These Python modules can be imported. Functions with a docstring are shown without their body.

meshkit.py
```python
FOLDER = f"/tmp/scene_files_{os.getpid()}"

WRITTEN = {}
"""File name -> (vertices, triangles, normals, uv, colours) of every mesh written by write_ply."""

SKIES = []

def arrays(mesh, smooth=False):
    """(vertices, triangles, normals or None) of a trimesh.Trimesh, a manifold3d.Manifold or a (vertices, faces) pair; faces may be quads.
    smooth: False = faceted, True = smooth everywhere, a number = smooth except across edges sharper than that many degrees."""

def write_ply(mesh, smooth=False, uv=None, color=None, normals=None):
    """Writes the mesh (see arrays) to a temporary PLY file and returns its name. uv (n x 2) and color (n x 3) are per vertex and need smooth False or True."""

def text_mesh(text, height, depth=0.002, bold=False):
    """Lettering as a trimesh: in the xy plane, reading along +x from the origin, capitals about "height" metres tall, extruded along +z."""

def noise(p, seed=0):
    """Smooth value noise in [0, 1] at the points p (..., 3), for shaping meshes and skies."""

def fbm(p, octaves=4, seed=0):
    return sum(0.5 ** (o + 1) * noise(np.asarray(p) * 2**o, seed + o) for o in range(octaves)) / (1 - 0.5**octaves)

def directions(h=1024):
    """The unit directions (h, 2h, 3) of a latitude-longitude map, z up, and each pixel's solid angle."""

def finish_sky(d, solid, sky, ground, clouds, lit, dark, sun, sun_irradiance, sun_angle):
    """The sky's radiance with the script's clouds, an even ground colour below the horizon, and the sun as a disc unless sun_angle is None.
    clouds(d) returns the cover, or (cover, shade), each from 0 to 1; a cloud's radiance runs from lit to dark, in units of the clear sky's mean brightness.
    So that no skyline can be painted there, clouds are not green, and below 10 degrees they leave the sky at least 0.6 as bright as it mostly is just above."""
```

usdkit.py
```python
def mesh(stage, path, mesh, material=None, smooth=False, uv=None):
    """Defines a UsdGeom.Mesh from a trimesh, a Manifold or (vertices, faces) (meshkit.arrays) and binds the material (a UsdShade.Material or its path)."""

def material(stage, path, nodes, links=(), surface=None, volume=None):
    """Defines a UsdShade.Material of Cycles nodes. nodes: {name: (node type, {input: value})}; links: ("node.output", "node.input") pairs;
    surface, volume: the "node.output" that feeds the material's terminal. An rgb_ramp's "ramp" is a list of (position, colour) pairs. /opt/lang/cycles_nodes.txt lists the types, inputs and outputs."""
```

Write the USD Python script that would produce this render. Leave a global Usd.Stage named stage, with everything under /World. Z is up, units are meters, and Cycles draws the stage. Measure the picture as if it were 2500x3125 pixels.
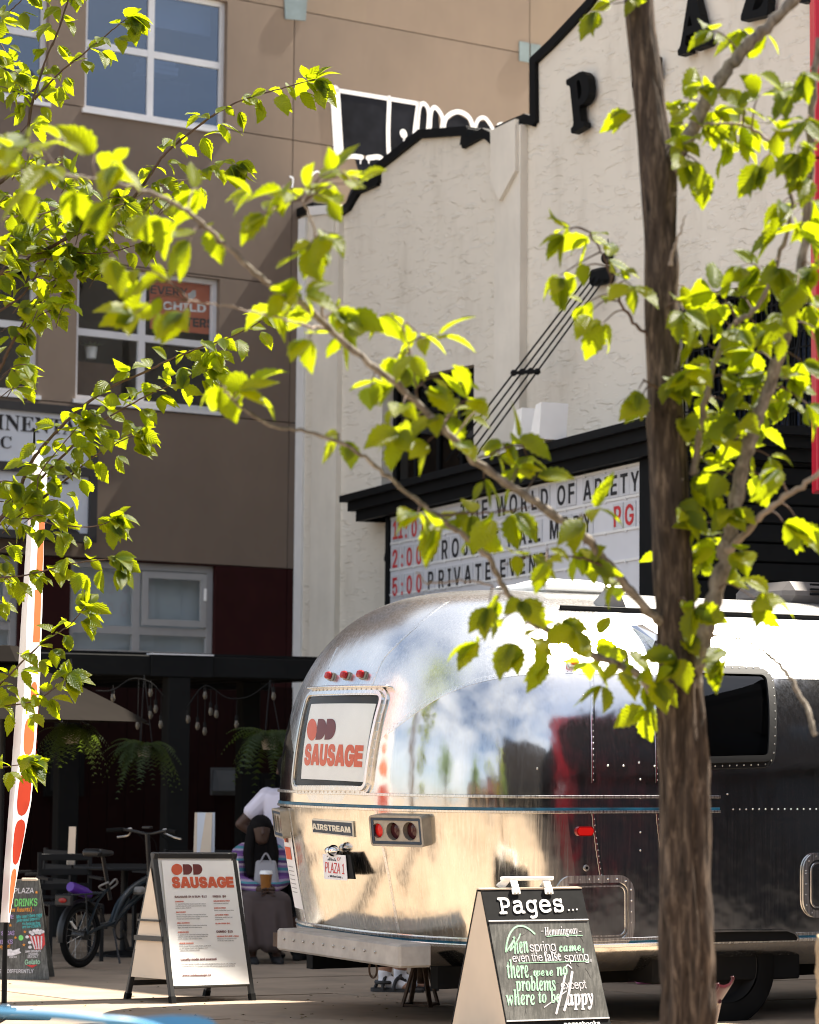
import math, random, glob
import numpy as np, trimesh, shapely, manifold3d as m3
from shapely import affinity
from shapely.geometry import Polygon, LineString, Point, box as sbox
from shapely.ops import unary_union
from PIL import Image, ImageDraw, ImageFont
import usdkit, meshkit
from pxr import Usd, UsdGeom, UsdLux, UsdShade, Gf, Sdf

stage = Usd.Stage.CreateInMemory()
UsdGeom.SetStageUpAxis(stage, UsdGeom.Tokens.z); UsdGeom.SetStageMetersPerUnit(stage, 1.0)
UsdGeom.Xform.Define(stage, '/World'); UsdGeom.Scope.Define(stage, '/World/Looks')

# ------------------------------------------------------------------ camera
FPX, W0, H0 = 8200.0, 2500.0, 3125.0
EYE = np.array([0, 0, 1.45]); PITCH, ROLL = math.radians(5.19), math.radians(0.52)
FWD = np.array([0, math.cos(PITCH), math.sin(PITCH)])
_up, _rt = np.array([0, -math.sin(PITCH), math.cos(PITCH)]), np.array([1.0, 0, 0])
RT = _rt * math.cos(ROLL) + _up * math.sin(ROLL); UP = _up * math.cos(ROLL) - _rt * math.sin(ROLL)
cam = UsdGeom.Camera.Define(stage, '/World/camera')
cam.CreateHorizontalApertureAttr(24.0); cam.CreateVerticalApertureAttr(30.0)
cam.CreateFocalLengthAttr(24.0 * FPX / W0)
cam.CreateFStopAttr(2.9); cam.CreateFocusDistanceAttr(15.2)
cam.CreateClippingRangeAttr(Gf.Vec2f(0.1, 2000))
m = Gf.Matrix4d(1.0)
for i, a in enumerate((RT, UP, -FWD)): m.SetRow(i, Gf.Vec4d(*map(float, a), 0))
m.SetRow(3, Gf.Vec4d(*map(float, EYE), 1))
cam.AddTransformOp().Set(m)
cam.CreateExposureAttr(2.0)

# ------------------------------------------------------------------ sky and sun
SUN_AZ, SUN_EL = math.radians(30.8), math.radians(56.5)     # azimuth from +x towards +y
SUN = np.array([math.cos(SUN_AZ) * math.cos(SUN_EL), math.sin(SUN_AZ) * math.cos(SUN_EL), math.sin(SUN_EL)])
dome = UsdLux.DomeLight.Define(stage, '/World/sky')
dome.GetPrim().SetCustomDataByKey('kind', 'structure')
skym = usdkit.material(stage, '/World/Looks/sky', {
    's': ('sky_texture', dict(sky_type='single_scattering', sun_disc=False, sun_elevation=SUN_EL, sun_rotation=math.atan2(SUN[0], SUN[1]), aerosol_density=2.0)),
    'tc': ('texture_coordinate', {}), 'mp': ('mapping', dict(scale=(1.0, 1.0, 2.6))),
    'n': ('noise_texture', dict(scale=2.3, detail=7, roughness=0.58)),
    'r': ('rgb_ramp', dict(ramp=[(0.34, (0, 0, 0)), (0.76, (1, 1, 1))])),
    'x': ('mix', dict(color2=(7.5, 7.6, 7.8))), 'b': ('background_shader', dict(strength=0.05))},
    [('tc.generated', 'mp.vector'), ('mp.vector', 'n.vector'), ('n.fac', 'r.fac'), ('r.color', 'x.fac'), ('s.color', 'x.color1'), ('x.color', 'b.color')], surface='b.background')
UsdShade.MaterialBindingAPI.Apply(dome.GetPrim()).Bind(skym)
sun = UsdLux.DistantLight.Define(stage, '/World/sun')
sun.CreateIntensityAttr(1.25); sun.CreateAngleAttr(0.53); sun.CreateNormalizeAttr(True); sun.CreateColorAttr(Gf.Vec3f(1.0, 0.92, 0.80))
_z = SUN; _x = np.cross([0, 0, 1.0], _z); _x /= np.linalg.norm(_x); _y = np.cross(_z, _x)
m = Gf.Matrix4d(1.0)
for i, a in enumerate((_x, _y, _z)): m.SetRow(i, Gf.Vec4d(*map(float, a), 0))
sun.AddTransformOp().Set(m)

# ------------------------------------------------------------------ helpers
rng = np.random.default_rng(7); random.seed(7)
def V(*a): return np.array(a, float)
def unit(a): a = np.asarray(a, float); return a / (np.linalg.norm(a) + 1e-12)
def ray(u, v):
    d = FWD + (u - W0 / 2) / FPX * RT + (H0 / 2 - v) / FPX * UP
    return d / d[1]
def PX(u, v, Y): return EYE + ray(u, v) * Y                       # the place seen at photograph pixel (u, v) at depth Y
def proj(P):
    q = np.asarray(P, float) - EYE; z = q @ FWD
    return np.stack([W0 / 2 + FPX * (q @ RT) / z, H0 / 2 - FPX * (q @ UP) / z], -1)
def onplane(u, v, p0, n):
    d = ray(u, v); return EYE + d * (((p0 - EYE) @ n) / (d @ n))
def ground_z(y):
    y = np.asarray(y, float); return np.where(y < 14.6, 0.0, -0.03 * (np.minimum(y, 22.0) - 14.6))
def ground(u, v):
    d = ray(u, v); lo, hi = 3.0, 60.0
    for _ in range(50):
        mid = (lo + hi) / 2
        if EYE[2] + d[2] * mid > ground_z(mid): lo = mid
        else: hi = mid
    return EYE + d * lo
used = {}
def numbered(parent, name):
    k = used.get((parent, name), 0); used[(parent, name)] = k + 1
    return name if k == 0 else '%s_%03d' % (name, k)
BASE = {}
def thing(name, label, cat, base=(0, 0, 0), group=None, kind=None):
    path = '/World/' + numbered('/World', name)
    x = UsdGeom.Xform.Define(stage, path); b = np.asarray(base, float)
    x.AddTranslateOp().Set(Gf.Vec3d(*map(float, b))); p = x.GetPrim()
    for k, s in (('label', label), ('category', cat), ('group', group), ('kind', kind)):
        if s: p.SetCustomDataByKey(k, s)
    BASE[path] = b
    return path
def cat(*ms):
    out = []
    for q in ms: out += list(q) if isinstance(q, (list, tuple)) else [q]
    return trimesh.util.concatenate(out)
def part(parent, name, mesh, mat, label=None, smooth=False, kind=None, uv=None):
    if isinstance(mesh, (list, tuple)) : mesh = cat(mesh)
    root = '/'.join(parent.split('/')[:3])
    mesh = mesh.copy(); mesh.apply_translation(-BASE[root])
    path = parent + '/' + numbered(parent, name)
    g = usdkit.mesh(stage, path, mesh, mat, smooth=smooth, uv=uv)
    if label: g.GetPrim().SetCustomDataByKey('label', label)
    if kind: g.GetPrim().SetCustomDataByKey('kind', kind)
    return path
def single(name, mesh, mat, label, cat_, group=None, smooth=False, kind=None):
    if isinstance(mesh, (list, tuple)): mesh = cat(mesh)
    path = '/World/' + numbered('/World', name)
    p = usdkit.mesh(stage, path, mesh, mat, smooth=smooth).GetPrim()
    for k, s in (('label', label), ('category', cat_), ('group', group), ('kind', kind)):
        if s: p.SetCustomDataByKey(k, s)
    return path
def copy_of(src, name, label, cat_, loc, rotz=0, group=None, scale=1.0):
    path = '/World/' + numbered('/World', name)
    x = UsdGeom.Xform.Define(stage, path)
    x.GetPrim().GetReferences().AddInternalReference(src)
    x.ClearXformOpOrder()
    x.AddTransformOp(opSuffix='place').Set(Gf.Matrix4d().SetScale(scale) * Gf.Matrix4d().SetRotate(Gf.Rotation(Gf.Vec3d(0, 0, 1), rotz)) * Gf.Matrix4d().SetTranslate(Gf.Vec3d(*map(float, loc))))
    p = x.GetPrim(); p.SetInstanceable(True)
    for k, s in (('label', label), ('category', cat_), ('group', group)):
        if s: p.SetCustomDataByKey(k, s)
    return path
# ---- shapes
def frame(o, x, y, z=None):
    x = unit(x); z = unit(np.cross(x, y)) if z is None else unit(z); y = np.cross(z, x)
    T = np.eye(4); T[:3, 0], T[:3, 1], T[:3, 2], T[:3, 3] = x, y, z, o
    return T
def put(mesh, T): q = mesh.copy(); q.apply_transform(T); return q
def bx(c, size, T=None, bev=0.0):
    s = np.asarray(size, float)
    if bev > 0:
        b = min(bev, s.min() * .45); h = s / 2
        pts = []
        for sg in np.ndindex(2, 2, 2):
            g = np.array(sg) * 2 - 1
            for k in range(3):
                e = h - b; e[k] = h[k]; pts.append(g * e)
        q = trimesh.convex.convex_hull(np.array(pts))
    else: q = trimesh.creation.box(s)
    q.apply_translation(c)
    return q if T is None else put(q, T)
def bar(p, q, w, h, up=(0, 0, 1), bev=0.0):
    p, q = np.asarray(p, float), np.asarray(q, float); d = q - p; L = np.linalg.norm(d); x = d / L
    up = np.asarray(up, float)
    if abs(unit(up) @ x) > .97: up = V(0, 1, 0) if abs(x[1]) < .9 else V(1, 0, 0)
    y = unit(np.cross(up, x))
    return put(bx((L / 2, 0, 0), (L, w, h), bev=bev), frame(p, x, y))
def smoothpath(pts, n=8):
    pts = np.asarray(pts, float)
    if len(pts) < 3: return pts
    out = []
    P_ = np.vstack([2 * pts[0] - pts[1], pts, 2 * pts[-1] - pts[-2]])
    for i in range(1, len(P_) - 2):
        p0, p1, p2, p3 = P_[i - 1:i + 3]
        for t in np.linspace(0, 1, n, endpoint=False):
            out.append(.5 * ((2 * p1) + (-p0 + p2) * t + (2 * p0 - 5 * p1 + 4 * p2 - p3) * t * t + (-p0 + 3 * p1 - 3 * p2 + p3) * t ** 3))
    out.append(pts[-1]); return np.array(out)
def tube(pts, r, sec=8, closed=False, rfun=None):
    pts = np.asarray(pts, float); n = len(pts); r = np.broadcast_to(np.asarray(r, float), (n,))
    tan = np.gradient(pts, axis=0) if not closed else np.roll(pts, -1, 0) - np.roll(pts, 1, 0)
    tan /= np.linalg.norm(tan, axis=1, keepdims=True) + 1e-12
    nv = np.cross(tan[0], [0, 0, 1.0]); nv = nv if np.linalg.norm(nv) > .05 else np.cross(tan[0], [1.0, 0, 0]); nv = unit(nv)
    rings = []; ang = np.linspace(0, 2 * np.pi, sec, endpoint=False)
    for i in range(n):
        nv = unit(nv - tan[i] * (nv @ tan[i])); bv = np.cross(tan[i], nv)
        k = r[i] if rfun is None else r[i] * rfun(i, ang)
        rings.append(pts[i] + (np.cos(ang) * k)[:, None] * nv + (np.sin(ang) * k)[:, None] * bv)
    v = np.concatenate(rings); f = []
    m_ = n if closed else n - 1
    for i in range(m_):
        a, b = i * sec, ((i + 1) % n) * sec
        for j in range(sec):
            k = (j + 1) % sec; f += [[a + j, a + k, b + k], [a + j, b + k, b + j]]
    if not closed:
        v = np.vstack([v, pts[0], pts[-1]]); c0, c1 = len(v) - 2, len(v) - 1
        for j in range(sec):
            k = (j + 1) % sec; f += [[c0, k, j], [c1, (n - 1) * sec + j, (n - 1) * sec + k]]
    return trimesh.Trimesh(v, f, process=False)
def cyl(p, q, r, sec=16, r2=None):
    p, q = np.asarray(p, float), np.asarray(q, float)
    return tube(np.array([p, q]), [r, r if r2 is None else r2], sec)
def lathe(profile, T=None, sec=24):
    q = trimesh.creation.revolve(np.asarray(profile, float), sections=sec)
    return q if T is None else put(q, T)
def extrude(poly, depth, T=None, z=0.0):
    geoms = [g for g in getattr(poly, 'geoms', [poly]) if g.area > 1e-9 and g.geom_type == 'Polygon']
    q = cat([trimesh.creation.extrude_polygon(g, depth, engine='earcut') for g in geoms])
    q.apply_translation((0, 0, z)); return q if T is None else put(q, T)
def rrect(x0, y0, x1, y1, r, seg=6):
    return sbox(x0 + r, y0 + r, x1 - r, y1 - r).buffer(r, quad_segs=seg)
def disc_path(c, x, y, r, n=32): 
    a = np.linspace(0, 2 * np.pi, n, endpoint=False); return c + r * (np.cos(a)[:, None] * x + np.sin(a)[:, None] * y)
def grid_mesh(Pg, flip=False):
    a, b = Pg.shape[:2]; i = np.arange(a * b).reshape(a, b)
    q = np.stack([i[:-1, :-1], i[1:, :-1], i[1:, 1:], i[:-1, 1:]], -1).reshape(-1, 4)
    if flip: q = q[:, ::-1]
    return trimesh.Trimesh(Pg.reshape(-1, 3), np.vstack([q[:, [0, 1, 2]], q[:, [0, 2, 3]]]), process=False)
# ---- lettering
FD = glob.glob('/opt/blender-*/*/datafiles/fonts/')[0]
STY = {'serif': (0x1D400, 0x1D41A), 'script': (0x1D4D0, 0x1D4EA), 'ital': (0x1D468, 0x1D482), 'mono': (0x1D670, 0x1D68A)}
_tc = {}
def text_shape(s, font='inter', weight=600, size=64, grow=0.0):
    key = (s, font, weight, size, grow)
    if key in _tc: return _tc[key]
    if font in STY:
        u, l = STY[font]; F = ImageFont.truetype(FD + 'NotoSansMath-Regular.woff2', size)
        t = ''.join(chr(u + ord(c) - 65) if 'A' <= c <= 'Z' else chr(l + ord(c) - 97) if 'a' <= c <= 'z' else c for c in s)
        ref = chr(u + 7)
    else:
        F = ImageFont.truetype(FD + 'Inter.woff2', size)
        try: F.set_variation_by_axes([32, weight])
        except Exception: pass
        t, ref = s, 'H'
    x0, y0, x1, y1 = F.getbbox(t, anchor='ls'); rb = F.getbbox(ref, anchor='ls'); cap = -rb[1] * 1.0
    im = Image.new('L', (int(x1 - x0) + 8, int(y1 - y0) + 8))
    ImageDraw.Draw(im).text((4 - x0, 4 - y0), t, 255, F, anchor='ls')
    on = np.pad(np.asarray(im) > 127, ((0, 0), (1, 1))).astype(np.int8)
    rows, st = np.nonzero(np.diff(on, axis=1) == 1); en = np.nonzero(np.diff(on, axis=1) == -1)[1]
    sh = shapely.union_all(shapely.box(st, -rows - 1, en, -rows))
    k = size / 64.0
    sh = sh.buffer(0.6).buffer(-0.6 + grow * k).simplify(0.55 if size >= 48 else .35)
    sh = affinity.affine_transform(sh, [1 / cap, 0, 0, 1 / cap, -4 / cap, (4 - y0) / cap])
    _tc[key] = sh; return sh
class Plane:
    """A flat face in the scene: o origin, x and y axes, n towards the viewer."""
    def __init__(s, o, x, y):
        s.o = np.asarray(o, float); s.x = unit(x); s.n = unit(np.cross(s.x, y)); s.y = np.cross(s.n, s.x)
        if s.n @ (EYE - s.o) < 0: raise ValueError('plane faces away')
    def hit(s, u, v):
        p = onplane(u, v, s.o, s.n) - s.o; return V(p @ s.x, p @ s.y)
    def at(s, a, b, c=0.0): return s.o + a * s.x + b * s.y + c * s.n
    def T(s, a=0, b=0, c=0): return frame(s.at(a, b, c), s.x, s.y)
    def poly(s, pts): return Polygon([s.hit(*p) for p in pts])
    def ext(s, poly, c0, c1): return extrude(poly, c1 - c0, s.T(), z=c0) if True else None
    def text(s, st, u0, v0, u1, v1, h, font='inter', weight=600, size=64, lift=.002, depth=.001, grow=0.0):
        a, b = s.hit(u0, v0), s.hit(u1, v1); hh = abs(s.hit(u0, v0 - h)[1] - a[1])
        sh = text_shape(st, font, weight, size, grow); x0, _, x1, _ = sh.bounds
        d = b - a; k = np.linalg.norm(d) / (x1 - x0); e = d / np.linalg.norm(d)
        sh = affinity.translate(sh, -x0, 0)
        sh = affinity.affine_transform(sh, [k * e[0], 0, k * e[1], hh, a[0], a[1]])
        return extrude(sh, depth, s.T(), z=lift)
    def stroke(s, pts, wpx, lift=.002, depth=.001, cap=1):
        q = [s.hit(*p) for p in pts]; w = np.linalg.norm(s.hit(pts[0][0] + wpx, pts[0][1]) - q[0])
        return extrude(LineString(q).buffer(w / 2, cap_style=cap, quad_segs=3), depth, s.T(), z=lift)
# ---- materials
def mat(name, col, rough=.6, metal=0.0, var=.12, vscale=6.0, bump=0.0, bscale=40.0, spec=.5, detail=4, stretch=(1, 1, 1), streak=0.0, **kw):
    c = np.array(col, float)
    nodes = {'tc': ('texture_coordinate', {}), 'mp': ('mapping', dict(scale=stretch)),
             'n': ('noise_texture', dict(scale=vscale, detail=detail, roughness=.6)),
             'r': ('rgb_ramp', dict(ramp=[(.3, tuple(c * (1 - var))), (.7, tuple(np.minimum(c * (1 + var), 1)))])),
             'p': ('principled_bsdf', dict(roughness=rough, metallic=metal, specular_ior_level=spec, **kw))}
    links = [('tc.object', 'mp.vector'), ('mp.vector', 'n.vector'), ('n.fac', 'r.fac'), ('r.color', 'p.base_color')]
    if bump:
        nodes['n2'] = ('noise_texture', dict(scale=bscale, detail=5, roughness=.65)); nodes['b'] = ('bump', dict(strength=1.0, distance=bump))
        links += [('mp.vector', 'n2.vector'), ('n2.fac', 'b.height'), ('b.normal', 'p.normal')]
    if streak:
        nodes.update({'ms': ('mapping', dict(scale=(1.6, 1.6, .35))), 'ns': ('noise_texture', dict(scale=1.6, detail=7, roughness=.7)), 'rs': ('map_range', dict(from_min=.3, from_max=.7, to_min=1 - streak, to_max=1 + streak * .5)), 'xs': ('mix', dict(mix_type='multiply', fac=1.0))})
        links = [l for l in links if l[1] != 'p.base_color'] + [('tc.object', 'ms.vector'), ('ms.vector', 'ns.vector'), ('ns.fac', 'rs.value'), ('r.color', 'xs.color1'), ('rs.result', 'xs.color2'), ('xs.color', 'p.base_color')]
    return usdkit.material(stage, '/World/Looks/' + name, nodes, links, surface='p.BSDF')
def flat(name, col, rough=.6, **kw): return mat(name, col, rough, var=.04, **kw)
# ------------------------------------------------------------------ materials
M = {}
def reg(k, *a, **kw): M[k] = mat(k, *a, **kw); return M[k]
reg('concrete', (.265, .203, .145), .85, var=.22, vscale=2.3, bump=.004, bscale=90, detail=8)
reg('concrete_dark', (.23, .18, .13), .85, var=.24, vscale=2.3, bump=.004, bscale=90, detail=8)
reg('asphalt', (.055, .055, .056), .9, var=.2, bump=.004, bscale=120)
reg('tan_stucco', (.175, .132, .100), .9, var=.07, vscale=1.1, bump=.0015, bscale=160, detail=8, streak=.06)
reg('tan_stucco_warm', (.182, .138, .102), .9, var=.07, vscale=1.1, bump=.0015, bscale=160, detail=8, streak=.06)
reg('tan_stucco_grey', (.162, .123, .095), .9, var=.07, vscale=1.3, bump=.0015, bscale=160, detail=8, streak=.06)
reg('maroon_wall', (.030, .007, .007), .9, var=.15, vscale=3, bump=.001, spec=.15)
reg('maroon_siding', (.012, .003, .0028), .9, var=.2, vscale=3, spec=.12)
reg('joint_dark', (.07, .055, .045), .9)
reg('alu_frame', (.62, .63, .65), .45, var=.05)
reg('grey_frame', (.36, .36, .36), .5, var=.06)
reg('black_paint', (.004, .0045, .005), .6, var=.2, bump=.0006, bscale=30, spec=.15)
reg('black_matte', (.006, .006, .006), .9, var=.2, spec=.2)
reg('charcoal', (.006, .0063, .0063), .8, var=.2, bump=.001, bscale=50, spec=.15)
reg('dark_inside', (.03, .032, .038), .9)
reg('room_sky_tint', (.05, .085, .17), .9, var=.2, vscale=.7)  # blue stands in for sky mirrored in the panes
reg('room_mauve', (.20, .19, .24), .9)
reg('room_dark', (.016, .016, .017), .9, var=.3, vscale=2)
reg('room_brown', (.13, .075, .05), .9)
reg('blind', (.50, .54, .55), .8, var=.06, vscale=2)
reg('white_paint', (.78, .78, .77), .5, var=.03)
reg('white_plastic', (.90, .90, .88), .35, var=.02)
reg('sign_white', (.62, .66, .72), .4, var=.04, vscale=2)
reg('ink_black', (.012, .012, .014), .5)
reg('spray_black', (.008, .009, .013), .8, var=.5, vscale=3, spec=.1)
reg('spray_white', (.74, .75, .78), .6, var=.06, vscale=5)
reg('flashing', (.13, .17, .18), .5, var=.25, vscale=4)
reg('teal', (.05, .22, .30), .5)
reg('ink_red', (.55, .035, .04), .5, var=.2, vscale=5)
reg('tile_clear', (.60, .61, .64), .25, var=.05, vscale=4)
reg('marquee_white', (.66, .67, .71), .4, var=.06, vscale=1.5)
reg('red_panel', (.50, .012, .03), .35, var=.06, vscale=2)
reg('orange_cloth', (.48, .115, .05), .8, var=.08)
reg('terracotta', (.42, .36, .29), .8, var=.15, vscale=12, bump=.001)
reg('dark_metal', (.008, .0083, .009), .55, var=.2, spec=.25)
reg('steel', (.45, .44, .42), .35, metal=1.0, var=.15, vscale=20)
reg('chrome', (.85, .85, .86), .06, metal=1.0, var=.02)
reg('galv', (.27, .26, .245), .6, metal=.25, var=.12, vscale=9, bump=.0006)
reg('rust', (.09, .055, .035), .8, metal=.2, var=.5, vscale=18, bump=.001)
reg('rubber', (.007, .007, .007), .8, var=.2, spec=.12)
def stucco(name, col):
    c = np.array(col)
    return usdkit.material(stage, '/World/Looks/' + name, {
        'tc': ('texture_coordinate', {}), 'mp': ('mapping', dict(scale=(1.5, 1.5, 4.6))),
        'n': ('noise_texture', dict(scale=2.9, detail=2.5, roughness=.5, distortion=.25)),
        'r': ('rgb_ramp', dict(ramp=[(.40, (0, 0, 0)), (.50, (1, 1, 1)), (.506, (0, 0, 0)), (1.0, (0, 0, 0))])),
        'k': ('noise_texture', dict(scale=2.6, detail=3)), 'kr': ('rgb_ramp', dict(ramp=[(.44, (0, 0, 0)), (.62, (1, 1, 1))])),
        'f': ('noise_texture', dict(scale=34, detail=6, roughness=.7)), 'fs': ('math', dict(math_type='multiply', value2=.16)),
        'mu': ('math', dict(math_type='multiply')), 'ad': ('math', dict(math_type='add')), 'b': ('bump', dict(strength=.75, distance=.014)),
        'c': ('noise_texture', dict(scale=1.1, detail=8, roughness=.65)), 'mc': ('mapping', dict(scale=(1.6, 1.6, .45))), 'cr': ('rgb_ramp', dict(ramp=[(.30, tuple(c * np.array([.84, .83, .81]))), (.46, tuple(c * .98)), (.6, tuple(c)), (.75, tuple(c * np.array([.94, .96, .985])))])),
        'p': ('principled_bsdf', dict(roughness=.9, specular_ior_level=.3))},
        [('tc.object', 'mp.vector'), ('mp.vector', 'n.vector'), ('mp.vector', 'k.vector'), ('tc.object', 'f.vector'), ('tc.object', 'mc.vector'), ('mc.vector', 'c.vector'), ('n.fac', 'r.fac'), ('k.fac', 'kr.fac'),
         ('r.color', 'mu.value1'), ('kr.color', 'mu.value2'), ('f.fac', 'fs.value1'), ('mu.value', 'ad.value1'), ('fs.value', 'ad.value2'), ('ad.value', 'b.height'), ('b.normal', 'p.normal'), ('c.fac', 'cr.fac'), ('cr.color', 'p.base_color')], surface='p.BSDF')
M['stucco'] = stucco('stucco', (.75, .70, .605))
M['stucco_smooth'] = mat('stucco_smooth', (.73, .685, .595), .9, var=.06, vscale=2, bump=.003, bscale=30, streak=.10)
def pane(name, tint, refl=1.0, rough=.0, ior=1.5):
    return usdkit.material(stage, '/World/Looks/' + name, {
        't': ('transparent_bsdf', dict(color=tint)), 'g': ('glossy_bsdf', dict(color=tuple(np.broadcast_to(refl, 3)), roughness=rough)),
        'f': ('fresnel', dict(IOR=ior)), 'ge': ('geometry', {}), 'iv': ('math', dict(math_type='subtract', value1=1.0)), 'mu': ('math', dict(math_type='multiply')), 'm': ('mix_closure', {})},
        [('ge.backfacing', 'iv.value2'), ('iv.value', 'mu.value1'), ('f.fac', 'mu.value2'), ('mu.value', 'm.fac'), ('t.BSDF', 'm.closure1'), ('g.BSDF', 'm.closure2')], surface='m.closure')
M['pane'] = pane('pane', (.93, .95, .96), ior=1.6)
M['pane_coat'] = pane('pane_coat', (.50, .56, .66), refl=(.58, .70, .90), ior=2.4)  # reflection tinted blue to colour the mirrored sky
M['pane_thin'] = pane('pane_thin', (.96, .97, .97), ior=1.22)
M['pane_dark'] = pane('pane_dark', (.35, .36, .38), ior=1.5)

# ------------------------------------------------------------------ ground
thing('plaza_pavement', 'pale concrete plaza pavement in large slabs', 'pavement', (0, 0, 0), kind='structure')
PAVE = '/World/plaza_pavement'
CORNER = V(-1.27, 30.07, 0.0); TH = math.radians(33.8)
BD = V(math.cos(TH), math.sin(TH), 0); FDIR = V(math.sin(TH), -math.cos(TH), 0)
SL = 1.83
for i in range(-8, 9):
    for j in range(0, 17):
        a, b = (i + .38) * SL, (j + .2) * SL
        c4 = [V(-1.2, 11.0, 0) + (a + p * (SL - .012)) * BD + (b + q * (SL - .012)) * -FDIR - 8 * -FDIR for p, q in ((0, 0), (1, 0), (1, 1), (0, 1))]
        cy = np.mean(c4, 0)
        if not (6 < cy[1] < 27.5 and abs(cy[0]) < 7): continue
        n = 5; g = np.zeros((n, n, 3))
        for p in range(n):
            for q in range(n):
                t, u_ = p / (n - 1), q / (n - 1)
                w = (1 - t) * (1 - u_) * c4[0] + t * (1 - u_) * c4[1] + t * u_ * c4[2] + (1 - t) * u_ * c4[3]
                w = w.copy(); w[2] = ground_z(w[1]) + (.006 * (((i * 7 + j * 13) % 5) / 5 - .5)); g[p, q] = w
        top = grid_mesh(g); sk = []
        ringp = np.array([g[k, 0] for k in range(n)] + [g[n - 1, k] for k in range(1, n)] + [g[k, n - 1] for k in range(n - 2, -1, -1)] + [g[0, k] for k in range(n - 2, 0, -1)])
        lowp = ringp - V(0, 0, .05); rr = np.stack([np.vstack([ringp, ringp[:1]]), np.vstack([lowp, lowp[:1]])], 1)
        part(PAVE, 'slab', [top, grid_mesh(rr, flip=True)], M['concrete'] if (i * 5 + j * 3) % 7 else M['concrete_dark'])
ys = np.concatenate([np.linspace(-400, 10, 12), np.linspace(12, 30, 37), np.linspace(35, 500, 12)]); xs = np.linspace(-500, 500, 41)
gg = np.stack(np.meshgrid(xs, ys, indexing='ij'), -1); gz = ground_z(gg[..., 1]) - .03
single('ground', grid_mesh(np.dstack([gg, gz])), M['concrete_dark'], 'flat concrete ground reaching to the horizon', 'ground', kind='structure')
rd = np.array([V(-60, -10, .0), V(60, -10, .0), V(60, -1, 0), V(-60, -1, 0)])
single('road', extrude(Polygon([(-70, -12), (70, -12), (70, -3), (-70, -3)]), .012, np.array([[1, 0, 0, 0], [0, 1, 0, 0], [0, 0, 1, -.026], [0, 0, 0, 1.]])), M['asphalt'], 'dark asphalt street behind the viewpoint', 'road', kind='structure')

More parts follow.
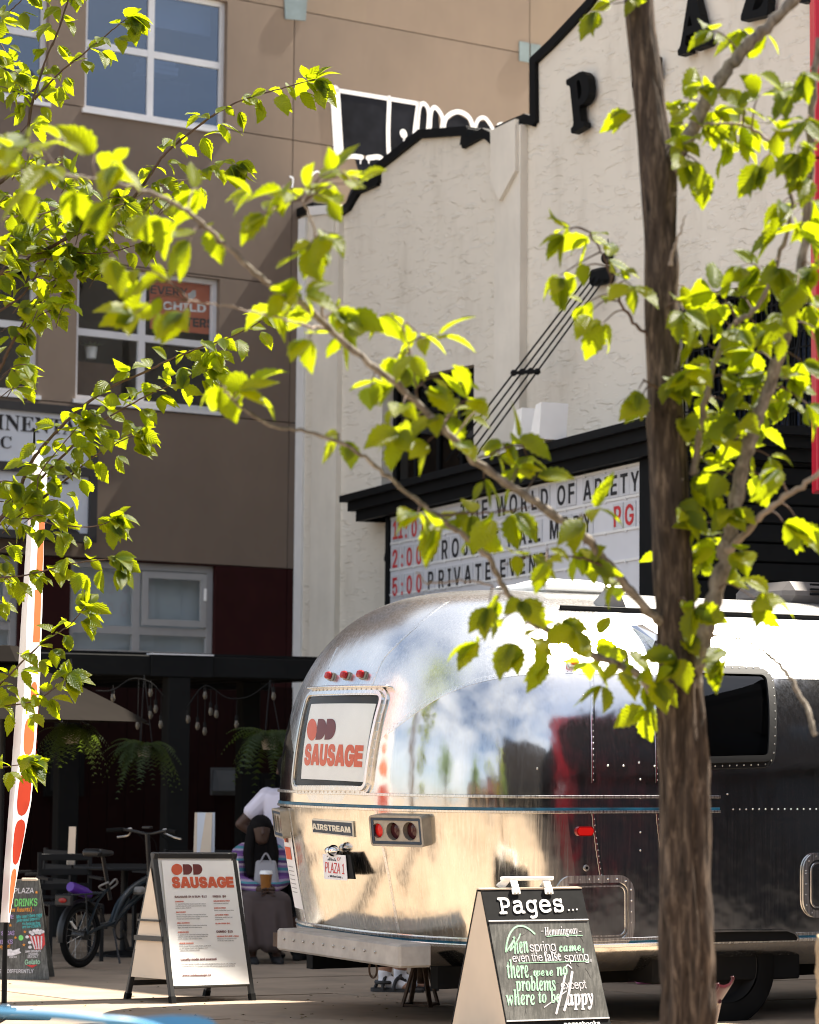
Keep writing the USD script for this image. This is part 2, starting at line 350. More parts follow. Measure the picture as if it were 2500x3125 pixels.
# ------------------------------------------------------------------ brown building
PW = Plane(CORNER, BD, (0, 0, 1)); PF = Plane(CORNER, FDIR, (0, 0, 1))
W_ = lambda u, v: PW.hit(u, v)
brown = thing('brown_building', 'brown panelled building with white framed windows on the left', 'building', CORNER)
def window(parent, pl, rect, vs, hs, fw, mat_frame, mat_pane, recess=.07, mw=None, label=None, deep=.06, sill=True, cap=True):
    s0, z0, s1, z1 = rect; mw = mw or fw
    fr = [extrude(sbox(s0, z0, s1, z1).difference(sbox(s0 + fw, z0 + fw, s1 - fw, z1 - fw)), deep, pl.T(), z=-recess - deep)]
    hs_ = sorted(hs)
    for s in vs: fr.append(extrude(sbox(s - mw / 2, z0 + fw, s + mw / 2, z1 - fw), deep * .9, pl.T(), z=-recess - deep * .95))
    for h in hs: fr.append(extrude(sbox(s0 + fw, h - mw / 2, s1 - fw, h + mw / 2), deep * .8, pl.T(), z=-recess - deep * .9))
    if sill: fr.append(extrude(sbox(s0 - .03, z0 - .045, s1 + .03, z0 - .002), recess + .05, pl.T(), z=-recess - .02))
    w = part(parent, 'window', fr, mat_frame, label)
    cs = [s0 + fw] + sorted(vs) + [s1 - fw]; cz = [z0 + fw] + hs_ + [z1 - fw]
    for i in range(len(cs) - 1):
        for j in range(len(cz) - 1):
            part(w, 'pane', extrude(sbox(cs[i] + .004, cz[j] + .004, cs[i + 1] - .004, cz[j + 1] - .004), .006, pl.T(), z=-recess - deep * .55), mat_pane)
    return w
def room(parent, pl, rect, depth, mats, near=.16):
    s0, z0, s1, z1 = rect; e = .25
    r = [extrude(sbox(s0 - e, z0 - e, s1 + e, z1 + e), .02, pl.T(), z=-depth - .02)]
    for q in (sbox(s0 - e, z0 - e, s1 + e, z0 - e + .02), sbox(s0 - e, z1 + e - .02, s1 + e, z1 + e), sbox(s0 - e, z0 - e + .021, s0 - e + .02, z1 + e - .021), sbox(s1 + e - .02, z0 - e + .021, s1 + e, z1 + e - .021)):
        r.append(extrude(q, depth - near, pl.T(), z=-depth + .001))
    part(parent, 'room_interior', r, mats)
uBx0, uBx1 = W_(259, 250)[0], W_(691, 300)[0]; uz0 = (W_(255, 330)[1] + W_(693, 400)[1]) / 2; uz1 = W_(684, 2)[1]
mBx0, mBx1 = W_(232, 1100)[0], W_(668, 1100)[0]; mz0 = (W_(293, 1214)[1] + W_(670, 1265)[1]) / 2; mz1 = W_(667, 852)[1]
lBx0, lBx1 = W_(214, 1850)[0], W_(658, 1850)[0]; lz1 = (W_(435, 1716)[1] + W_(658, 1729)[1]) / 2; lz0 = W_(650, 2014)[1]
uAx1, mAx1, lAx1 = W_(148, 150)[0], W_(119, 1000)[0], W_(60, 1850)[0]
wA = uBx1 - uBx0
wins = {'ub': (uBx0, uz0, uBx1, uz1), 'ua': (uAx1 - wA, uz0, uAx1, uz1), 'mb': (mBx0, mz0, mBx1, mz1), 'ma': (mAx1 - wA, mz0, mAx1, mz1), 'lb': (lBx0, lz0, lBx1, lz1), 'la': (lAx1 - wA, lz0, lAx1, lz1)}
redtop = (W_(658, 1725)[1] + W_(901, 1736)[1]) / 2
jz = [redtop, mz0 - .05, W_(690, 853)[1] + .02, W_(850, 420)[1], W_(1258, 98)[1], 14.5]
js = [-8.5, W_(81, 700)[0], W_(893, 500)[0], W_(1616, 250)[0], 13]
tones = ['tan_stucco', 'tan_stucco_grey', 'tan_stucco', 'tan_stucco_warm']
holes = unary_union([sbox(*r) for r in wins.values()])
zc = [-.3] + jz; k = 0
for j in range(len(zc) - 1):
    cols = js if j > 0 else [-8.5, W_(893, 500)[0], 13]
    for i in range(len(cols) - 1):
        g = .006
        cell = sbox(cols[i] + g, zc[j] + g, cols[i + 1] - g, zc[j + 1] - g).difference(holes)
        if cell.is_empty: continue
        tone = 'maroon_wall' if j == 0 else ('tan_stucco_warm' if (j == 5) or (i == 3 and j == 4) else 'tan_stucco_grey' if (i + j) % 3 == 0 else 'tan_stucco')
        if j == 5 and i == 2:      # a warmer patch left of a paler one
            sp = W_(1118, 20)[0]
            part(brown, 'wall_panel', extrude(cell.intersection(sbox(-99, -9, sp, 99)), .14, PW.T(), z=-.14), M['tan_stucco_warm'])
            part(brown, 'wall_panel', extrude(cell.intersection(sbox(sp, -9, 99, 99)), .14, PW.T(), z=-.14), M['tan_stucco'])
            continue
        part(brown, 'wall_panel', extrude(cell, .14, PW.T(), z=-.14), M[tone])
part(brown, 'wall_core', [extrude(sbox(-8.49, -.29, 12.9, 14.4).difference(holes.buffer(.001)), .05, PW.T(), z=-.2), bx((2.2, 7, 4.5), (21.3, 20, .1), frame(CORNER, BD, (0, 0, 1)) @ np.array([[1, 0, 0, 0], [0, 0, 1, 0], [0, -1, 0, 0], [0, 0, 0, 1.]]) if False else None) if False else extrude(sbox(-8.4, 14.2, 12.8, 14.4), 5, PW.T(), z=-5.2)], M['joint_dark'])
for key in ('ub', 'ua'):
    r = wins[key]; vm = W_(470, 200)[0] - uBx0; hz = (W_(261, 125)[1] + W_(672, 194)[1]) / 2
    window(brown, PW, r, [r[0] + vm], [hz], .055, M['alu_frame'], M['pane_coat'], mw=.075)
    room(brown, PW, r, 1.5, M['room_sky_tint'])
    part(brown, 'window_blind', extrude(sbox(r[0] + vm + .06, r[3] - .35, r[2] - .06, r[3] - .02), .02, PW.T(), z=-.3), M['blind'])
    part(brown, 'wardrobe', [extrude(sbox(r[0] + vm + .3, r[1] - .2, r[2] - .02, r[1] + (r[3] - r[1]) * .47), .5, PW.T(), z=-1.3)], M['room_mauve'])
    for q in range(4): part(brown, 'stacked_book', bx((r[2] - .5 + .02 * (q % 2), r[1] + (r[3] - r[1]) * .47 + .03 + q * .055, -.75), (.42 - .03 * q, .045, .3), PW.T()), M['white_paint'])
for key in ('mb', 'ma'):
    r = wins[key]; vm = W_(443, 1050)[0] - mBx0; hz = (W_(235, 1003)[1] + W_(655, 1055)[1]) / 2
    window(brown, PW, r, [r[0] + vm], [hz], .055, M['alu_frame'], M['pane'], mw=.075)
    room(brown, PW, r, 1.6, M['room_dark'])
    part(brown, 'inner_parapet', extrude(sbox(r[0] - .1, r[1] - .2, r[0] + vm - .02, r[1] + (hz - r[1]) * .66), .2, PW.T(), z=-.7), M['room_brown'])
for key in ('lb', 'la'):
    r = wins[key]; vm = W_(426, 1850)[0] - lBx0; hz = (W_(209, 1908)[1] + W_(634, 1939)[1]) / 2
    w = window(brown, PW, r, [r[0] + vm], [hz], .075, M['grey_frame'], M['pane'], mw=.085, sill=False)
    part(brown, 'window_blind', extrude(sbox(r[0] + .02, r[1] + .02, r[2] - .02, r[3] - .02), .02, PW.T(), z=-.24), M['blind'])
    a = (r[0] + vm + .06, hz + .06, r[2] - .09, r[3] - .09)
    part(w, 'sash', extrude(sbox(*a).difference(sbox(a[0] + .07, a[1] + .07, a[2] - .07, a[3] - .07)), .03, PW.T(), z=-.075), M['grey_frame'])
    part(w, 'handle', bx((r[2] - .11, (hz + r[3]) / 2 + .05, -.035), (.03, .14, .025), PW.T(), bev=.006), M['white_plastic'])
# grey flashing plates on the joints
def crop(cx, cy, k): return lambda p: (cx + p[0] * k, cy + p[1] * k)
c2 = crop(850, 0, 1000 / 1725)
for q in ([(28, -8), (148, -2), (140, 110), (32, 100)], [(1265, 218), (1317, 226), (1317, 330), (1265, 320)], [(1325, 230), (1377, 238), (1377, 348), (1325, 340)]):
    part(brown, 'flashing_plate', extrude(PW.poly([c2(p) for p in q]), .012, PW.T(), z=.004), M['flashing'])
# graffiti
def gf(pts): return PW.poly([c2(p) for p in pts])
blk = [gf([(322, 480), (577, 515), (588, 835), (345, 806)]), gf([(590, 530), (722, 556), (712, 735), (640, 830), (588, 835)]),
       gf([(400, 830), (600, 845), (560, 900), (535, 970), (440, 1010), (350, 1080), (380, 1000), (430, 930)]),
       gf([(732, 700), (738, 600), (756, 560), (774, 560), (780, 620), (772, 700)]), gf([(798, 700), (800, 610), (822, 575), (842, 600), (848, 700)]),
       gf([(868, 700), (880, 640), (940, 598), (995, 630), (1018, 690)]), gf([(1035, 690), (1055, 640), (1085, 635), (1118, 672), (1130, 700)]), gf([(1145, 700), (1160, 675), (1185, 668), (1190, 700)])]
gfp = part(brown, 'graffiti', [extrude(b, .002, PW.T(), z=.003) for b in blk], M['spray_black'])
def gs(pts, w): return PW.stroke([c2(p) for p in smoothpath([(a, b) for a, b in pts], 6)] if len(pts) > 2 else [c2(p) for p in pts], w * .58, lift=.006, depth=.002)
ws = [gs([(296, 478), (316, 815)], 50), gs([(300, 474), (735, 545)], 18), gs([(582, 515), (576, 700), (580, 835)], 20), gs([(735, 545), (722, 640), (712, 735)], 20),
      gs([(728, 690), (740, 570), (765, 545), (790, 590), (784, 700)], 18), gs([(794, 690), (802, 590), (825, 566), (862, 620), (856, 690)], 18),
      gs([(864, 690), (882, 620), (940, 588), (1000, 616), (1030, 690)], 20), gs([(1030, 680), (1052, 628), (1090, 624), (1135, 690)], 16), gs([(1138, 690), (1162, 656), (1195, 656)], 16),
      gs([(325, 828), (380, 822), (436, 828)], 22), gs([(470, 832), (530, 828), (560, 862)], 22), gs([(655, 700), (658, 708)], 34), gs([(660, 715), (658, 775)], 7), gs([(432, 830), (430, 860)], 6), gs([(474, 836), (474, 858)], 6),
      gs([(155, 915), (180, 908), (170, 925), (200, 903), (232, 915)], 9), gs([(60, 930), (75, 940), (70, 985)], 9)]
for w_s in ws: part(gfp, 'paint_outline', w_s, M['spray_white'])
# ------------------------------------------------------------------ sign board on the brown building
c6 = crop(0, 1200, 320 / 1327)
SB = Plane(PW.at(0, 0, .16), BD, (0, 0, 1))
sr, st, sbm = SB.hit(*c6((1238, 300)))[0], (SB.hit(*c6((10, 88)))[1] + SB.hit(*c6((1240, 200)))[1]) / 2, (SB.hit(*c6((560, 1860)))[1] + SB.hit(*c6((1190, 1890)))[1]) / 2
sl = sr - 3.3; sm = SB.hit(*c6((900, 985)))[1]
sgn = thing('wall_sign', 'white lightbox sign in a black frame on the brown wall at far left', 'sign', SB.at(sr, sbm))
part(sgn, 'frame', [extrude(sbox(sl, sbm, sr, st).difference(unary_union([sbox(sl + .09, sm + .05, sr - .09, st - .09), sbox(sl + .09, sbm + .09, sr - .09, sm - .05)])), .18, SB.T(), z=-.15)], M['ink_black'])
part(sgn, 'panel', extrude(sbox(sl + .09, sm + .05, sr - .09, st - .09), .02, SB.T(), z=-.03), M['sign_white'])
part(sgn, 'panel', extrude(sbox(sl + .09, sbm + .09, sr - .09, sm - .05), .02, SB.T(), z=-.03), M['sign_white'])
tx = [SB.text('CONTINENTAL', *c6((-820, 395)), *c6((1140, 545)), 200 * .241 * .98, 'serif', lift=-.008, depth=.004), SB.text('CLINIC', *c6((-640, 640)), *c6((145, 700)), 150 * .241, 'serif', lift=-.008, depth=.004)]
for t_x in tx: part(sgn, 'lettering', t_x, M['ink_black'])
sp = []
r2 = random.Random(5)
for q in range(90):
    t = r2.random(); cx = 560 + 330 * (t ** .7) + r2.gauss(0, 40); cy = 1790 - 260 * (1 - abs(2 * t - 1) ** 1.5) * r2.random() - 20
    a, b = SB.hit(*c6((cx, cy))); rad = .012 + .035 * r2.random()
    sp.append(affinity.scale(Point(a, b).buffer(rad, quad_segs=2), 1.5, .8))
for q in range(26):
    a, b = SB.hit(*c6((600 + 260 * r2.random(), 1060 + 120 * r2.random()))); sp.append(affinity.scale(Point(a, b).buffer(.004 + .012 * r2.random(), quad_segs=2), 1.3, .9))
sp.append(SB.poly([c6(p) for p in [(540, 1700), (620, 1560), (720, 1640), (700, 1690), (760, 1740), (730, 1772), (545, 1762)]]))
part(sgn, 'painted_tree', extrude(unary_union(sp), .004, SB.T(), z=-.008), M['ink_black'], kind='stuff')
part(sgn, 'lettering', SB.text('R', *c6((0, 1330)), *c6((215, 1345)), 170 * .241, 'inter', 900, lift=-.008, depth=.004), M['ink_black'])
part(sgn, 'bracket', [bx((sl + a, (sbm + st) / 2, -.155), (.06, .3, .04), SB.T()) for a in (.4, 1.6, 2.8)], M['black_paint'])
# ------------------------------------------------------------------ banner and plant in the middle window
c4 = crop(0, 800, 1000 / 1725)
BN = Plane(PW.at(0, 0, -.15), BD, (0, 0, 1))
ban = thing('window_banner', 'orange cloth banner with dark lettering hung inside the upper window', 'banner', BN.at(*BN.hit(553, 1010)))
bq = BN.poly([c4(p) for p in [(785, 85), (1128, 112), (1122, 382), (790, 350)]])
part(ban, 'cloth', extrude(bq, .006, BN.T()), M['orange_cloth'])
part(ban, 'lettering', BN.text('EVERY', *c4((790, 165)), *c4((985, 183)), 45 * .58, weight=700, lift=.008, depth=.002), M['ink_black'])
part(ban, 'lettering', [BN.text('MATTERS', *c4((840, 330)), *c4((1122, 348)), 48 * .58, weight=800, lift=.008, depth=.002)], M['ink_black'])
part(ban, 'lettering', [BN.text('CHILD', *c4((855, 250)), *c4((1082, 266)), 44 * .58, weight=800, lift=.008, depth=.002)], M['white_paint'], 'white lettering')
fe = [BN.stroke([c4(p) for p in [(985, 205), (1012, 150)]], 2.5, lift=.012)] + [BN.stroke([c4(p) for p in [(1000 + d, 195 - 6 * k), (1012 + 16 - abs(d), 178 - 6 * k)]], 5, lift=.012) for k in range(5) for d in (-10, 4)]
part(ban, 'feather', fe, M['white_paint'])
pp = PW.at(*PW.hit(*c4((580, 482))), -.45)
pl_ = thing('potted_plant', 'small potted plant on the ledge inside the window', 'plant', pp)
part(pl_, 'pot', lathe([(0, 0), (.055, 0), (.068, .13), (.06, .13), (.055, .11), (0, .11)], frame(pp, (1, 0, 0), (0, 1, 0))), M['white_plastic'], smooth=40)
reg('leaf_dull', (.05, .09, .03), .6)
part(pl_, 'foliage', [put(trimesh.Trimesh([[0, 0, 0], [.03, 0, .06], [0, 0, .16], [-.03, 0, .06]], [[0, 1, 2], [0, 2, 3]]), frame(pp + V(0, 0, .11), (math.cos(a), math.sin(a), 0), (-.4 * math.sin(a), .4 * math.cos(a), 1))) for a in np.linspace(0, 6.2, 14)], M['leaf_dull'])

# ------------------------------------------------------------------ theatre
theatre = thing('theatre', 'cream stucco theatre with stepped black edged parapet', 'building', CORNER)
outl = [(914, 650), (966, 630), (1041, 624), (1046, 647), (1070, 630), (1080, 612), (1099, 580), (1157, 554), (1157, 513), (1227, 458), (1288, 409), (1430, 399), (1424, 438), (1482, 406), (1500, 415), (1525, 440), (1528, 397), (1609, 362), (1637, 371), (1635, 186), (1691, 133), (1811, 5)]
top = [PF.hit(*p) for p in outl]
s_, z_ = top[-1]; ds = (top[-1] - top[-2]); ds = ds / ds[0]
top += [V(7.7, 10.9), V(10.8, 10.9), V(12.3, 9.6), V(14.0, 8.6), V(15.2, 8.6)]
SR = 15.2
body = Polygon([(0.0, -.3)] + [tuple(p) for p in top] + [(SR, -.3)]).buffer(0)
wl = (PF.hit(1166, 1300)[0], PF.hit(1300, 1505)[1], PF.hit(1446, 1300)[0], (PF.hit(1256, 1156)[1] + PF.hit(1446, 1106)[1]) / 2)
wr_t = (PF.hit(2064, 931)[1] + PF.hit(2471, 814)[1]) / 2
wr = (PF.hit(2064, 1000)[0], wr_t - 2.1, PF.hit(2478, 1000)[0], wr_t)
holes = unary_union([sbox(*wl), sbox(*wr)])
part(theatre, 'wall', extrude(body.difference(holes), .35, PF.T(), z=-.35), M['stucco'])
part(theatre, 'side_wall', [extrude(sbox(SR - .35, -.3, SR, 8.5), 12, PF.T(), z=-12.4), extrude(sbox(.3, 7.0, SR - .4, 7.2), 12, PF.T(), z=-12.4)], M['stucco_smooth'])
def coping(pts, w, d, z0):
    out = []
    for a, b in zip(pts[:-1], pts[1:]):
        L_ = np.linalg.norm(b - a)
        if L_ < .02: continue
        e = (b - a) / L_; nrm = V(-e[1], e[0]); a2, b2 = a - e * .02, b + e * .02
        q = Polygon([a2 - nrm * w * .55, b2 - nrm * w * .55, b2 + nrm * w * .45, a2 + nrm * w * .45]); out.append(q)
    return extrude(unary_union(out).buffer(.004).simplify(.002), d, PF.T(), z=z0)
part(theatre, 'coping', [coping(top[:2], .085, .44, -.39), coping(top[3:], .085, .44, -.39)], M['black_paint'])
part(theatre, 'coping_block', extrude(PF.poly([(966, 634), (1041, 628), (1045, 655), (967, 662)]), .5, PF.T(), z=-.38), M['white_paint'], 'bare pale block in the black coping')
def strip(u0, u1, vt0, vt1, proud, name='pilaster', mat_='stucco_smooth'):
    a, b = PF.hit(u0, 1500)[0], PF.hit(u1, 1500)[0]
    return part(theatre, name, extrude(Polygon([(a, -.2), (b, -.2), (b, PF.hit(u1, vt1)[1] - .06), (a, PF.hit(u0, vt0)[1] - .06)]), proud, PF.T(), z=.001), M[mat_])
strip(966, 1041, 640, 632, .07); strip(1527, 1606, 404, 366, .09)
part(theatre, 'pilaster_cap', extrude(PF.poly([(1530, 404), (1606, 368), (1606, 525), (1556, 617), (1530, 560)]), .045, PF.T(), z=.092), M['stucco_smooth'])
part(theatre, 'pilaster_cap', extrude(PF.poly([(968, 664), (1041, 655), (1041, 720), (1000, 850), (968, 790)]), .03, PF.T(), z=.072), M['stucco_smooth'])
part(theatre, 'corner_strip', extrude(Polygon([(.005, -.2), (.16, -.2), (.16, PF.hit(930, 645)[1] - .08), (.005, PF.hit(914, 650)[1] - .08)]), .03, PF.T(), z=.001), M['white_paint'])
w = window(theatre, PF, wl, [wl[0] + (wl[2] - wl[0]) * t for t in (.25, .5, .75)], [wl[1] + (wl[3] - wl[1]) * .72], .07, M['black_paint'], M['pane_dark'], recess=.14, mw=.05, sill=False)
room(theatre, PF, wl, 1.0, M['room_dark'], near=.36)
w = window(theatre, PF, wr, [wr[0] + (wr[2] - wr[0]) * t for t in (.25, .5, .75)], [wr[1] + (wr[3] - wr[1]) * .5], .07, M['black_paint'], M['pane'], recess=.16, mw=.06, sill=False)
room(theatre, PF, wr, 1.2, M['room_sky_tint'], near=.36)
gb = []
for t in np.linspace(.03, .97, 25): s0 = wr[0] + (wr[2] - wr[0]) * t; gb.append(bx((s0, (wr[1] + wr[3]) / 2, -.05), (.016, wr[3] - wr[1] - .04, .016), PF.T()))
for t in np.linspace(.04, .96, 15): z0 = wr[1] + (wr[3] - wr[1]) * t; gb.append(bx(((wr[0] + wr[2]) / 2, z0, -.034), (wr[2] - wr[0] - .04, .014, .012), PF.T()))
part(theatre, 'window_grille', gb, M['black_paint'])
for q, mm in (([(1432, 400), (1470, 402), (1424, 436)], 'teal'), ([(1486, 404), (1528, 412), (1526, 440), (1505, 420)], 'white_paint')):
    part(theatre, 'roof_flashing', extrude(PF.poly(q), .02, PF.T(), z=-.8), M[mm])
# letters of the theatre name
let = thing('facade_letters', 'black serif letters spelling the name high on the stucco wall', 'lettering', PF.at(*PF.hit(1808, 310)))
def letter(ch, uc, vb, hh, rot, wk=1.0):
    sh = text_shape(ch, 'serif', size=96, grow=1.6); x0, y0, x1, y1 = sh.bounds
    sh = affinity.scale(affinity.translate(sh, -(x0 + x1) / 2, -y0), hh * wk * .66, hh / (y1 - y0), origin=(0, 0))
    sh = affinity.rotate(sh, rot, origin=(0, 0)); a, b = PF.hit(uc, vb)
    part(let, 'letter', extrude(affinity.translate(sh, a, b), .09, PF.T(), z=.04), M['black_paint'])
hl = abs(PF.hit(1808, 225)[1] - PF.hit(1808, 398)[1])
letter('P', 1808, 396, hl, 9); letter('L', 2000, 258, hl, 6); letter('A', 2148, 160, hl * 1.12, 2); letter('Z', 2335, 62, hl * 1.05, -4); letter('A', 2520, 10, hl * 1.1, -8)

# ------------------------------------------------------------------ marquee
mc = PX(2010, 1500, 22.0); mc[2] = 0
MD = V(math.sin(math.radians(21)), -math.cos(math.radians(21)), 0)         # along the lettered face, to the right
PMQ = Plane(mc, MD, (0, 0, 1))
mq = thing('marquee', 'black canopy with white letter board projecting from the theatre', 'marquee', PMQ.at(-3, 3.4))
pl0, pr0 = PMQ.hit(1190, 1700)[0], PMQ.hit(1958, 1600)[0]
ptop = (PMQ.hit(1956, 1411)[1] + PMQ.hit(1192, 1577)[1]) / 2
pbot = PMQ.hit(1240, 1850)[1] - .25
part(mq, 'letter_board', extrude(sbox(pl0, pbot, pr0, ptop), .03, PMQ.T(), z=-.04), M['marquee_white'])
part(mq, 'board_frame', extrude(sbox(pl0 - .09, pbot - .12, 0, ptop + .14).difference(sbox(pl0, pbot, pr0, ptop)), .12, PMQ.T(), z=-.1), M['black_paint'])
ct = (PMQ.hit(1985, 1288)[1] + PMQ.hit(1060, 1506)[1]) / 2
cl = PMQ.hit(1105, 1530)[0]; ct -= .05
ED = V(-MD[1], MD[0], 0)                                                    # into the building
for name, z0, z1, o in (('cornice', ct - .07, ct, .26), ('cornice', ct - .17, ct - .07, .19), ('cornice', ct - .28, ct - .17, .12), ('fascia', ptop + .14, ct - .28, .06)):
    a = cl + (.26 - o) ; q = Polygon([PMQ.o[:2] * 0 + p for p in []]) if False else None
    pts = [PMQ.at(a, 0, o), PMQ.at(o, 0, o), PMQ.at(o, 0, -2.6), PMQ.at(a, 0, -.9)]
    part(mq, name, extrude(Polygon([(p[0], p[1]) for p in pts]), z1 - z0, np.array([[1, 0, 0, 0], [0, 1, 0, 0], [0, 0, 1, z0], [0, 0, 0, 1.]])), M['black_paint'])
for k in range(9):
    z0 = pbot - .12 + k * (ptop + .14 - pbot + .12) / 9; hh = (ptop + .14 - pbot + .12) / 9 - .012
    part(mq, 'end_board', bx((.02, z0 + hh / 2, -1.4), (.06, hh, 2.6), PMQ.T(), bev=.008), M['black_paint'])
part(mq, 'canopy_core', extrude(Polygon([(p[0], p[1]) for p in (PMQ.at(pl0 - .08, 0, -.11), PMQ.at(-.03, 0, -.11), PMQ.at(-.03, 0, -2.7), PMQ.at(pl0 - .08, 0, -.8))]), ct - pbot - .05, np.array([[1, 0, 0, 0], [0, 1, 0, 0], [0, 0, 1, pbot - .1], [0, 0, 0, 1.]])), M['black_matte'])
sc = smoothpath([(pl0 - .35, ptop + .12), (pl0 - .18, ptop + .02), (pl0 - .1, ptop - .2), (pl0 - .12, ptop - .42), (pl0 - .19, ptop - .43), (pl0 - .17, ptop - .36)], 8)
part(mq, 'scroll_bracket', tube([PMQ.at(a, b, -.02) for a, b in sc], .014, 8), M['black_paint'], smooth=True)
# lettering tiles
c5 = crop(1150, 1350, 850 / 1725)
def row_tiles(items, h):
    """items: (character, pixel x of its middle in the row, baseline y, colour)"""
    for ch, u, v, col in items:
        a, b = PMQ.hit(*c5((u, v))); a2 = PMQ.hit(*c5((u, v - h)))[1]; H_ = abs(a2 - b)
        sh = text_shape(ch, 'inter', 650, 64); x0, y0, x1, y1 = sh.bounds; k = H_ * .92
        sh = affinity.translate(affinity.scale(affinity.translate(sh, -(x0 + x1) / 2, 0), k * 1.12, H_, origin=(0, 0)), a, b)
        wd = (x1 - x0) * k * 1.12 / 2 + .03
        t = part(mq, 'letter_tile', extrude(sbox(a - wd, b - H_ * .12, a + wd, b + H_ * 1.13), .006, PMQ.T(), z=-.006), M['tile_clear'])
        part(t, 'letter', extrude(sh, .003, PMQ.T(), z=.0015), M['ink_red' if col == 'r' else 'ink_black'])
def lay(s, u0, v0, u1, v1, col, h):
    n = len(s); ws = [(.5 if c in ':I1' else .85 if c in 'JLEF' else 1.15 if c in 'MW' else .55 if c == ' ' else 1.0) for c in s]
    cum = np.cumsum(ws) - np.array(ws) / 2; t = (cum - cum[0]) / (cum[-1] - cum[0])
    row_tiles([(c, u0 + (u1 - u0) * k, v0 + (v1 - v0) * k, col) for c, k in zip(s, t) if c != ' '], h)
lay('11:00', 115, 600, 300, 572, 'r', 112); lay('THE WORLD OF ARIETY', 540, 500, 1600, 302, 'k', 122)
lay('2:00', 113, 777, 262, 754, 'r', 112); lay('PROJECT HAIL MARY', 355, 735, 1305, 558, 'k', 118); lay('PG', 1492, 522, 1566, 510, 'r', 128)
lay('5:00', 113, 950, 262, 928, 'r', 112); lay('PRIVATE EVENT', 335, 912, 1030, 796, 'k', 112)
rl = []
for (u0, v0, u1, v1) in ((92, 620, 1636, 330), (92, 790, 1640, 520), (92, 965, 1640, 690), (92, 455, 1636, 150)):
    a, b = PMQ.hit(*c5((u0, v0))), PMQ.hit(*c5((u1, v1))); zz = (a[1] + b[1]) / 2
    rl.append(bx(((pl0 + pr0) / 2, zz, -.004), (pr0 - pl0 - .02, .022, .012), PMQ.T()))
    rl += [bx((pl0 + (pr0 - pl0) * k, zz - .012, .004), (.02, .02, .012), PMQ.T()) for k in np.linspace(.05, .95, 14)]
part(mq, 'letter_rail', rl, M['white_paint'])
# flood lights on the marquee
for k, u in enumerate((1682, 1742)):
    p = PMQ.at(PMQ.hit(u, 1340)[0], ct + .0, .1)
    fl = thing('flood_light', ('left' if k == 0 else 'right') + ' of the two white floodlights standing on the marquee', 'floodlight', p)
    T = frame(p, MD, (0, 0, 1))
    part(fl, 'housing', put(extrude(Polygon([(-.10, .02), (.12, .02), (.17, .34), (.05, .33)]), .26), frame(p, unit(MD + V(.0, .0, 0)), (0, 0, 1))), M['white_plastic'])
    part(fl, 'mount', [cyl(p + V(0, 0, -.01), p + V(0, 0, .05), .04), cyl(p + V(0, 0, .03), PMQ.at(PMQ.hit(u, 1340)[0] - .2, ct + .03, .15), .015)], M['black_paint'])
# tie rods
anc = PF.at(*PF.hit(1866, 790), .08); tr = thing('tie_rods', 'bundle of four black tie rods holding up the marquee', 'tie rods', anc)
lows = [(1430, 1318), (1468, 1302), (1504, 1290), (1530, 1285)]
ups = [(1832, 838), (1846, 846), (1860, 852), (1872, 860)]
rods = []
for lo, up_ in zip(lows, ups):
    a = PF.at(*PF.hit(*up_), .12); b = onplane(lo[0], lo[1], PMQ.at(0, 0, -.2), PMQ.n); d = unit(b - a); b = b + d * .4
    part(tr, 'rod', cyl(a, b, .0095, 8), M['black_paint'], smooth=True); rods.append((a, b))
mid = [onplane(u, v, a, np.cross(b - a, np.cross(ray(u, v), b - a))) for (u, v), (a, b) in zip(((1636, 1068), (1650, 1078), (1664, 1086), (1677, 1094)), rods)]
mid = [a + (b - a) * .52 for a, b in rods]
part(tr, 'spreader', [tube(np.array(mid), .016, 8)] + [trimesh.creation.icosphere(1, .034).apply_translation(q) for q in mid] + [bar(mid[0], mid[3], .06, .03)], M['black_paint'], smooth=40)
part(tr, 'wall_bracket', [bx(PF.hit(1852, 845).tolist() + [.06], (.3, .16, .12), PF.T(), bev=.03), cyl(PF.at(*PF.hit(1866, 800), .04), PF.at(*PF.hit(1866, 730), .04), .03, 8, .004), trimesh.creation.icosphere(2, .06).apply_translation(PF.at(*PF.hit(1866, 790), .05))], M['black_paint'])
anc2 = PF.at(*PF.hit(2500, 820), .1)
t2 = thing('tie_rods', 'lone black tie rod at the right edge above the grilled window', 'tie rods', anc2)
part(t2, 'rod', cyl(anc2, PMQ.at(-.05, ct + .02, -1.2), .014, 8), M['black_paint'], smooth=True)
# red blade sign at the right edge of the picture
rs0 = PX(2488, 500, 19.5); rs = thing('blade_sign', 'tall red panelled blade sign cut by the right edge', 'sign', (rs0[0] + .2, 19.5, 3.2))
for k in range(7):
    z0 = 3.4 + k * 1.24
    part(rs, 'panel', bx((rs0[0] + .22, 19.62, z0 + .615), (.44, .24, 1.225), bev=.008), M['red_panel'])
part(rs, 'core', bx((rs0[0] + .24, 19.64, 7.74), (.36, .18, 8.6)), M['white_paint'])
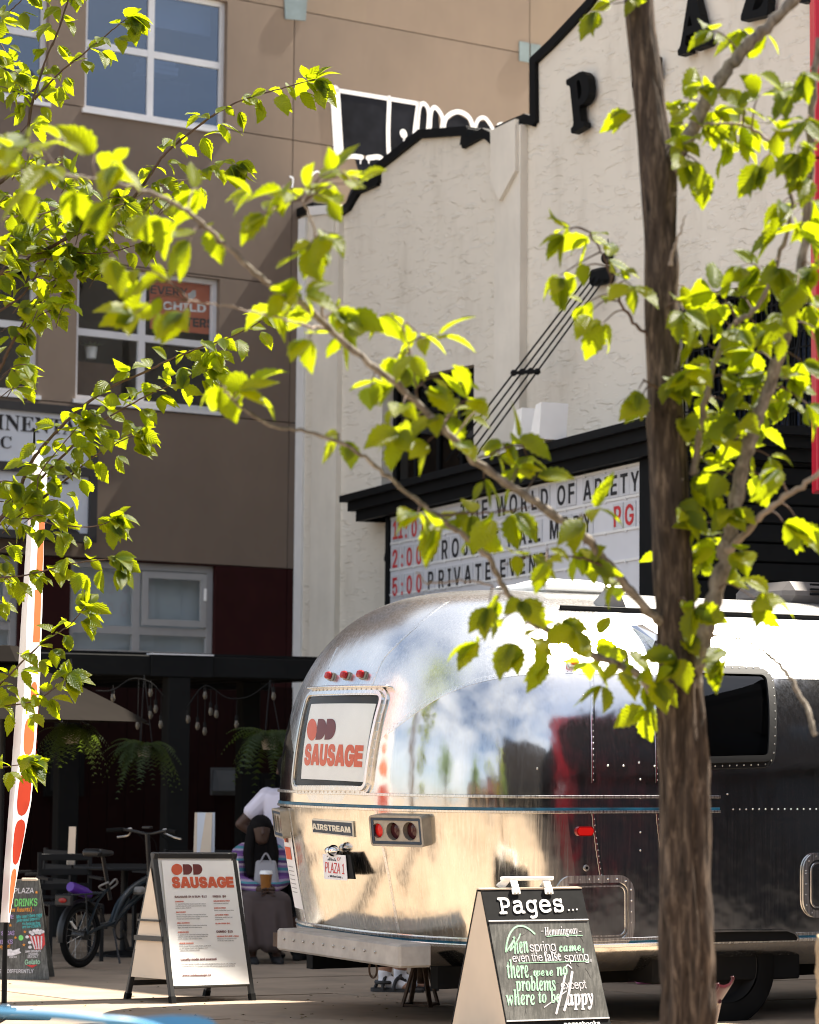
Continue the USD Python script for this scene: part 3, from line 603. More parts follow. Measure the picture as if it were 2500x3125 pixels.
# ------------------------------------------------------------------ silver trailer
TA = .5083; ta = V(math.cos(TA), math.sin(TA), 0); tw = V(math.sin(TA), -math.cos(TA), 0)     # along the body, and out of its near side
TO = V(-.4690, 15.413, 0); HW, ZB, Z0, ZT, TD, PRR, PWW, TE, LR, NN, TL = 1.2775, .4425, 1.1743, 2.4378, 2.5936, 8.625, 2.2926, .1348, .825, 2.5, 6.6
def surf(q, v, front=False):
    """The skin of the body. q: below 0 metres forward along the near side, 0 to 1 round the rear, above 1 along the far side. v: -1 lower trim, 0 belt, 1 crest."""
    q, v = np.broadcast_arrays(np.asarray(q, float), np.asarray(v, float))
    phi = np.pi / 2 * (1 - np.maximum(1 - np.clip(v, 0, 1), 0) ** 1.7); cp, sp = np.cos(phi), np.sin(phi)
    cp = np.maximum(cp, 0)
    low = np.clip(-v, 0, 1); un = np.clip(-v - 1, 0, 1)
    hw = np.where(v >= 0, HW * cp ** (2 / PWW), HW - .24 * un ** 1.7)
    z = np.where(v >= 0, Z0 + (ZT - Z0) * sp ** (2 / PWW), Z0 + (ZB - Z0) * low - .19 * un)
    e = np.where(v >= 0, TD * (1 - cp ** (2 / PRR)), TE * low ** 1.3 + .3 * un ** 1.7)
    psi = np.clip(q, 0, 1) * np.pi; c, s = np.cos(psi), np.maximum(np.sin(psi), 0)
    w = hw * np.sign(c) * np.abs(c) ** (2 / NN); t = e + LR * (1 - s ** (2 / NN))
    t = t + np.maximum(-q, 0) + np.maximum(q - 1, 0)
    if front: t = TL - t
    return TO + t[..., None] * ta + w[..., None] * tw + z[..., None] * V(0, 0, 1)
def snorm(q, v, d=.004):
    a = surf(q + d, v) - surf(q - d, v); b = surf(q, v + d) - surf(q, v - d); n = np.cross(a, b)
    n /= np.linalg.norm(n, axis=-1, keepdims=True) + 1e-12
    ctr = TO + 2.5 * ta + V(0, 0, 1.3); sgn = np.sign(((surf(q, v) - ctr) * n).sum(-1, keepdims=True)); return n * sgn
_q = np.concatenate([np.linspace(-4.5, -.003, 700), np.linspace(0, .8, 700)]); _v = np.linspace(-1.3, .97, 460)
_Q, _Vv = np.meshgrid(_q, _v, indexing='ij'); _S = surf(_Q, _Vv); _N = snorm(_Q, _Vv); _F = ((EYE - _S) * _N).sum(-1) > 0
_pq, _pv, _pp = _Q[_F], _Vv[_F], proj(_S[_F])
from scipy.spatial import cKDTree
_kd = cKDTree(_pp)
def inv(u, v):
    d, i = _kd.query([(u, v)], k=4); wgt = 1 / (d[0] + .05); wgt /= wgt.sum(); return float((_pq[i[0]] * wgt).sum()), float((_pv[i[0]] * wgt).sum())
def onskin(u, v, h=0.0):
    q, s = inv(u, v); return surf(q, s) + h * snorm(np.array(q), np.array(s))
def alu(name, rough, col=(.80, .80, .79), streak=.5, dirt=.25):
    c = np.array(col)
    return usdkit.material(stage, '/World/Looks/' + name, {
        'tc': ('texture_coordinate', {}), 'm1': ('mapping', dict(scale=(26.0, 26.0, .9))), 'n1': ('noise_texture', dict(scale=3.0, detail=5, roughness=.65)),
        'n2': ('noise_texture', dict(scale=2.6, detail=3, roughness=.45)), 'n3': ('noise_texture', dict(scale=1.2, detail=7, roughness=.65)),
        'rr': ('map_range', dict(from_min=.3, from_max=.75, to_min=rough * (1 - streak), to_max=rough * (1 + streak))),
        'cr': ('rgb_ramp', dict(ramp=[(.28, tuple(c * (1 - dirt) * np.array([1, .95, .88]))), (.52, tuple(c)), (.8, tuple(np.minimum(c * 1.05, 1)))])),
        'mx': ('math', dict(math_type='multiply_add', value2=.30)), 'mh': ('math', dict(math_type='multiply', value2=.70)),
        'b': ('bump', dict(strength=.8, distance=.009)), 'p': ('principled_bsdf', dict(metallic=1.0))},
        [('tc.object', 'm1.vector'), ('m1.vector', 'n1.vector'), ('tc.object', 'n2.vector'), ('tc.object', 'n3.vector'), ('n1.fac', 'rr.value'), ('rr.result', 'p.roughness'),
         ('n1.fac', 'mx.value1'), ('n3.fac', 'mh.value1'), ('mh.value', 'mx.value3'), ('mx.value', 'cr.fac'), ('cr.color', 'p.base_color'), ('n2.fac', 'b.height'), ('b.normal', 'p.normal')], surface='p.BSDF')
M['alu_side'] = alu('alu_side', .125, (.76, .75, .73), streak=.25, dirt=.12); M['alu_cap'] = alu('alu_cap', .24, (.80, .80, .79), streak=.22, dirt=.16); M['alu_rear'] = alu('alu_rear', .17, (.82, .785, .72), dirt=.4); M['alu_roof'] = alu('alu_roof', .34, (.84, .84, .83), streak=.18, dirt=.10)  # rear metal is tinted warm for the sunlit paving it mirrors
M['alu_trim'] = alu('alu_trim', .28, streak=.3)
reg('trim_blue', (.010, .095, .16), .45, var=.5, vscale=9); reg('navy', (.012, .03, .055), .5, var=.3)
reg('badge_cream', (.70, .66, .55), .5); reg('lens_red', (.30, .006, .006), .15, var=.1); reg('lens_dark', (.035, .004, .006), .12)
reg('lens_bright', (.62, .012, .01), .2, var=.1); reg('housing', (.33, .30, .25), .5, metal=.4, var=.15, vscale=20)
reg('plate_white', (.72, .72, .74), .45); reg('bumper_paint', (.36, .335, .305), .6, metal=.1, var=.16, vscale=9, streak=.14, bump=.0008, bscale=30)
tr_ = thing('travel_trailer', 'riveted silver aluminium travel trailer with rounded end', 'trailer', TO)
QS, QT = inv(1812, 2470)[0], inv(2004, 2200)[0]
QR, QL = inv(1165, 2570)[0], inv(905, 2600)[0]
def patch(name, q0, q1, v0, v1, nq, nv, mm, front=False):
    Q, S_ = np.meshgrid(np.linspace(q0, q1, nq), np.linspace(v0, v1, nv), indexing='ij'); Pg = surf(Q, S_, front)
    return part(tr_, name, grid_mesh(Pg, flip=front), M[mm], smooth=True)
VH = inv(1700, 2051)[1]
_sm = np.array([inv(*p) for p in [(1183, 2235), (1250, 2180), (1340, 2120), (1440, 2082), (1560, 2060), (1700, 2051)]]); _sm[:, 1] = np.minimum(_sm[:, 1], VH); _o = np.argsort(_sm[:, 0]); _sm = _sm[_o]
_qe = _sm[-1, 0]; VH2 = VH + .10
def vbound(q): return np.clip(np.interp(q, np.r_[_sm[:, 0], _qe + .10], np.r_[_sm[:, 1], .0015]), .0015, VH)
def bpatch(name, q0, q1, f0, f1, nq, nv, mm):
    q = np.linspace(q0, q1, nq); k = np.linspace(0, 1, nv); Q = np.repeat(q[:, None], nv, 1); S_ = f0(q)[:, None] * (1 - k) + f1(q)[:, None] * k
    return part(tr_, name, grid_mesh(surf(Q, S_)), M[mm], smooth=True)
vs = [(-1, 0, 26), (0, VH, 26), (VH, 1, 60)]
sidelen = TL / 2 - LR - .4
for (v0, v1, nv), mm in zip(vs, ('alu_rear', 'alu_side', 'alu_roof')):
    qq = [-sidelen, -2.2, QT, QS, .0, QR, QL, 1.0, 1 + sidelen] if v0 < 0 else [-sidelen, -2.2, QT, QS, .5, 1 - QS, 1 + sidelen]
    for a, b in zip(qq[:-1], qq[1:]):
        side = b <= QS + 1e-6 or a >= 1; nq_ = max(8, int((160 if v0 >= 0 else 70) * abs(min(b, 1) - max(a, 0)))) if not side else 12
        if v0 < 0: patch('shell_panel', a, b, v0, v1, nq_, nv, 'alu_side' if (side or b <= 0) else mm)
        elif v0 == 0:
            if a < .5: bpatch('shell_panel', a, b, lambda q: 0 * q, vbound, nq_, nv, 'alu_side')
            else: bpatch('shell_panel', a, b, lambda q: 0 * q, lambda q: vbound(1 - q), nq_, nv, 'alu_side')
        elif side: bpatch('shell_panel', a, b, vbound if a < .45 else (lambda q: vbound(1 - q)), lambda q: 0 * q + VH2, nq_, 14, 'alu_cap'); bpatch('shell_panel', a, b, lambda q: 0 * q + VH2, lambda q: 0 * q + 1, nq_, 70, mm)
        else: bpatch('shell_panel', a, b, vbound if a < .45 else (lambda q: vbound(1 - q)), lambda q: 0 * q + 1, nq_, 80, 'alu_cap')
    patch('shell_panel', -sidelen - .1, .5, v0, v1, 60, nv, 'alu_side', front=True); patch('shell_panel', .5, 1 + sidelen + .1, v0, v1, 60, nv, 'alu_side', front=True)
patch('belly_pan', -sidelen, 0, -1.9, -1.001, 20, 10, 'alu_rear'); patch('belly_pan', 0, 1, -1.9, -1.001, 70, 10, 'alu_rear'); patch('belly_pan', 1, 1 + sidelen, -1.9, -1.001, 20, 10, 'alu_rear')
part(tr_, 'chassis', [bx((2.9, 0, .32), (4.6, 1.7, .08), frame(TO, ta, -tw)), bx((2.9, .75, .24), (5.2, .08, .12), frame(TO, ta, -tw)), bx((2.9, -.75, .24), (5.2, .08, .12), frame(TO, ta, -tw)), bx((6.9, 0, .28), (1.2, .1, .1), frame(TO, ta, -tw))], M['black_matte'])
def ribbon(qv, w, h, round_=False):
    qv = np.asarray(qv, float); P_ = surf(qv[:, 0], qv[:, 1]); N_ = snorm(qv[:, 0], qv[:, 1]); T_ = np.gradient(P_, axis=0); T_ /= np.linalg.norm(T_, axis=1, keepdims=True); B_ = np.cross(N_, T_)
    prof = [(-.5, -.004), (-.5, h * .7), (-.35, h), (.35, h), (.5, h * .7), (.5, -.004)]
    return grid_mesh(np.stack([P_ + B_ * w * a + N_ * b for a, b in prof], 1), flip=True)
def rivets(qv, step, size=.005, off=0.0):
    qv = np.asarray(qv, float); P_ = surf(qv[:, 0], qv[:, 1]); L_ = np.concatenate([[0], np.cumsum(np.linalg.norm(np.diff(P_, axis=0), axis=1))])
    out = []
    for d in np.arange(step / 2, L_[-1], step):
        q, s = np.interp(d, L_, qv[:, 0]), np.interp(d, L_, qv[:, 1]); p = surf(q, s); n = snorm(np.array(q), np.array(s))
        b = trimesh.creation.icosphere(1, size); b.apply_scale((1, 1, .55)); x = unit(np.cross(n, (0, .1, 1.))); out.append(put(b, frame(p + n * .001, x, np.cross(n, x))))
    return out
def qvpath(pts, n=40):
    a = np.array([inv(*p) for p in pts]); t = np.linspace(0, 1, len(a)); k = np.linspace(0, 1, n)
    s = smoothpath(a, 8); return np.stack([np.interp(k, np.linspace(0, 1, len(s)), s[:, i]) for i in (0, 1)], 1)
allq = np.concatenate([np.linspace(-sidelen, 0, 40), np.linspace(.005, .995, 90), np.linspace(1, 1 + sidelen, 20)])
belt_end = inv(2205, 2463)[0]
bq = allq[allq > belt_end]
part(tr_, 'belt_moulding', [ribbon([(q, .012) for q in bq], .016, .014), ribbon([(q, -.026) for q in bq], .016, .014)], M['alu_trim'], smooth=30)
part(tr_, 'belt_insert', ribbon([(q, -.007) for q in bq], .017, .007), M['trim_blue'], smooth=30)
part(tr_, 'rivet_row', rivets([(q, -.01) for q in allq[allq <= belt_end]], .045, .005), M['alu_trim'], kind='stuff')
part(tr_, 'lower_moulding', [ribbon([(q, -.975) for q in allq], .018, .012), ribbon([(q, -1.06) for q in allq], .022, .014)], M['alu_trim'], smooth=30)
part(tr_, 'lower_insert', ribbon([(q, -1.012) for q in allq], .042, .006), M['trim_blue'], smooth=30)
seams = [([(1183, 2235), (1250, 2180), (1340, 2120), (1440, 2082), (1560, 2060), (1700, 2051), (1785, 2050)], .030, 1), ([(1369, 1836), (1290, 1895), (1217, 1960), (1170, 2010), (1134, 2094)], .018, 1), ([(1030, 1975), (1012, 2015), (1003, 2041)], .018, 1),
         ([(1147, 2475), (1167, 2580), (1190, 2690), (1217, 2846)], .022, 1), ([(882, 2466), (902, 2600), (933, 2812)], .022, 1)]
for pts, w, r in seams:
    qv = qvpath(pts); part(tr_, 'seam', ribbon(qv, w, .002), M['alu_trim'], smooth=30)
    part(tr_, 'rivet_row', rivets(qv, .034, .0042), M['alu_side'], kind='stuff')
for q in (QS, QT):
    v1_ = VH if q == QS else inv(2004, 2063)[1]
    for v0_, v1__ in ((-.97, -.04), (.03, v1_)):
        qv = [(q, s) for s in np.linspace(v0_, v1__, 40)]; part(tr_, 'seam', ribbon(qv, .026, .002), M['alu_side'], smooth=30)
        part(tr_, 'rivet_row', rivets(qv, .034, .0042), M['alu_side'], kind='stuff')
qv = [(q, VH) for q in np.linspace(QS, -sidelen, 40)]; part(tr_, 'seam', ribbon(qv, .02, .002), M['alu_trim'], smooth=30)
sc_ = []
for (u, v) in [(1855, 2110), (1855, 2335), (1903, 2335), (1998, 2335), (1950, 2325), (1955, 2380), (1955, 2435), (1955, 2540), (1955, 2595), (2335, 2022), (2440, 2050), (2340, 2110), (2220, 2420), (1780, 2120), (1640, 2350)]:
    sc_ += rivets([inv(u, v), inv(u + 3, v)], 1e-3, .006)[:1]
part(tr_, 'rivet_row', sc_, M['alu_trim'], kind='stuff')
# windows
def fitplane(px, lift=0.0):
    P_ = np.array([onskin(*p) for p in px]); c = P_.mean(0); u_, s_, vt = np.linalg.svd(P_ - c); n = vt[2]; n = n if n @ (EYE - c) > 0 else -n
    x = unit(np.cross((0, 0, 1), n)); y = np.cross(n, x); return Plane(c + n * lift, x, y)
from scipy.interpolate import LinearNDInterpolator
class Drape:
    def __init__(s, pl, rad=1.0):
        S_ = _S[_F].reshape(-1, 3); L_ = S_ - pl.o; a, b, c = L_ @ pl.x, L_ @ pl.y, L_ @ pl.n; k = (np.abs(a) < rad) & (np.abs(b) < rad) & (np.abs(c) < .35); k &= (np.arange(len(a)) % 3 == 0)
        s.pl = pl; s.f = LinearNDInterpolator(np.stack([a[k], b[k]], 1), c[k])
    def __call__(s, mesh, size=.05, keep=1.0):
        if isinstance(mesh, (list, tuple)): mesh = cat(mesh)
        v, f = trimesh.remesh.subdivide_to_size(mesh.vertices, mesh.faces, size); L_ = v - s.pl.o; c = s.f(L_ @ s.pl.x, L_ @ s.pl.y); c = np.where(np.isnan(c), 0, c)
        return trimesh.Trimesh(v + (c * keep)[:, None] * s.pl.n, f, process=False)
rwpx = [(951, 2105), (1194, 2098), (1136, 2428), (893, 2424)]
RW = fitplane(rwpx, .004)
RD = Drape(RW)
mids = [(1072, 2101), (1166, 2262), (1014, 2426), (921, 2262)]

q4 = np.array([RW.hit(*p) for p in rwpx])
def quadrect(q4, r): return Polygon(q4).buffer(-r, join_style=2).buffer(r, quad_segs=6)
ro = quadrect(q4, .085)
def rough_hole(a, d1, d2, r): return a.buffer(-d1), a.buffer(-d2)
w_ = part(tr_, 'rear_window', RD([extrude(ro.difference(ro.buffer(-.024)), .02, RW.T(), z=-.006), extrude(ro.buffer(-.02).difference(ro.buffer(-.04)), .035, RW.T(), z=-.004), extrude(ro.buffer(-.037).difference(ro.buffer(-.047)), .024, RW.T(), z=-.002)]), M['alu_trim'])
part(w_, 'backing', RD(extrude(ro.buffer(-.03), .004, RW.T(), z=.002)), M['room_dark'])
part(w_, 'pane', RD(extrude(ro.buffer(-.038), .003, RW.T(), z=.016)), M['pane_thin'], smooth=30)
bnd = np.array(ro.buffer(-.012).exterior.coords)
part(w_, 'rivet_row', RD([put(trimesh.creation.icosphere(1, .005), RW.T(*LineString(bnd).interpolate(d).coords[0], .015)) for d in np.arange(0, LineString(bnd).length, .05)]), M['alu_trim'], kind='stuff')
hd = RW.hit(960, 2103), RW.hit(1192, 2096)
part(w_, 'drip_rail', RD(bar(RW.at(*hd[0], .02), RW.at(*hd[1], .02), .05, .012, up=RW.y, bev=.004)), M['alu_trim'])
c3 = crop(800, 1750, 900 / 1725)
PO = Plane(RW.o + RW.n * .010, RW.x, RW.y)
po = thing('window_poster', 'white poster with orange and maroon lettering inside the trailer rear window', 'poster', PO.o)
pq_ = PO.poly([c3(p) for p in [(310, 768), (684, 766), (612, 1224), (244, 1204)]])
part(po, 'sheet', RD(extrude(pq_, .002, PO.T(), z=-.002)), M['white_paint'])
reg('print_orange', (.62, .11, .045), .6, var=.05); reg('print_maroon', (.14, .022, .02), .6, var=.05); reg('print_grey', (.30, .29, .29), .7)
def dshape(pl, pts): return RD(extrude(pl.poly(pts).buffer(0), .001, pl.T(), z=.0015))
def oval(c, rx, ry, n=28): return [c3((c[0] + rx * math.cos(a), c[1] + ry * math.sin(a))) for a in np.linspace(0, 2 * np.pi, n, endpoint=False)]
def dee(x0, y0, x1, y1, lean, n=14):
    pts = [(x0, y1), (x0 + lean, y0)]; r = (y1 - y0) / 2
    for a in np.linspace(-np.pi / 2, np.pi / 2, n): pts.append((x0 + lean * (.5 - math.sin(a) / 2) + (x1 - x0) * (.42 + .58 * math.cos(a)), (y0 + y1) / 2 + r * math.sin(a)))
    return pts
part(po, 'logo_letter', dshape(PO, oval((328, 920), 33, 64)), M['print_orange'])
part(po, 'logo_letter', dshape(PO, [c3(p) for p in dee(352, 858, 410, 980, 16)]), M['print_maroon']); part(po, 'logo_letter', dshape(PO, [c3(p) for p in dee(408, 858, 468, 980, 16)]), M['print_maroon'])
part(po, 'lettering', RD(PO.text('SAUSAGE', *c3((272, 1122)), *c3((612, 1136)), 118 * .52, weight=900, lift=.0015, grow=1.2)), M['print_orange'])
# side window
reg('side_backing', (.045, .042, .040), .9)  # grey sheet added behind the pane to soften its dark
swpx = [(2090, 2030), (2352, 2037), (2361, 2342), (2090, 2350)]
SW = fitplane(swpx, .006); q4 = np.array([SW.hit(*p) for p in swpx]); so = quadrect(q4, .09); SD = Drape(SW)
w_ = part(tr_, 'side_window', SD([extrude(so.difference(so.buffer(-.03)), .02, SW.T(), z=-.004), extrude(so.buffer(-.026).difference(so.buffer(-.062)), .035, SW.T(), z=-.002)]), M['dark_metal'])
part(w_, 'backing', SD(extrude(so.buffer(-.04), .004, SW.T(), z=.003)), M['side_backing']); part(w_, 'pane', SD(extrude(so.buffer(-.055), .003, SW.T(), z=.018)), M['pane_dark'], smooth=30)
bnd = LineString(so.buffer(-.014).exterior.coords); part(w_, 'rivet_row', SD([put(trimesh.creation.icosphere(1, .005), SW.T(*bnd.interpolate(d).coords[0], .017)) for d in np.arange(0, bnd.length, .05)]), M['alu_trim'], kind='stuff')
# hatches
for k, px in enumerate([[(1694, 2674), (1936, 2670), (1934, 2886), (1690, 2894)], [(2449, 2602), (2640, 2604), (2640, 2796), (2449, 2802)]]):
    HP = fitplane(px, .004) if k == 0 else Plane(onskin(2480, 2700) + tw * .006, ta, V(0, 0, 1))
    ho = quadrect(np.array([HP.hit(*p) for p in px]), .10); HD = Drape(HP) if k == 0 else (lambda m_: cat(m_) if isinstance(m_, list) else m_)
    h_ = part(tr_, 'hatch', HD(extrude(ho.buffer(-.045), .006, HP.T(), z=.001)), M['alu_side'])
    part(h_, 'frame', HD([extrude(ho.difference(ho.buffer(-.04)), .012, HP.T(), z=-.002), extrude(ho.buffer(-.055).difference(ho.buffer(-.063)), .010, HP.T(), z=.002)]), M['alu_trim'])
    bnd = LineString(ho.buffer(-.02).exterior.coords); part(h_, 'rivet_row', [put(trimesh.creation.icosphere(1, .005), HP.T(*bnd.interpolate(d).coords[0], .008)) for d in np.arange(0, bnd.length, .06)], M['alu_trim'], kind='stuff')
# tail light clusters
c5b = crop(830, 2430, 500 / 1725)
def cluster(mirror):
    px = [c5b(p) for p in [(1112, 180), (1665, 190), (1697, 518), (1135, 502)]]
    P_ = np.array([onskin(*p) for p in px]); lens = [c5b((1190, 345)), c5b((1345, 355)), c5b((1525, 355))]; L_ = np.array([onskin(*p) for p in lens])
    loc = lambda A: np.stack([(A - TO) @ ta, (A - TO) @ tw, A[:, 2]], 1)
    P_, L_ = loc(P_), loc(L_)
    if mirror: P_[:, 1] *= -1; L_[:, 1] *= -1
    wd = lambda A: TO + A[:, :1] * ta + A[:, 1:2] * tw + A[:, 2:3] * V(0, 0, 1)
    P_, L_ = wd(P_), wd(L_); c = P_.mean(0); x = unit((P_[1] + P_[2] - P_[0] - P_[3]) * (-1 if mirror else 1)); up_ = unit(P_[0] + P_[1] - P_[2] - P_[3]); n = unit(np.cross(x, up_)); y = np.cross(n, x)
    if n @ -ta < 0 and mirror: n = n
    o = c + n * (.012 if mirror else .034); W2 = (np.linalg.norm(P_[1] - P_[0]) + np.linalg.norm(P_[2] - P_[3])) / 4; H2 = (np.linalg.norm(P_[3] - P_[0]) + np.linalg.norm(P_[2] - P_[1])) / 4
    T = frame(o, x, y)
    lx = [((q - o) @ x, (q - o) @ y) for q in L_]; rr = [H2 * .50, H2 * .60, H2 * .62]
    face = rrect(-W2, -H2, W2, H2, .02)
    holes_ = unary_union([Point(*a).buffer(r, quad_segs=10) for a, r in zip(lx, rr)])
    cl_ = part(tr_, 'tail_light', [extrude(face.difference(face.buffer(-.012)), .085, T, z=-.045), extrude(face.buffer(-.01).difference(holes_), .016, T, z=.018)], M['housing'])
    part(cl_, 'back_plate', extrude(face.buffer(-.012), .006, T, z=-.012), M['black_paint'])
    part(cl_, 'border', extrude(face.buffer(-.014).difference(face.buffer(-.028)), .012, T, z=.026), M['navy'])
    for a, r, mm in zip(lx, rr, ('lens_bright', 'lens_dark', 'lens_dark')):
        dp = .0 if mm == 'lens_bright' else -.012
        part(cl_, 'lens', put(lathe([(0, .012), (r * .6, .009), (r * .98, 0), (r * .98, -.01), (0, -.01)]), T @ trimesh.transformations.translation_matrix((a[0], a[1], .012 + dp))), M[mm], smooth=50)
        part(cl_, 'lens_tube', extrude(Point(*a).buffer(r, quad_segs=10).difference(Point(*a).buffer(r * .96, quad_segs=10)), .042, T, z=-.006), M['housing'])
cluster(False); cluster(True)
# badge, number plate, marker lights
BP = fitplane([c5b(p) for p in [(425, 245), (850, 272), (862, 430), (440, 385)]], .006)
bp = BP.poly([c5b(p) for p in [(424, 238), (852, 266), (864, 434), (436, 388)]])
b_ = part(tr_, 'badge', extrude(bp, .008, BP.T(), z=-.004), M['badge_cream'])
part(b_, 'field', extrude(bp.buffer(-.008), .006, BP.T(), z=0), M['navy'])
part(b_, 'lettering', BP.text('AIRSTREAM', *c5b((442, 345)), *c5b((842, 385)), 62 * .29, weight=900, lift=.0075), M['badge_cream'])
pc = onskin(1024, 2646); rn = unit(-ta + V(0, 0, .02)); PP = Plane(pc + rn * .06, unit(np.cross((0, 0, 1), rn)), (0, 0, 1))
pp_ = PP.poly([c5b(p) for p in [(538, 606), (778, 622), (800, 888), (556, 872)]])
n_ = part(tr_, 'number_plate', extrude(pp_.buffer(-.006).buffer(.006), .003, PP.T()), M['plate_white'])
part(n_, 'lettering', PP.text('PLAZA 1', *c5b((568, 800)), *c5b((770, 822)), 108 * .29, weight=400, lift=.004), M['ink_red'], 'red lettering')
part(n_, 'lettering', PP.text('Alberta', *c5b((592, 676)), *c5b((682, 684)), 34 * .29, 'script', lift=.004), M['navy'])
part(n_, 'lettering', [PP.text('Wild Rose County', *c5b((618, 852)), *c5b((736, 862)), 22 * .29, weight=500, lift=.004, size=40)], M['navy'])
part(n_, 'rose', extrude(unary_union([Point(*(PP.hit(*c5b((708 + 12 * math.cos(a), 662 + 14 * math.sin(a)))))).buffer(.004) for a in np.linspace(0, 5.03, 5)]), .001, PP.T(), z=.004), M['print_orange'])
for p in ((592, 634), (730, 650), (605, 846), (748, 862)): part(n_, 'bolt', put(trimesh.creation.icosphere(1, .004), PP.T(*PP.hit(*c5b(p)), .004)), M['steel'])
hb = PP.hit(*c5b((775, 612))), PP.hit(*c5b((880, 872)))
part(tr_, 'plate_bracket', extrude(PP.poly([c5b(p) for p in [(560, 614), (815, 616), (856, 872), (575, 868)]]), .012, PP.T(), z=-.018), M['black_paint'])
lc = PP.at(*PP.hit(*c5b((640, 572))), .0)
e_ = trimesh.creation.icosphere(3, 1.0); e_.apply_scale((.034, .066, .027)); 
part(tr_, 'plate_lamp', put(e_, frame(lc + PP.n * .004, PP.n, PP.x)), M['chrome'], smooth=True)
part(tr_, 'plate_lamp_band', put(lathe([(.02, -.004), (.033, -.004), (.033, .004), (.02, .004)]), frame(lc + PP.x * .016 + PP.n * .004, PP.y, PP.n)), M['black_paint'])
for (u, v, sx, sz, mm) in [(1014, 2067, .050, .042, 'lens_red'), (1061, 2066, .050, .042, 'lens_red'), (1111, 2064, .050, .042, 'lens_red')]:
    q, s = inv(u, v); p = surf(q, s); n = snorm(np.array(q), np.array(s)); y = unit(V(0, 0, 1) - n * n[2]); T = frame(p, np.cross(y, n), y, n)
    l_ = part(tr_, 'marker_light', bx((0, 0, .006), (sx * 1.15, sz * 1.1, .012), T, bev=.003), M['housing']); part(l_, 'lens', bx((0, 0, .026), (sx, sz, .036), T, bev=.01), M[mm])
def skinT(u, v, h=0):
    q, s = inv(u, v); p = surf(q, s); n = snorm(np.array(q), np.array(s)); y = unit(V(0, 0, 1) - n * n[2]); return frame(p + n * h, np.cross(y, n), y, n)
T = skinT(1783, 2537); l_ = part(tr_, 'marker_light', extrude(LineString([(-.03, 0), (.03, 0)]).buffer(.026), .014, T, z=-.002), M['lens_red'], 'oval red side marker'); part(l_, 'lens', extrude(LineString([(-.028, 0), (.028, 0)]).buffer(.02), .008, T, z=.011), M['lens_bright'])
T = skinT(1746, 2027); l_ = part(tr_, 'marker_light', bx((0, 0, .01), (.06, .05, .02), T, bev=.005), M['white_plastic']); part(l_, 'lens', bx((0, 0, .03), (.05, .042, .03), T, bev=.01), M['lens_bright'])
T = skinT(1970, 2214)
vn = part(tr_, 'porthole_vent', lathe([(.018, .02), (.02, .028), (.026, .028), (.03, .016), (.048, .008), (.05, .002), (.018, .002)], T), M['alu_trim'], smooth=40); part(vn, 'vent_hole', lathe([(0, .006), (.019, .006), (.019, .003), (0, .003)], T), M['black_matte'])
T = skinT(1789, 2649); k_ = part(tr_, 'socket', lathe([(.008, .008), (.016, .008), (.018, .0), (.008, 0)], T), M['steel']); part(k_, 'socket_hole', lathe([(0, .003), (.012, .003), (.012, .001), (0, .001)], T), M['black_matte'])
# roof fittings
def crest_t(u):
    lo, hi = -1, 7
    for _ in range(40):
        m_ = (lo + hi) / 2
        if proj(TO + m_ * ta + V(0, 0, ZT))[0] < u: lo = m_
        else: hi = m_
    return lo
def RT_(t, w, z): return frame(TO + t * ta + w * tw + V(0, 0, z), ta, -tw)
sk = part(tr_, 'skylight', [bx((0, 0, .05), (.60, .6, .05), RT_(crest_t(1712), 0, ZT - .03), bev=.02), bx((-.01, 0, .02), (.5, .5, .05), RT_(crest_t(1712), 0, ZT - .03))], M['white_plastic'])
part(sk, 'skylight_dome', put(lathe([(0, .035), (.2, .03), (.27, .012), (.285, 0), (0, 0)], sec=4), RT_(crest_t(1706), 0, ZT + .044) @ trimesh.transformations.rotation_matrix(math.pi / 4, (0, 0, 1))), M['white_plastic'])
part(tr_, 'chimney_cap', cyl(TO + crest_t(1522) * ta + V(0, 0, ZT - .04), TO + crest_t(1520) * ta + V(0, 0, ZT + .015), .05, 16), M['steel'], smooth=40)
T = skinT(1864, 1850)
part(tr_, 'antenna_foot', put(trimesh.convex.convex_hull(np.array([(-.085, -.05, 0), (.085, -.05, 0), (.085, .06, 0), (-.085, .06, 0), (-.035, -.01, .10), (.03, -.01, .10), (.03, .05, .09), (-.035, .05, .09)])), skinT(1864, 1852)), M['galv'])
ra, rb_ = inv(1709, 1859), inv(2496, 1890)
part(tr_, 'awning_rail', [ribbon([(ra[0] + (rb_[0] - .6 - ra[0]) * k, ra[1] + (rb_[1] - ra[1]) * k) for k in np.linspace(0, 1.0, 40)], .014, .026)], M['dark_metal'])
T = skinT(1968, 1945); part(tr_, 'vent_scoop', put(trimesh.convex.convex_hull(np.array([(-.05, .10, .0), (.04, .12, .0), (.065, -.09, .0), (.0, -.10, .0), (.05, -.08, .07), (.0, -.09, .05), (-.03, .08, .02)])), T), M['chrome'])
act = crest_t(2490); reg('galv_roof', (.14, .125, .115), .7)
ac = part(tr_, 'air_conditioner', [bx((0, 0, .075), (.90, .60, .15), RT_(act, 0, ZT - .03), bev=.06)], M['galv_roof'], 'grey rounded roof air conditioner')
part(ac, 'vent_louvre', [bx((.02, -.312, .07 + .03 * k), (.6, .02, .012), RT_(act, 0, ZT - .03)) for k in range(3)], M['black_paint'], kind='stuff')
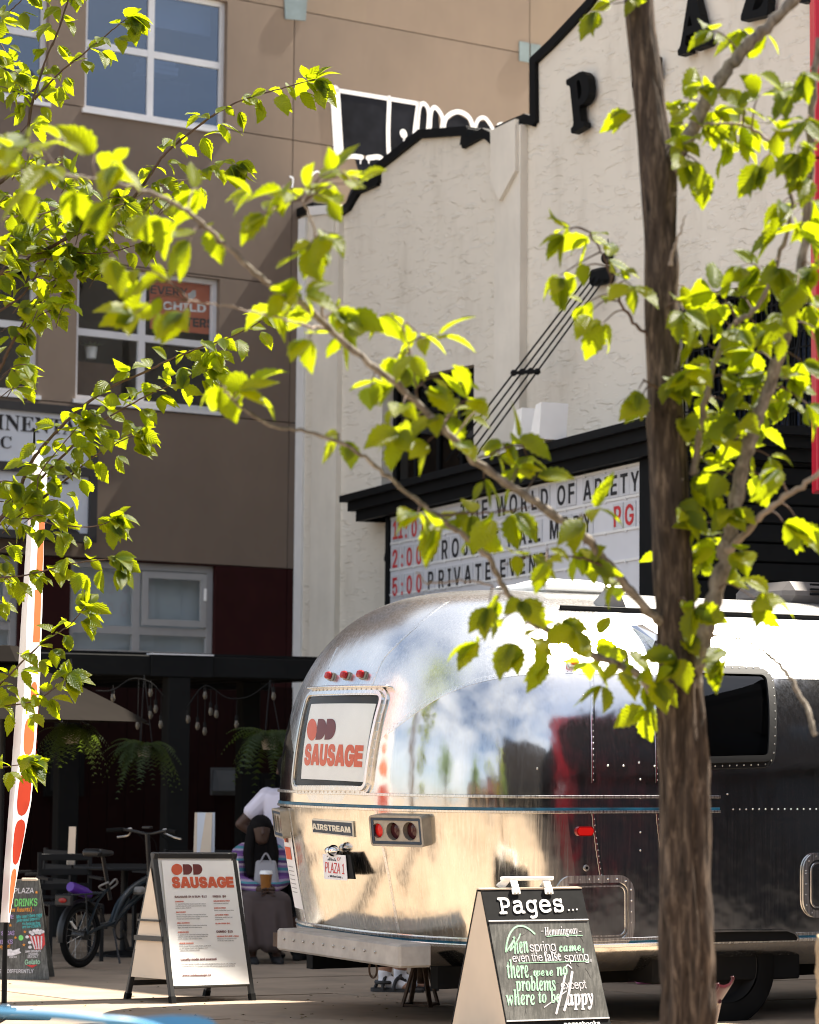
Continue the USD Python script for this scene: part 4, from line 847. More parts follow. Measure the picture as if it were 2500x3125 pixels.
# bumper
def loc(t, w, z): return TO + t * ta + w * tw + V(0, 0, z)
def fit_w(u, t, z):
    lo, hi = -2, 2
    for _ in range(40):
        m_ = (lo + hi) / 2
        if proj(loc(t, m_, z))[0] < u: lo = m_
        else: hi = m_
    return lo
tb = -.10
wn, wf = fit_w(1219, tb, .4), fit_w(844, tb, .4)
def fit_z(v, t, w):
    lo, hi = -1, 2
    for _ in range(40):
        m_ = (lo + hi) / 2
        if proj(loc(t, w, m_))[1] > v: lo = m_
        else: hi = m_
    return lo
zt_, zb_ = fit_z(2886, tb, wn), fit_z(2957, tb, wn); zt2, zb2 = fit_z(2830, tb, wf), fit_z(2898, tb, wf)
print('bumper', wn, wf, zt_, zb_, zt2, zb2, 'QS', QS, QT, QR, QL, 'VH', VH, 'belt end', belt_end)
zt_, zb_ = (zt_ + zt2) / 2, (zb_ + zb2) / 2
bw = .20
tbm = bx((tb + bw / 2, 0, 0), (1, 1, 1))
bm = bx((tb + bw / 2, -(wn + wf) / 2, (zt_ + zb_) / 2), (bw, wn - wf, zt_ - zb_), frame(TO, ta, -tw), bev=.012)
bu = part(tr_, 'bumper', bm, M['bumper_paint'])
part(bu, 'bolt', [put(trimesh.creation.icosphere(1, .008), frame(loc(tb - .002, wf + (wn - wf) * k, zb_ + (zt_ - zb_) * .55), ta, (0, 0, 1))) for k in np.linspace(.07, .82, 10)], M['steel'], kind='stuff')
part(tr_, 'bumper_arm', [bx((.35, s * .6, (zb_ + zt_) / 2 - .02), (.7, .08, .08), frame(TO, ta, -tw)) for s in (-1, 1)], M['rust'])
part(tr_, 'tow_loop', tube(disc_path(loc(.1, wf + .55 * (wn - wf), zb_ - .06), tw, V(0, 0, 1), .045, 18), .006, 6, closed=True), M['rust'])
# wheel and arch
wt = (onskin(2250, 2700) - TO) @ ta
arch = Plane(loc(wt, HW - .02, .44) + tw * 0.0, ta, V(0, 0, 1)); sp_ = onskin(2250, 2850); arch = Plane(sp_ + tw * .012, ta, V(0, 0, 1))
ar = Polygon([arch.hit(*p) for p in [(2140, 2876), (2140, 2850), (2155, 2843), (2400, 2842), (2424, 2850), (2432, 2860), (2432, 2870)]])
part(tr_, 'wheel_arch', extrude(ar, .008, arch.T(), z=-.006), M['black_matte'])  # black panel painted as the shade in the arch opening
al_ = LineString([arch.hit(*p) for p in [(2132, 2846), (2160, 2842), (2398, 2839), (2422, 2848), (2432, 2862)]])
part(tr_, 'arch_trim', extrude(al_.buffer(.005), .012, arch.T(), z=.004), M['alu_side'])
def wheel(parent, c, ax, R_, wd, rim=.6):
    x = unit(np.cross((0, 0, 1), ax)); T = frame(c, x, np.cross(ax, x), ax)
    w = part(parent, 'wheel', lathe([(R_ * rim, -wd / 2), (R_ * .9, -wd / 2), (R_, -wd * .36), (R_, wd * .36), (R_ * .9, wd / 2), (R_ * rim, wd / 2)], T, 36), M['rubber'], smooth=40)
    part(w, 'rim', lathe([(0, wd * .30), (R_ * .2, wd * .30), (R_ * .24, wd * .2), (R_ * .5, wd * .15), (R_ * rim, wd * .42), (R_ * rim, -wd * .4), (0, -wd * .3)], T, 36), M['dark_metal'], smooth=40)
    return w
gzt = ground_z(loc(wt, 0, 0)[1])
part(tr_, 'wheel_well', bx((wt, -(HW - .22), .33), (1.02, .26, .26), frame(TO, ta, -tw), bev=.01), M['black_matte'])  # black box added to read as shade around the wheel
wheel(tr_, loc(wt, HW - .17, gzt + .335), tw, .335, .2); wheel(tr_, loc(wt, -HW + .17, gzt + .335), -tw, .335, .2)
# the paper notice stuck on the far rear corner
nq = np.linspace(QL + .012, QL + .085, 12); nv_ = np.linspace(-.24, -.86, 20); A, B = np.meshgrid(nq, nv_, indexing='ij'); Pg = surf(A, B) + snorm(A, B) * .004
nt = thing('paper_notice', 'white notice with orange print stuck on the far rear corner of the trailer', 'notice', Pg.mean((0, 1)))
part(nt, 'sheet', grid_mesh(Pg), M['white_paint'], smooth=True)
def npatch(a0, a1, b0, b1, mm):
    A, B = np.meshgrid(QL + .012 + .073 * np.linspace(a0, a1, 5), -.24 - .62 * np.linspace(b0, b1, 5), indexing='ij'); part(nt, 'print', grid_mesh(surf(A, B) + snorm(A, B) * .007), M[mm], smooth=True)
npatch(.3, .5, .06, .14, 'print_maroon'); npatch(.55, .75, .06, .14, 'print_orange'); npatch(.2, .85, .20, .36, 'print_orange')
for k in range(7): npatch(.2, .75, .45 + .055 * k, .46 + .055 * k, 'print_grey')
# jack stand under the bumper
jb = ground(1283, 3070); js_ = thing('jack_stand', 'rusty tripod jack stand under the rear bumper', 'jack stand', jb)
jt = jb + V(0, 0, zb_ - jb[2] - .0)
jm = jb + (jt - jb) * .86
part(js_, 'column', [cyl(jb + (jt - jb) * .35, jm, .022, 10), cyl(jm, jt, .03, 10, .035)], M['rust'], smooth=40)
for k in range(4):
    a = k * math.pi / 2 + .5; f_ = jb + V(.125 * math.cos(a), .125 * math.sin(a), .0); part(js_, 'leg', bar(f_, jb + (jt - jb) * .84 + V(.02 * math.cos(a), .02 * math.sin(a), 0), .028, .012, up=(math.cos(a), math.sin(a), 0)), M['rust'])
part(js_, 'base_ring', [bar(jb + V(.12 * math.cos(a), .12 * math.sin(a), .01), jb + V(.12 * math.cos(a + math.pi / 2), .12 * math.sin(a + math.pi / 2), .01), .02, .012) for a in np.arange(4) * math.pi / 2 + .5], M['rust'])
print('poster px', proj(np.array([PO.at(*p) for p in list(pq_.exterior.coords)[:4]])), 'dist', [(float(RD.f(*p))) for p in list(pq_.exterior.coords)[:4]], RW.n)
# ------------------------------------------------------------------ menu A-frame
reg('frame_black', (.022, .022, .022), .45, var=.2)
reg('coroplast', (.62, .51, .39), .6, var=.06, vscale=3)  # tan tone includes warm bounced light on the side panels
reg('chalk_black', (.010, .010, .010), .5, var=.3, vscale=20, spec=.12)
reg('galv_dark', (.06, .065, .07), .6)
reg('chalk_white', (.62, .60, .62), .9, var=.25, vscale=60); reg('chalk_mint', (.34, .58, .40), .9, var=.2, vscale=60); reg('chalk_green', (.18, .60, .16), .9, var=.2, vscale=60)
reg('chalk_teal', (.08, .42, .42), .9, var=.2, vscale=60); reg('chalk_orange', (.70, .28, .04), .9, var=.2, vscale=60); reg('chalk_purple', (.42, .30, .55), .9, var=.2, vscale=60); reg('chalk_red', (.55, .05, .05), .9, var=.2, vscale=60)
M['slate'] = usdkit.material(stage, '/World/Looks/slate', {  # greys lifted to hold sun glare on the chalk face
    'tc': ('texture_coordinate', {}), 'n': ('noise_texture', dict(scale=3.2, detail=9, roughness=.7)), 'm2': ('mapping', dict(rotation=(.3, .5, .7), scale=(40, 5, 5))), 'n2': ('noise_texture', dict(scale=2.0, detail=6, roughness=.75)),
    'a': ('math', dict(math_type='multiply_add', value2=.6)), 'h': ('math', dict(math_type='multiply', value2=.5)),
    'r': ('rgb_ramp', dict(ramp=[(.36, (.030, .030, .028)), (.55, (.075, .074, .066)), (.72, (.20, .195, .18))])), 'p': ('principled_bsdf', dict(roughness=.5, specular_ior_level=.25))},
    [('tc.object', 'n.vector'), ('tc.object', 'm2.vector'), ('m2.vector', 'n2.vector'), ('n.fac', 'a.value1'), ('n2.fac', 'h.value1'), ('h.value', 'a.value3'), ('a.value', 'r.fac'), ('r.color', 'p.base_color')], surface='p.BSDF')
def aframe(FL, FR, BL, vtop, utop):
    BR = FR + BL - FL; AL = (FL + BL) / 2; AR = (FR + BR) / 2
    lo, hi = .3, 2
    for _ in range(40):
        m_ = (lo + hi) / 2
        if proj(AL + V(0, 0, m_))[1] > vtop: lo = m_
        else: hi = m_
    AL = AL + V(0, 0, lo); AR = AR + V(0, 0, lo)
    return FL, FR, BL, BR, AL, AR
_fl, _fr = ground(523, 3062), ground(781, 3052); _pp = unit(np.cross((0, 0, 1), _fr - _fl)) * .52; _bl = _fl + _pp; _bl[2] = float(ground_z(_bl[1]))
FL, FR, BL, BR, AL, AR = aframe(_fl, _fr, _bl, 2600, 481)
x = unit(FR - FL); inset = .012
SF = Plane(FL, x, AL - FL); SH = np.linalg.norm(AL - FL); SWd = np.linalg.norm(FR - FL)
mn = thing('menu_board', 'white printed menu A-frame with black metal frame standing in sunlight', 'sandwich board', (FL + BR) / 2)
for side, (o, p, xx, yy) in enumerate(((FL, FR, x, AL - FL), (BR, BL, -x, AR - BR))):
    T = frame(o, xx, yy); H_ = np.linalg.norm(yy)
    fr = [bx((.018, H_ / 2, -.012), (.036, H_, .028), T, bev=.004), bx((SWd - .018, H_ / 2, -.012), (.036, H_, .028), T, bev=.004), bx((SWd / 2, H_ * .115, -.012), (SWd - .07, .034, .026), T, bev=.004), bx((SWd / 2, H_ - .018, -.012), (SWd - .07, .036, .026), T, bev=.004)]
    part(mn, 'frame', fr, M['frame_black'])
    part(mn, 'panel', bx((SWd / 2, H_ * .555, -.014), (SWd - .066, H_ * .85, .008), T), M['white_paint'])
    for k in (.018, SWd - .018): part(mn, 'foot', bx((k, .02, -.012), (.042, .05, .034), T, bev=.004), M['rubber'])
for pth, wdt in ((.42, .03), (.54, .012)):
    for o1, o2 in ((FL, BL), (FR, BR)):
        a1 = o1 + ((AL if o1 is FL else AR) - o1) * pth; b1 = o2 + ((AL if o1 is FL else AR) - o2) * pth; part(mn, 'side_stay', bar(a1, b1, .012, wdt), M['frame_black'])
for o1, o2, a_ in ((FL, BL, AL), (FR, BR, AR)):
    sg = -1 if o1 is FL else 1
    pts = [o1 + (a_ - o1) * .14, o2 + (a_ - o2) * .14, a_ - V(0, 0, .06)]; Ps = Plane.__new__(Plane); Ps.o = pts[0] + x * sg * -.006; Ps.x = unit(pts[1] - pts[0]); Ps.n = unit(np.cross(Ps.x, pts[2] - pts[0])); Ps.y = np.cross(Ps.n, Ps.x)
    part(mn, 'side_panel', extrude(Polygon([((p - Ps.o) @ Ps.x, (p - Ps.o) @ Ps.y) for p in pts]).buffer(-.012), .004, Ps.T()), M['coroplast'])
cm = crop(450, 2560, 400 / 1526)
part(mn, 'paper', extrude(SF.poly([cm(p) for p in [(165, 252), (1055, 255), (1215, 1690), (300, 1715)]]), .0012, SF.T(), z=.0), M['white_plastic'])
def mt(st_, u0, v0, u1, v1, h, **k): return SF.text(st_, *cm((u0, v0)), *cm((u1, v1)), h * 400 / 1526, **{**dict(lift=.003, depth=.0008), **k})
part(mn, 'logo_letter', extrude(SF.poly([cm((340 + 65 * math.cos(a), 358 + 65 * math.sin(a))) for a in np.linspace(0, 6.28, 28, endpoint=False)]), .0008, SF.T(), z=.003), M['print_orange'])
for x0_ in (408, 525):
    pts = [(x0_ + 8, 420), (x0_, 297)] + [(x0_ + 55 + 55 * math.cos(a), 358 + 61 * math.sin(a)) for a in np.linspace(-1.4, 1.4, 14)]
    part(mn, 'logo_letter', extrude(SF.poly([cm(p) for p in pts]), .0008, SF.T(), z=.003), M['print_maroon'])
part(mn, 'lettering', mt('SAUSAGE', 290, 570, 1008, 566, 122, weight=900, grow=1.5), M['print_orange'])
part(mn, 'lettering', [mt('SAUSAGE IN A BUN  $12', 316, 690, 688, 684, 24, weight=700), mt('FRIES  $8', 760, 685, 912, 683, 24, weight=700), mt('COMBO  $15', 800, 1095, 992, 1093, 26, weight=700), mt('Locally made and sourced', 388, 1420, 802, 1412, 28, weight=800), mt('www.oddsausage.ca', 406, 1602, 738, 1596, 24, weight=800)], M['print_maroon'])
hd_ = [('CHORIPAN', 320, 741, 418), ('BRATWURST', 332, 865, 448), ('MISO SEAWEED', 344, 990, 490), ('KOREAN BBQ', 354, 1097, 478), ('VEGGIE SAUSAGE', 368, 1227, 536), ('ARGENTINIAN FRIES', 766, 734, 958), ('KOREAN FRIES', 774, 816, 910), ('JAPANESE FRIES', 782, 896, 942), ('PLAIN FRIES ($4)', 790, 996, 960), ('SAUSAGE IN A BUN + FRIES', 806, 1144, 1060)]
part(mn, 'lettering', [mt(s_, a, b, c, b - 3, 15, weight=700, size=40) for s_, a, b, c in hd_], M['print_orange'])
tx_ = [('Our signature Argentinian Chorizo topped with a vibrant', 324, 766, 676), ('and fresh salsa criolla and its most iconic flavour-bomb', 326, 790, 678), ('partner-in-crime, chimichurri.', 328, 814, 508), ('Of the thousands of varieties of sausage that hail from', 336, 891, 680), ('Germany this lightly spiced one is certainly not the worst!', 338, 915, 700), ('Dressed with sauerkraut and local mustard.', 340, 940, 612), ('Seaweed sheets tucked in a sausage topped with pickled', 346, 1016, 690), ('ginger, nori, wasabi mayo and sesame seeds.', 350, 1040, 634),
       ('Inspired by Korean cuisine and its famous Bulgogi, this', 358, 1123, 704), ('delicious creation will warm your Seoul! Dressed with', 360, 1147, 698), ('kimchi, ssamjang mayo and sesame seeds.', 362, 1172, 634), ('Naked sausage? Not on our watch. Dress it up with any of', 372, 1254, 738), ('our wild toppings: Korean heat, Argentinian charm,', 374, 1280, 704), ('Japanese zing, or Bratwurst classics.', 378, 1305, 610), ('Salsa criolla and chimichurri.', 768, 760, 944), ('Kimchi, ssamjang mayo, green onions.', 776, 841, 1006), ('Pickled ginger, wasabi mayo, nori,', 784, 922, 988), ('tonkatsu sauce.', 786, 946, 880), ('Choose any of our sausages in a bun.', 808, 1170, 1036), ('Comes with a side of plain fries.', 812, 1195, 1006),
       ('The humble sausage is humble no more. Every sausage is stuffed to the brim with exciting and', 394, 1462, 1022), ('unexpected flavours. Our sausages are made with love from locally sourced ingredients.', 396, 1488, 1018)]
part(mn, 'small_print', [mt(s_, a, b, c, b - 3, 12, weight=400, size=28) for s_, a, b, c in tx_], M['print_grey'], kind='stuff')

# ------------------------------------------------------------------ chalkboard with the quotation
cp = crop(1380, 2640, 500 / 1725)
PD = 13.6
bl_, br_ = PX(1552, 3140, PD), None
FLp = PX(*cp((575, 1673)), PD); FRp0 = PX(*cp((1665, 1673)), PD)
ATL = PX(*cp((308, 262)), PD + .26); 
BYAW = .42
dx_ = V(math.cos(BYAW), math.sin(BYAW), 0)
def on_line(o, d, u):
    lo, hi = 0, 2
    for _ in range(40):
        m_ = (lo + hi) / 2
        if proj(o + d * m_)[0] < u: lo = m_
        else: hi = m_
    return o + d * lo
ATR = on_line(ATL, dx_, cp((1365, 247))[0]); FRp = on_line(FLp, dx_, cp((1665, 1640))[0])
s_up = (ATL - FLp); kz = FLp[2] / s_up[2]; F0 = FLp - s_up * kz; s_up2 = ATR - FRp; F1 = FRp - s_up2 * (FRp[2] / s_up2[2])
PB = Plane(ATL, dx_, ATL - FLp)
pb = thing('quote_board', 'black chalkboard A-frame with a handwritten quotation in mint chalk', 'sandwich board', (F0 + F1) / 2 + V(0, .25, 0))
def poly4(a, b, c, d): return Polygon([PB.hit(*proj(p)) if not isinstance(p, tuple) else PB.hit(*p) for p in (a, b, c, d)])
f_all = poly4(ATL, ATR, F1, F0)
part(pb, 'board', extrude(f_all, .012, PB.T(), z=-.012), M['chalk_black'])
part(pb, 'chalk_panel', extrude(PB.poly([cp(p) for p in [(384, 600), (1432, 584), (1652, 1606), (572, 1642)]]), .003, PB.T(), z=-.001), M['slate'])
part(pb, 'retaining_strip', [bar(PB.at(*PB.hit(*cp((382, 594))), .004), PB.at(*PB.hit(*cp((1430, 578))), .004), .006, .006, up=PB.n), bar(PB.at(*PB.hit(*cp((572, 1648))), .004), PB.at(*PB.hit(*cp((1652, 1612))), .004), .006, .006, up=PB.n)], M['alu_frame'])
back_off = V(-math.sin(BYAW), math.cos(BYAW), 0)
bkT = ATL + back_off * .055 + V(0, 0, .0); dpt = 2 * np.linalg.norm((ATL - F0) * V(1, 1, 0)) + .055
B0, B1 = F0 + back_off * dpt, F1 + back_off * dpt; bkTR = ATR + back_off * .055
Pb2 = Plane.__new__(Plane); Pb2.o = bkTR; Pb2.x = -dx_; Pb2.n = unit(np.cross(Pb2.x, bkTR - B1)); Pb2.y = np.cross(Pb2.n, Pb2.x)
part(pb, 'board', extrude(Polygon([((p - Pb2.o) @ Pb2.x, (p - Pb2.o) @ Pb2.y) for p in (bkTR, bkT, B0, B1)]), .012, Pb2.T(), z=-.012), M['chalk_black'])
for sgn_, (t0, t1, b0, b1) in ((-1, (ATL, bkT, F0, B0)), (1, (ATR, bkTR, F1, B1))):
    t0, t1, b0, b1 = [p - dx_ * sgn_ * .004 for p in (t0, t1, b0, b1)]
    Pp = Plane.__new__(Plane); Pp.o = b0; Pp.x = unit(b1 - b0); Pp.n = unit(np.cross(Pp.x, t0 - b0)); Pp.y = np.cross(Pp.n, Pp.x)
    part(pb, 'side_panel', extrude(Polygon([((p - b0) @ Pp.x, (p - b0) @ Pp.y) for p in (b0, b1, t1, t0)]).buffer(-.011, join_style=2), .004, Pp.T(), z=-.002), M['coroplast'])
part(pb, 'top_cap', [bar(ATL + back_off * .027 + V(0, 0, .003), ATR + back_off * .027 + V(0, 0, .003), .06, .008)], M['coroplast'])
hp = [PB.hit(*cp(p)) for p in ((560, 172), (1060, 165))]
hz_ = hp[0][1]; 
def hpt(px, k, dz=0): p = PB.at(*PB.hit(*cp(px)), .004); return p
ha, hb2 = PB.at(*hp[0], .03) + back_off * .05, PB.at(*hp[1], .03) + back_off * .05
part(pb, 'handle', [bar(ha + V(-.012, 0, 0), hb2 + V(.01, 0, 0), .035, .02, bev=.005)], M['white_plastic'])
for u in (660, 1005):
    for bk in (0, 1):
        lo_ = PB.at(*PB.hit(*cp((u + 12, 312))), .007) if not bk else PB.at(*PB.hit(*cp((u - 90 if u < 800 else u + 25, 250))), .0) + back_off * .075
        k = (u - 560) / 500; tp_ = ha + (hb2 - ha) * (k - (.0 if not bk else (.12 if u < 800 else -.03))); mid_ = PB.at(*PB.hit(*cp((u, 250))), .01) if not bk else lo_ + (tp_ - lo_) * .3
        part(pb, 'handle_bracket', [bar(lo_, mid_, .048, .006, up=PB.n, bev=.002), bar(mid_, tp_, .04, .008, up=PB.n, bev=.002)], M['white_plastic'])
        if not bk:
            for dxx in (-16, 16): part(pb, 'screw', put(trimesh.creation.icosphere(1, .005), PB.T(*PB.hit(*cp((u + 12 + dxx, 300))), .012)), M['steel'])
def pt(st_, u0, v0, u1, v1, h, **k): return PB.text(st_, *cp((u0, v0)), *cp((u1, v1)), h * .29, **{**dict(lift=.003, depth=.0008), **k})
part(pb, 'lettering', pt('Pages', 500, 518, 1180, 492, 172, font='mono', grow=.6, size=96), M['white_plastic'])
part(pb, 'lettering', [extrude(Point(*PB.hit(*cp(c))).buffer(.0045), .0008, PB.T(), z=.003) for c in ((1226, 476), (1270, 474), (1312, 470))], M['white_plastic'])
def pstroke(pts, w): return PB.stroke([cp(p) for p in smoothpath([(a, b) for a, b in pts], 8)], w * .29, lift=.003, depth=.0008)
part(pb, 'lettering', [pt('hen', 655, 940, 808, 925, 175, font='ital', grow=.2), pt('came,', 1128, 915, 1385, 905, 120, font='script', grow=.4), pt('there', 590, 1195, 815, 1190, 190, font='ital', grow=.3), pt('were', 858, 1172, 1065, 1168, 120, font='script', grow=.2), pt('no', 1105, 1170, 1222, 1160, 130, font='ital', grow=.6), pt('problems', 668, 1330, 1100, 1322, 150, font='ital', grow=.6), pt('where', 580, 1480, 880, 1476, 160, font='ital', grow=.2), pt('to', 915, 1455, 1000, 1450, 130, font='ital', grow=.4), pt('be', 1045, 1455, 1145, 1450, 130, font='ital', grow=.4),
    pstroke([(565, 915), (575, 820), (610, 720), (670, 655), (750, 648), (820, 685), (866, 726)], 17), pstroke([(570, 915), (640, 800), (655, 770), (610, 905), (690, 790), (715, 730)], 12), pstroke([(995, 755), (1150, 742), (1370, 744)], 7), pstroke([(700, 1036), (960, 1028), (1180, 1022), (1440, 1014)], 7)], M['chalk_mint'])
part(pb, 'lettering', [pt('spring', 825, 915, 1095, 905, 105, weight=300, grow=.3), pt('even the', 640, 1025, 955, 1012, 90, weight=300, grow=.3), pt('false', 978, 1018, 1150, 1008, 105, font='serif'), pt('spring,', 1190, 1020, 1465, 1005, 95, weight=300, grow=.3), pt('except', 1150, 1312, 1415, 1300, 95, weight=300, grow=.3), pt('Hemmingway', 975, 745, 1325, 728, 86, font='ital', grow=-.3), pstroke([(938, 700), (957, 699)], 6), pstroke([(1335, 702), (1358, 700)], 6), pstroke([(1095, 1565), (1140, 1380), (1190, 1150)], 20), pstroke([(1180, 1530), (1225, 1360), (1262, 1130)], 24), pstroke([(1190, 1090), (1215, 1055), (1255, 1088)], 12), pstroke([(970, 1500), (1080, 1420), (1200, 1330)], 9), pt('appy', 1210, 1480, 1500, 1470, 165, font='ital', grow=.9)], M['chalk_white'])
part(pb, 'lettering', pt('pagesbooks', 1180, 1700, 1560, 1690, 42, font='mono', grow=1.0), M['white_plastic'])
rs_ = random.Random(3); scr = []
for k in range(46):
    a = (420 + 1150 * rs_.random(), 640 + 960 * rs_.random()); an = rs_.gauss(.9, .7); L_ = 40 + 110 * rs_.random(); p2 = (a[0] + L_ * math.cos(an), a[1] - L_ * math.sin(an))
    lim = lambda p: 390 + (p[1] - 600) * .19 < p[0] < 1430 + (p[1] - 600) * .21 and 610 < p[1] < 1600
    if lim(a) and lim(p2): scr.append(pstroke([a, ((a[0] + p2[0]) / 2 + rs_.gauss(0, 14), (a[1] + p2[1]) / 2), p2], 2.0))
reg('chalk_faint', (.14, .135, .125), .9)
part(pb, 'chalk_scratch', scr, M['chalk_faint'], kind='stuff')

# ------------------------------------------------------------------ drinks chalkboard at left
cd = crop(0, 2650, 450 / 1725)
Fd = ground(150, 2990); Ld = ground(2, 2992)
td = V(1, .0, 0); 
lo, hi = .2, 1.6
for _ in range(40):
    m_ = (lo + hi) / 2
    if proj(Fd + V(0, .16, m_))[1] > 2686: lo = m_
    else: hi = m_
up_v = V(0, .16, lo)
PDk = Plane(Fd, V(1, 0, 0), up_v)
dk = thing('drinks_board', 'colourful drinks chalkboard partly hidden behind the feather flag', 'sandwich board', Fd + V(-.35, .2, 0))
dp = PDk.poly([cd(p) for p in [(575, 1300), (455, 142), (60, 142), (-80, 1310)]])
part(dk, 'board', extrude(dp, .015, PDk.T(), z=-.015), M['slate'])
part(dk, 'board', extrude(dp, .015, PDk.T() @ trimesh.transformations.rotation_matrix(.4, (1, 0, 0), (0, PDk.hit(*cd((455, 142)))[1], 0)) , z=-.03), M['slate'])
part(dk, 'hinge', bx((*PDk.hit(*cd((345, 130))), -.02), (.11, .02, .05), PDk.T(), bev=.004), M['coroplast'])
def dt(st_, u0, v0, u1, v1, h, mm, **k): part(dk, 'lettering', PDk.text(st_, *cd((u0, v0)), *cd((u1, v1)), h * .261, **{**dict(lift=.003, depth=.001), **k}), M[mm])
dt('PLAZA', 165, 295, 395, 292, 62, 'chalk_white', weight=500); dt('DRINKS', 170, 450, 435, 440, 90, 'chalk_green', weight=600); dt('(warm hearts)', 20, 512, 372, 505, 52, 'chalk_orange', font='ital', grow=.3); dt('POP & WINE', -180, 596, 160, 590, 44, 'chalk_purple', weight=500)
dt('Why aren\'t there many', 190, 592, 492, 562, 42, 'chalk_teal', weight=600, size=40); dt('jokes about popcorn?', 196, 632, 470, 604, 40, 'chalk_teal', weight=600, size=40); dt('it\'s because they', 262, 668, 470, 655, 36, 'chalk_teal', weight=600, size=40); dt('are too CORNY!', 262, 704, 475, 692, 36, 'chalk_teal', weight=600, size=40)
dt('ITALIAN SODAS', -180, 790, 168, 782, 50, 'chalk_purple', weight=500); dt('DRINKS', -60, 890, 148, 884, 50, 'chalk_purple', weight=500); dt('coffee!', -20, 938, 118, 930, 44, 'chalk_orange', font='ital', grow=.4); dt('DARK CHOCOLATE', 298, 988, 478, 976, 24, 'chalk_white', weight=800, size=40); dt('CARAMEL', 335, 1020, 452, 1014, 28, 'chalk_white', size=40); dt('SEA SALT', 322, 1052, 446, 1046, 30, 'chalk_white', size=40); dt('mints', 110, 1052, 195, 1050, 30, 'chalk_white', size=40)
dt('Gelato', 290, 1128, 468, 1120, 58, 'chalk_mint', weight=600); dt('LIVE IT DIFFERENTLY', -90, 1228, 392, 1226, 44, 'chalk_white', weight=600)
def dpoly(pts, mm, z=.003, nm='drawing'): part(dk, nm, extrude(PDk.poly([cd(p) for p in pts]).buffer(0), .001, PDk.T(), z=z), M[mm])
for c in ((428, 282), (122, 668), (292, 745), (182, 812), (280, 898)):
    dpoly([(c[0] + (20 if k % 2 == 0 else 9) * math.sin(k * math.pi / 5), c[1] - (20 if k % 2 == 0 else 9) * math.cos(k * math.pi / 5)) for k in range(10)], 'chalk_orange')
dpoly([(246 + 28 * math.cos(a), 815 + 32 * math.sin(a)) for a in np.linspace(0, 6.2, 16)], 'chalk_green')
dpoly([(335, 780), (395, 800), (430, 778), (470, 792), (515, 752), (528, 890), (490, 950), (405, 952)], 'chalk_red')
for k in range(4): dpoly([(352 + 42 * k, 795), (370 + 42 * k, 795), (412 + 25 * k + 4, 945), (402 + 25 * k, 945)], 'chalk_white', z=.005)
for c in ((360, 750), (400, 735), (440, 728), (480, 735), (380, 770), (425, 755), (465, 760), (500, 745), (318, 805), (350, 870), (352, 925)): dpoly([(c[0] + 22 * math.cos(a), c[1] + 19 * math.sin(a)) for a in np.linspace(0, 6, 9)], 'chalk_white', z=.004)
dpoly([(66, 950), (130, 945), (150, 965), (235, 935), (228, 965), (250, 990), (150, 1025), (70, 1028)], 'chalk_white')
dpoly([(305, 1135), (440, 1130), (380, 1165)], 'chalk_red'); dpoly([(385, 480), (394, 488), (404, 480), (394, 502)], 'chalk_red')

# ------------------------------------------------------------------ feather flag
gp = ground(16, 3112); 
reg('flag_cloth', (.80, .79, .80), .9, var=.02); reg('flag_shade', (.55, .52, .52), .9)
M['flag'] = usdkit.material(stage, '/World/Looks/flag', {'d': ('diffuse_bsdf', dict(color=(.78, .77, .78))), 't': ('translucent_bsdf', dict(color=(.75, .73, .72))), 'm': ('mix_closure', dict(fac=.4))}, [('d.BSDF', 'm.closure1'), ('t.BSDF', 'm.closure2')], surface='m.closure')
def cloth(name, c): M[name] = usdkit.material(stage, '/World/Looks/' + name, {'d': ('diffuse_bsdf', dict(color=c)), 't': ('translucent_bsdf', dict(color=c)), 'm': ('mix_closure', dict(fac=.4))}, [('d.BSDF', 'm.closure1'), ('t.BSDF', 'm.closure2')], surface='m.closure')
cloth('flag_orange', (.70, .17, .07)); cloth('flag_red', (.42, .055, .03))
DY = gp[1]
pole_px = [(12, 3112), (14, 2950), (18, 2815), (30, 2650), (52, 2350), (74, 2050), (92, 1700), (103, 1400), (105, 1312)]
fg = thing('feather_flag', 'tall white feather flag with orange print at the left edge', 'flag', gp)
pole = smoothpath([PX(u, v, DY + .14) for u, v in pole_px], 8)
part(fg, 'pole', tube(pole, np.linspace(.016, .006, len(pole)), 10), M['black_paint'], smooth=40)
part(fg, 'pole_tip', trimesh.creation.icosphere(2, .012).apply_translation(pole[-1]), M['black_paint'])
edgeL = [(1372, 100), (1500, 92), (1650, 80), (1900, 64), (2100, 52), (2300, 38), (2450, 28), (2650, 12), (2830, 0)]
edgeM = [(1372, 106), (1500, 104), (1650, 96), (1900, 86), (2100, 74), (2300, 62), (2450, 46), (2650, 32), (2820, 24)]
edgeR = [(1372, 112), (1420, 146), (1650, 134), (1900, 128), (2100, 121), (2300, 108), (2450, 95), (2600, 66), (2800, 30)]
def ex(e, v): return np.interp(v, [a for a, _ in e], [b for _, b in e])
vv = np.linspace(1374, 2815, 90)
def strip_g(e0, e1, y0, y1, off=0.0, n=8, v=vv):
    g = []
    for q in np.linspace(0, 1, n): g.append([PX(ex(e0, v_) + (ex(e1, v_) - ex(e0, v_)) * q, v_, DY + off + y0 + (y1 - y0) * q + .015 * math.sin(v_ / 90 + 3 * q)) for v_ in v])
    return np.array(g)
part(fg, 'fabric', grid_mesh(strip_g(edgeM, edgeR, .0, .42)), M['flag'], smooth=True)
part(fg, 'sleeve', grid_mesh(strip_g(edgeL, edgeM, .10, .0, n=5)), M['flag'], 'shaded pole sleeve of the flag', smooth=True)
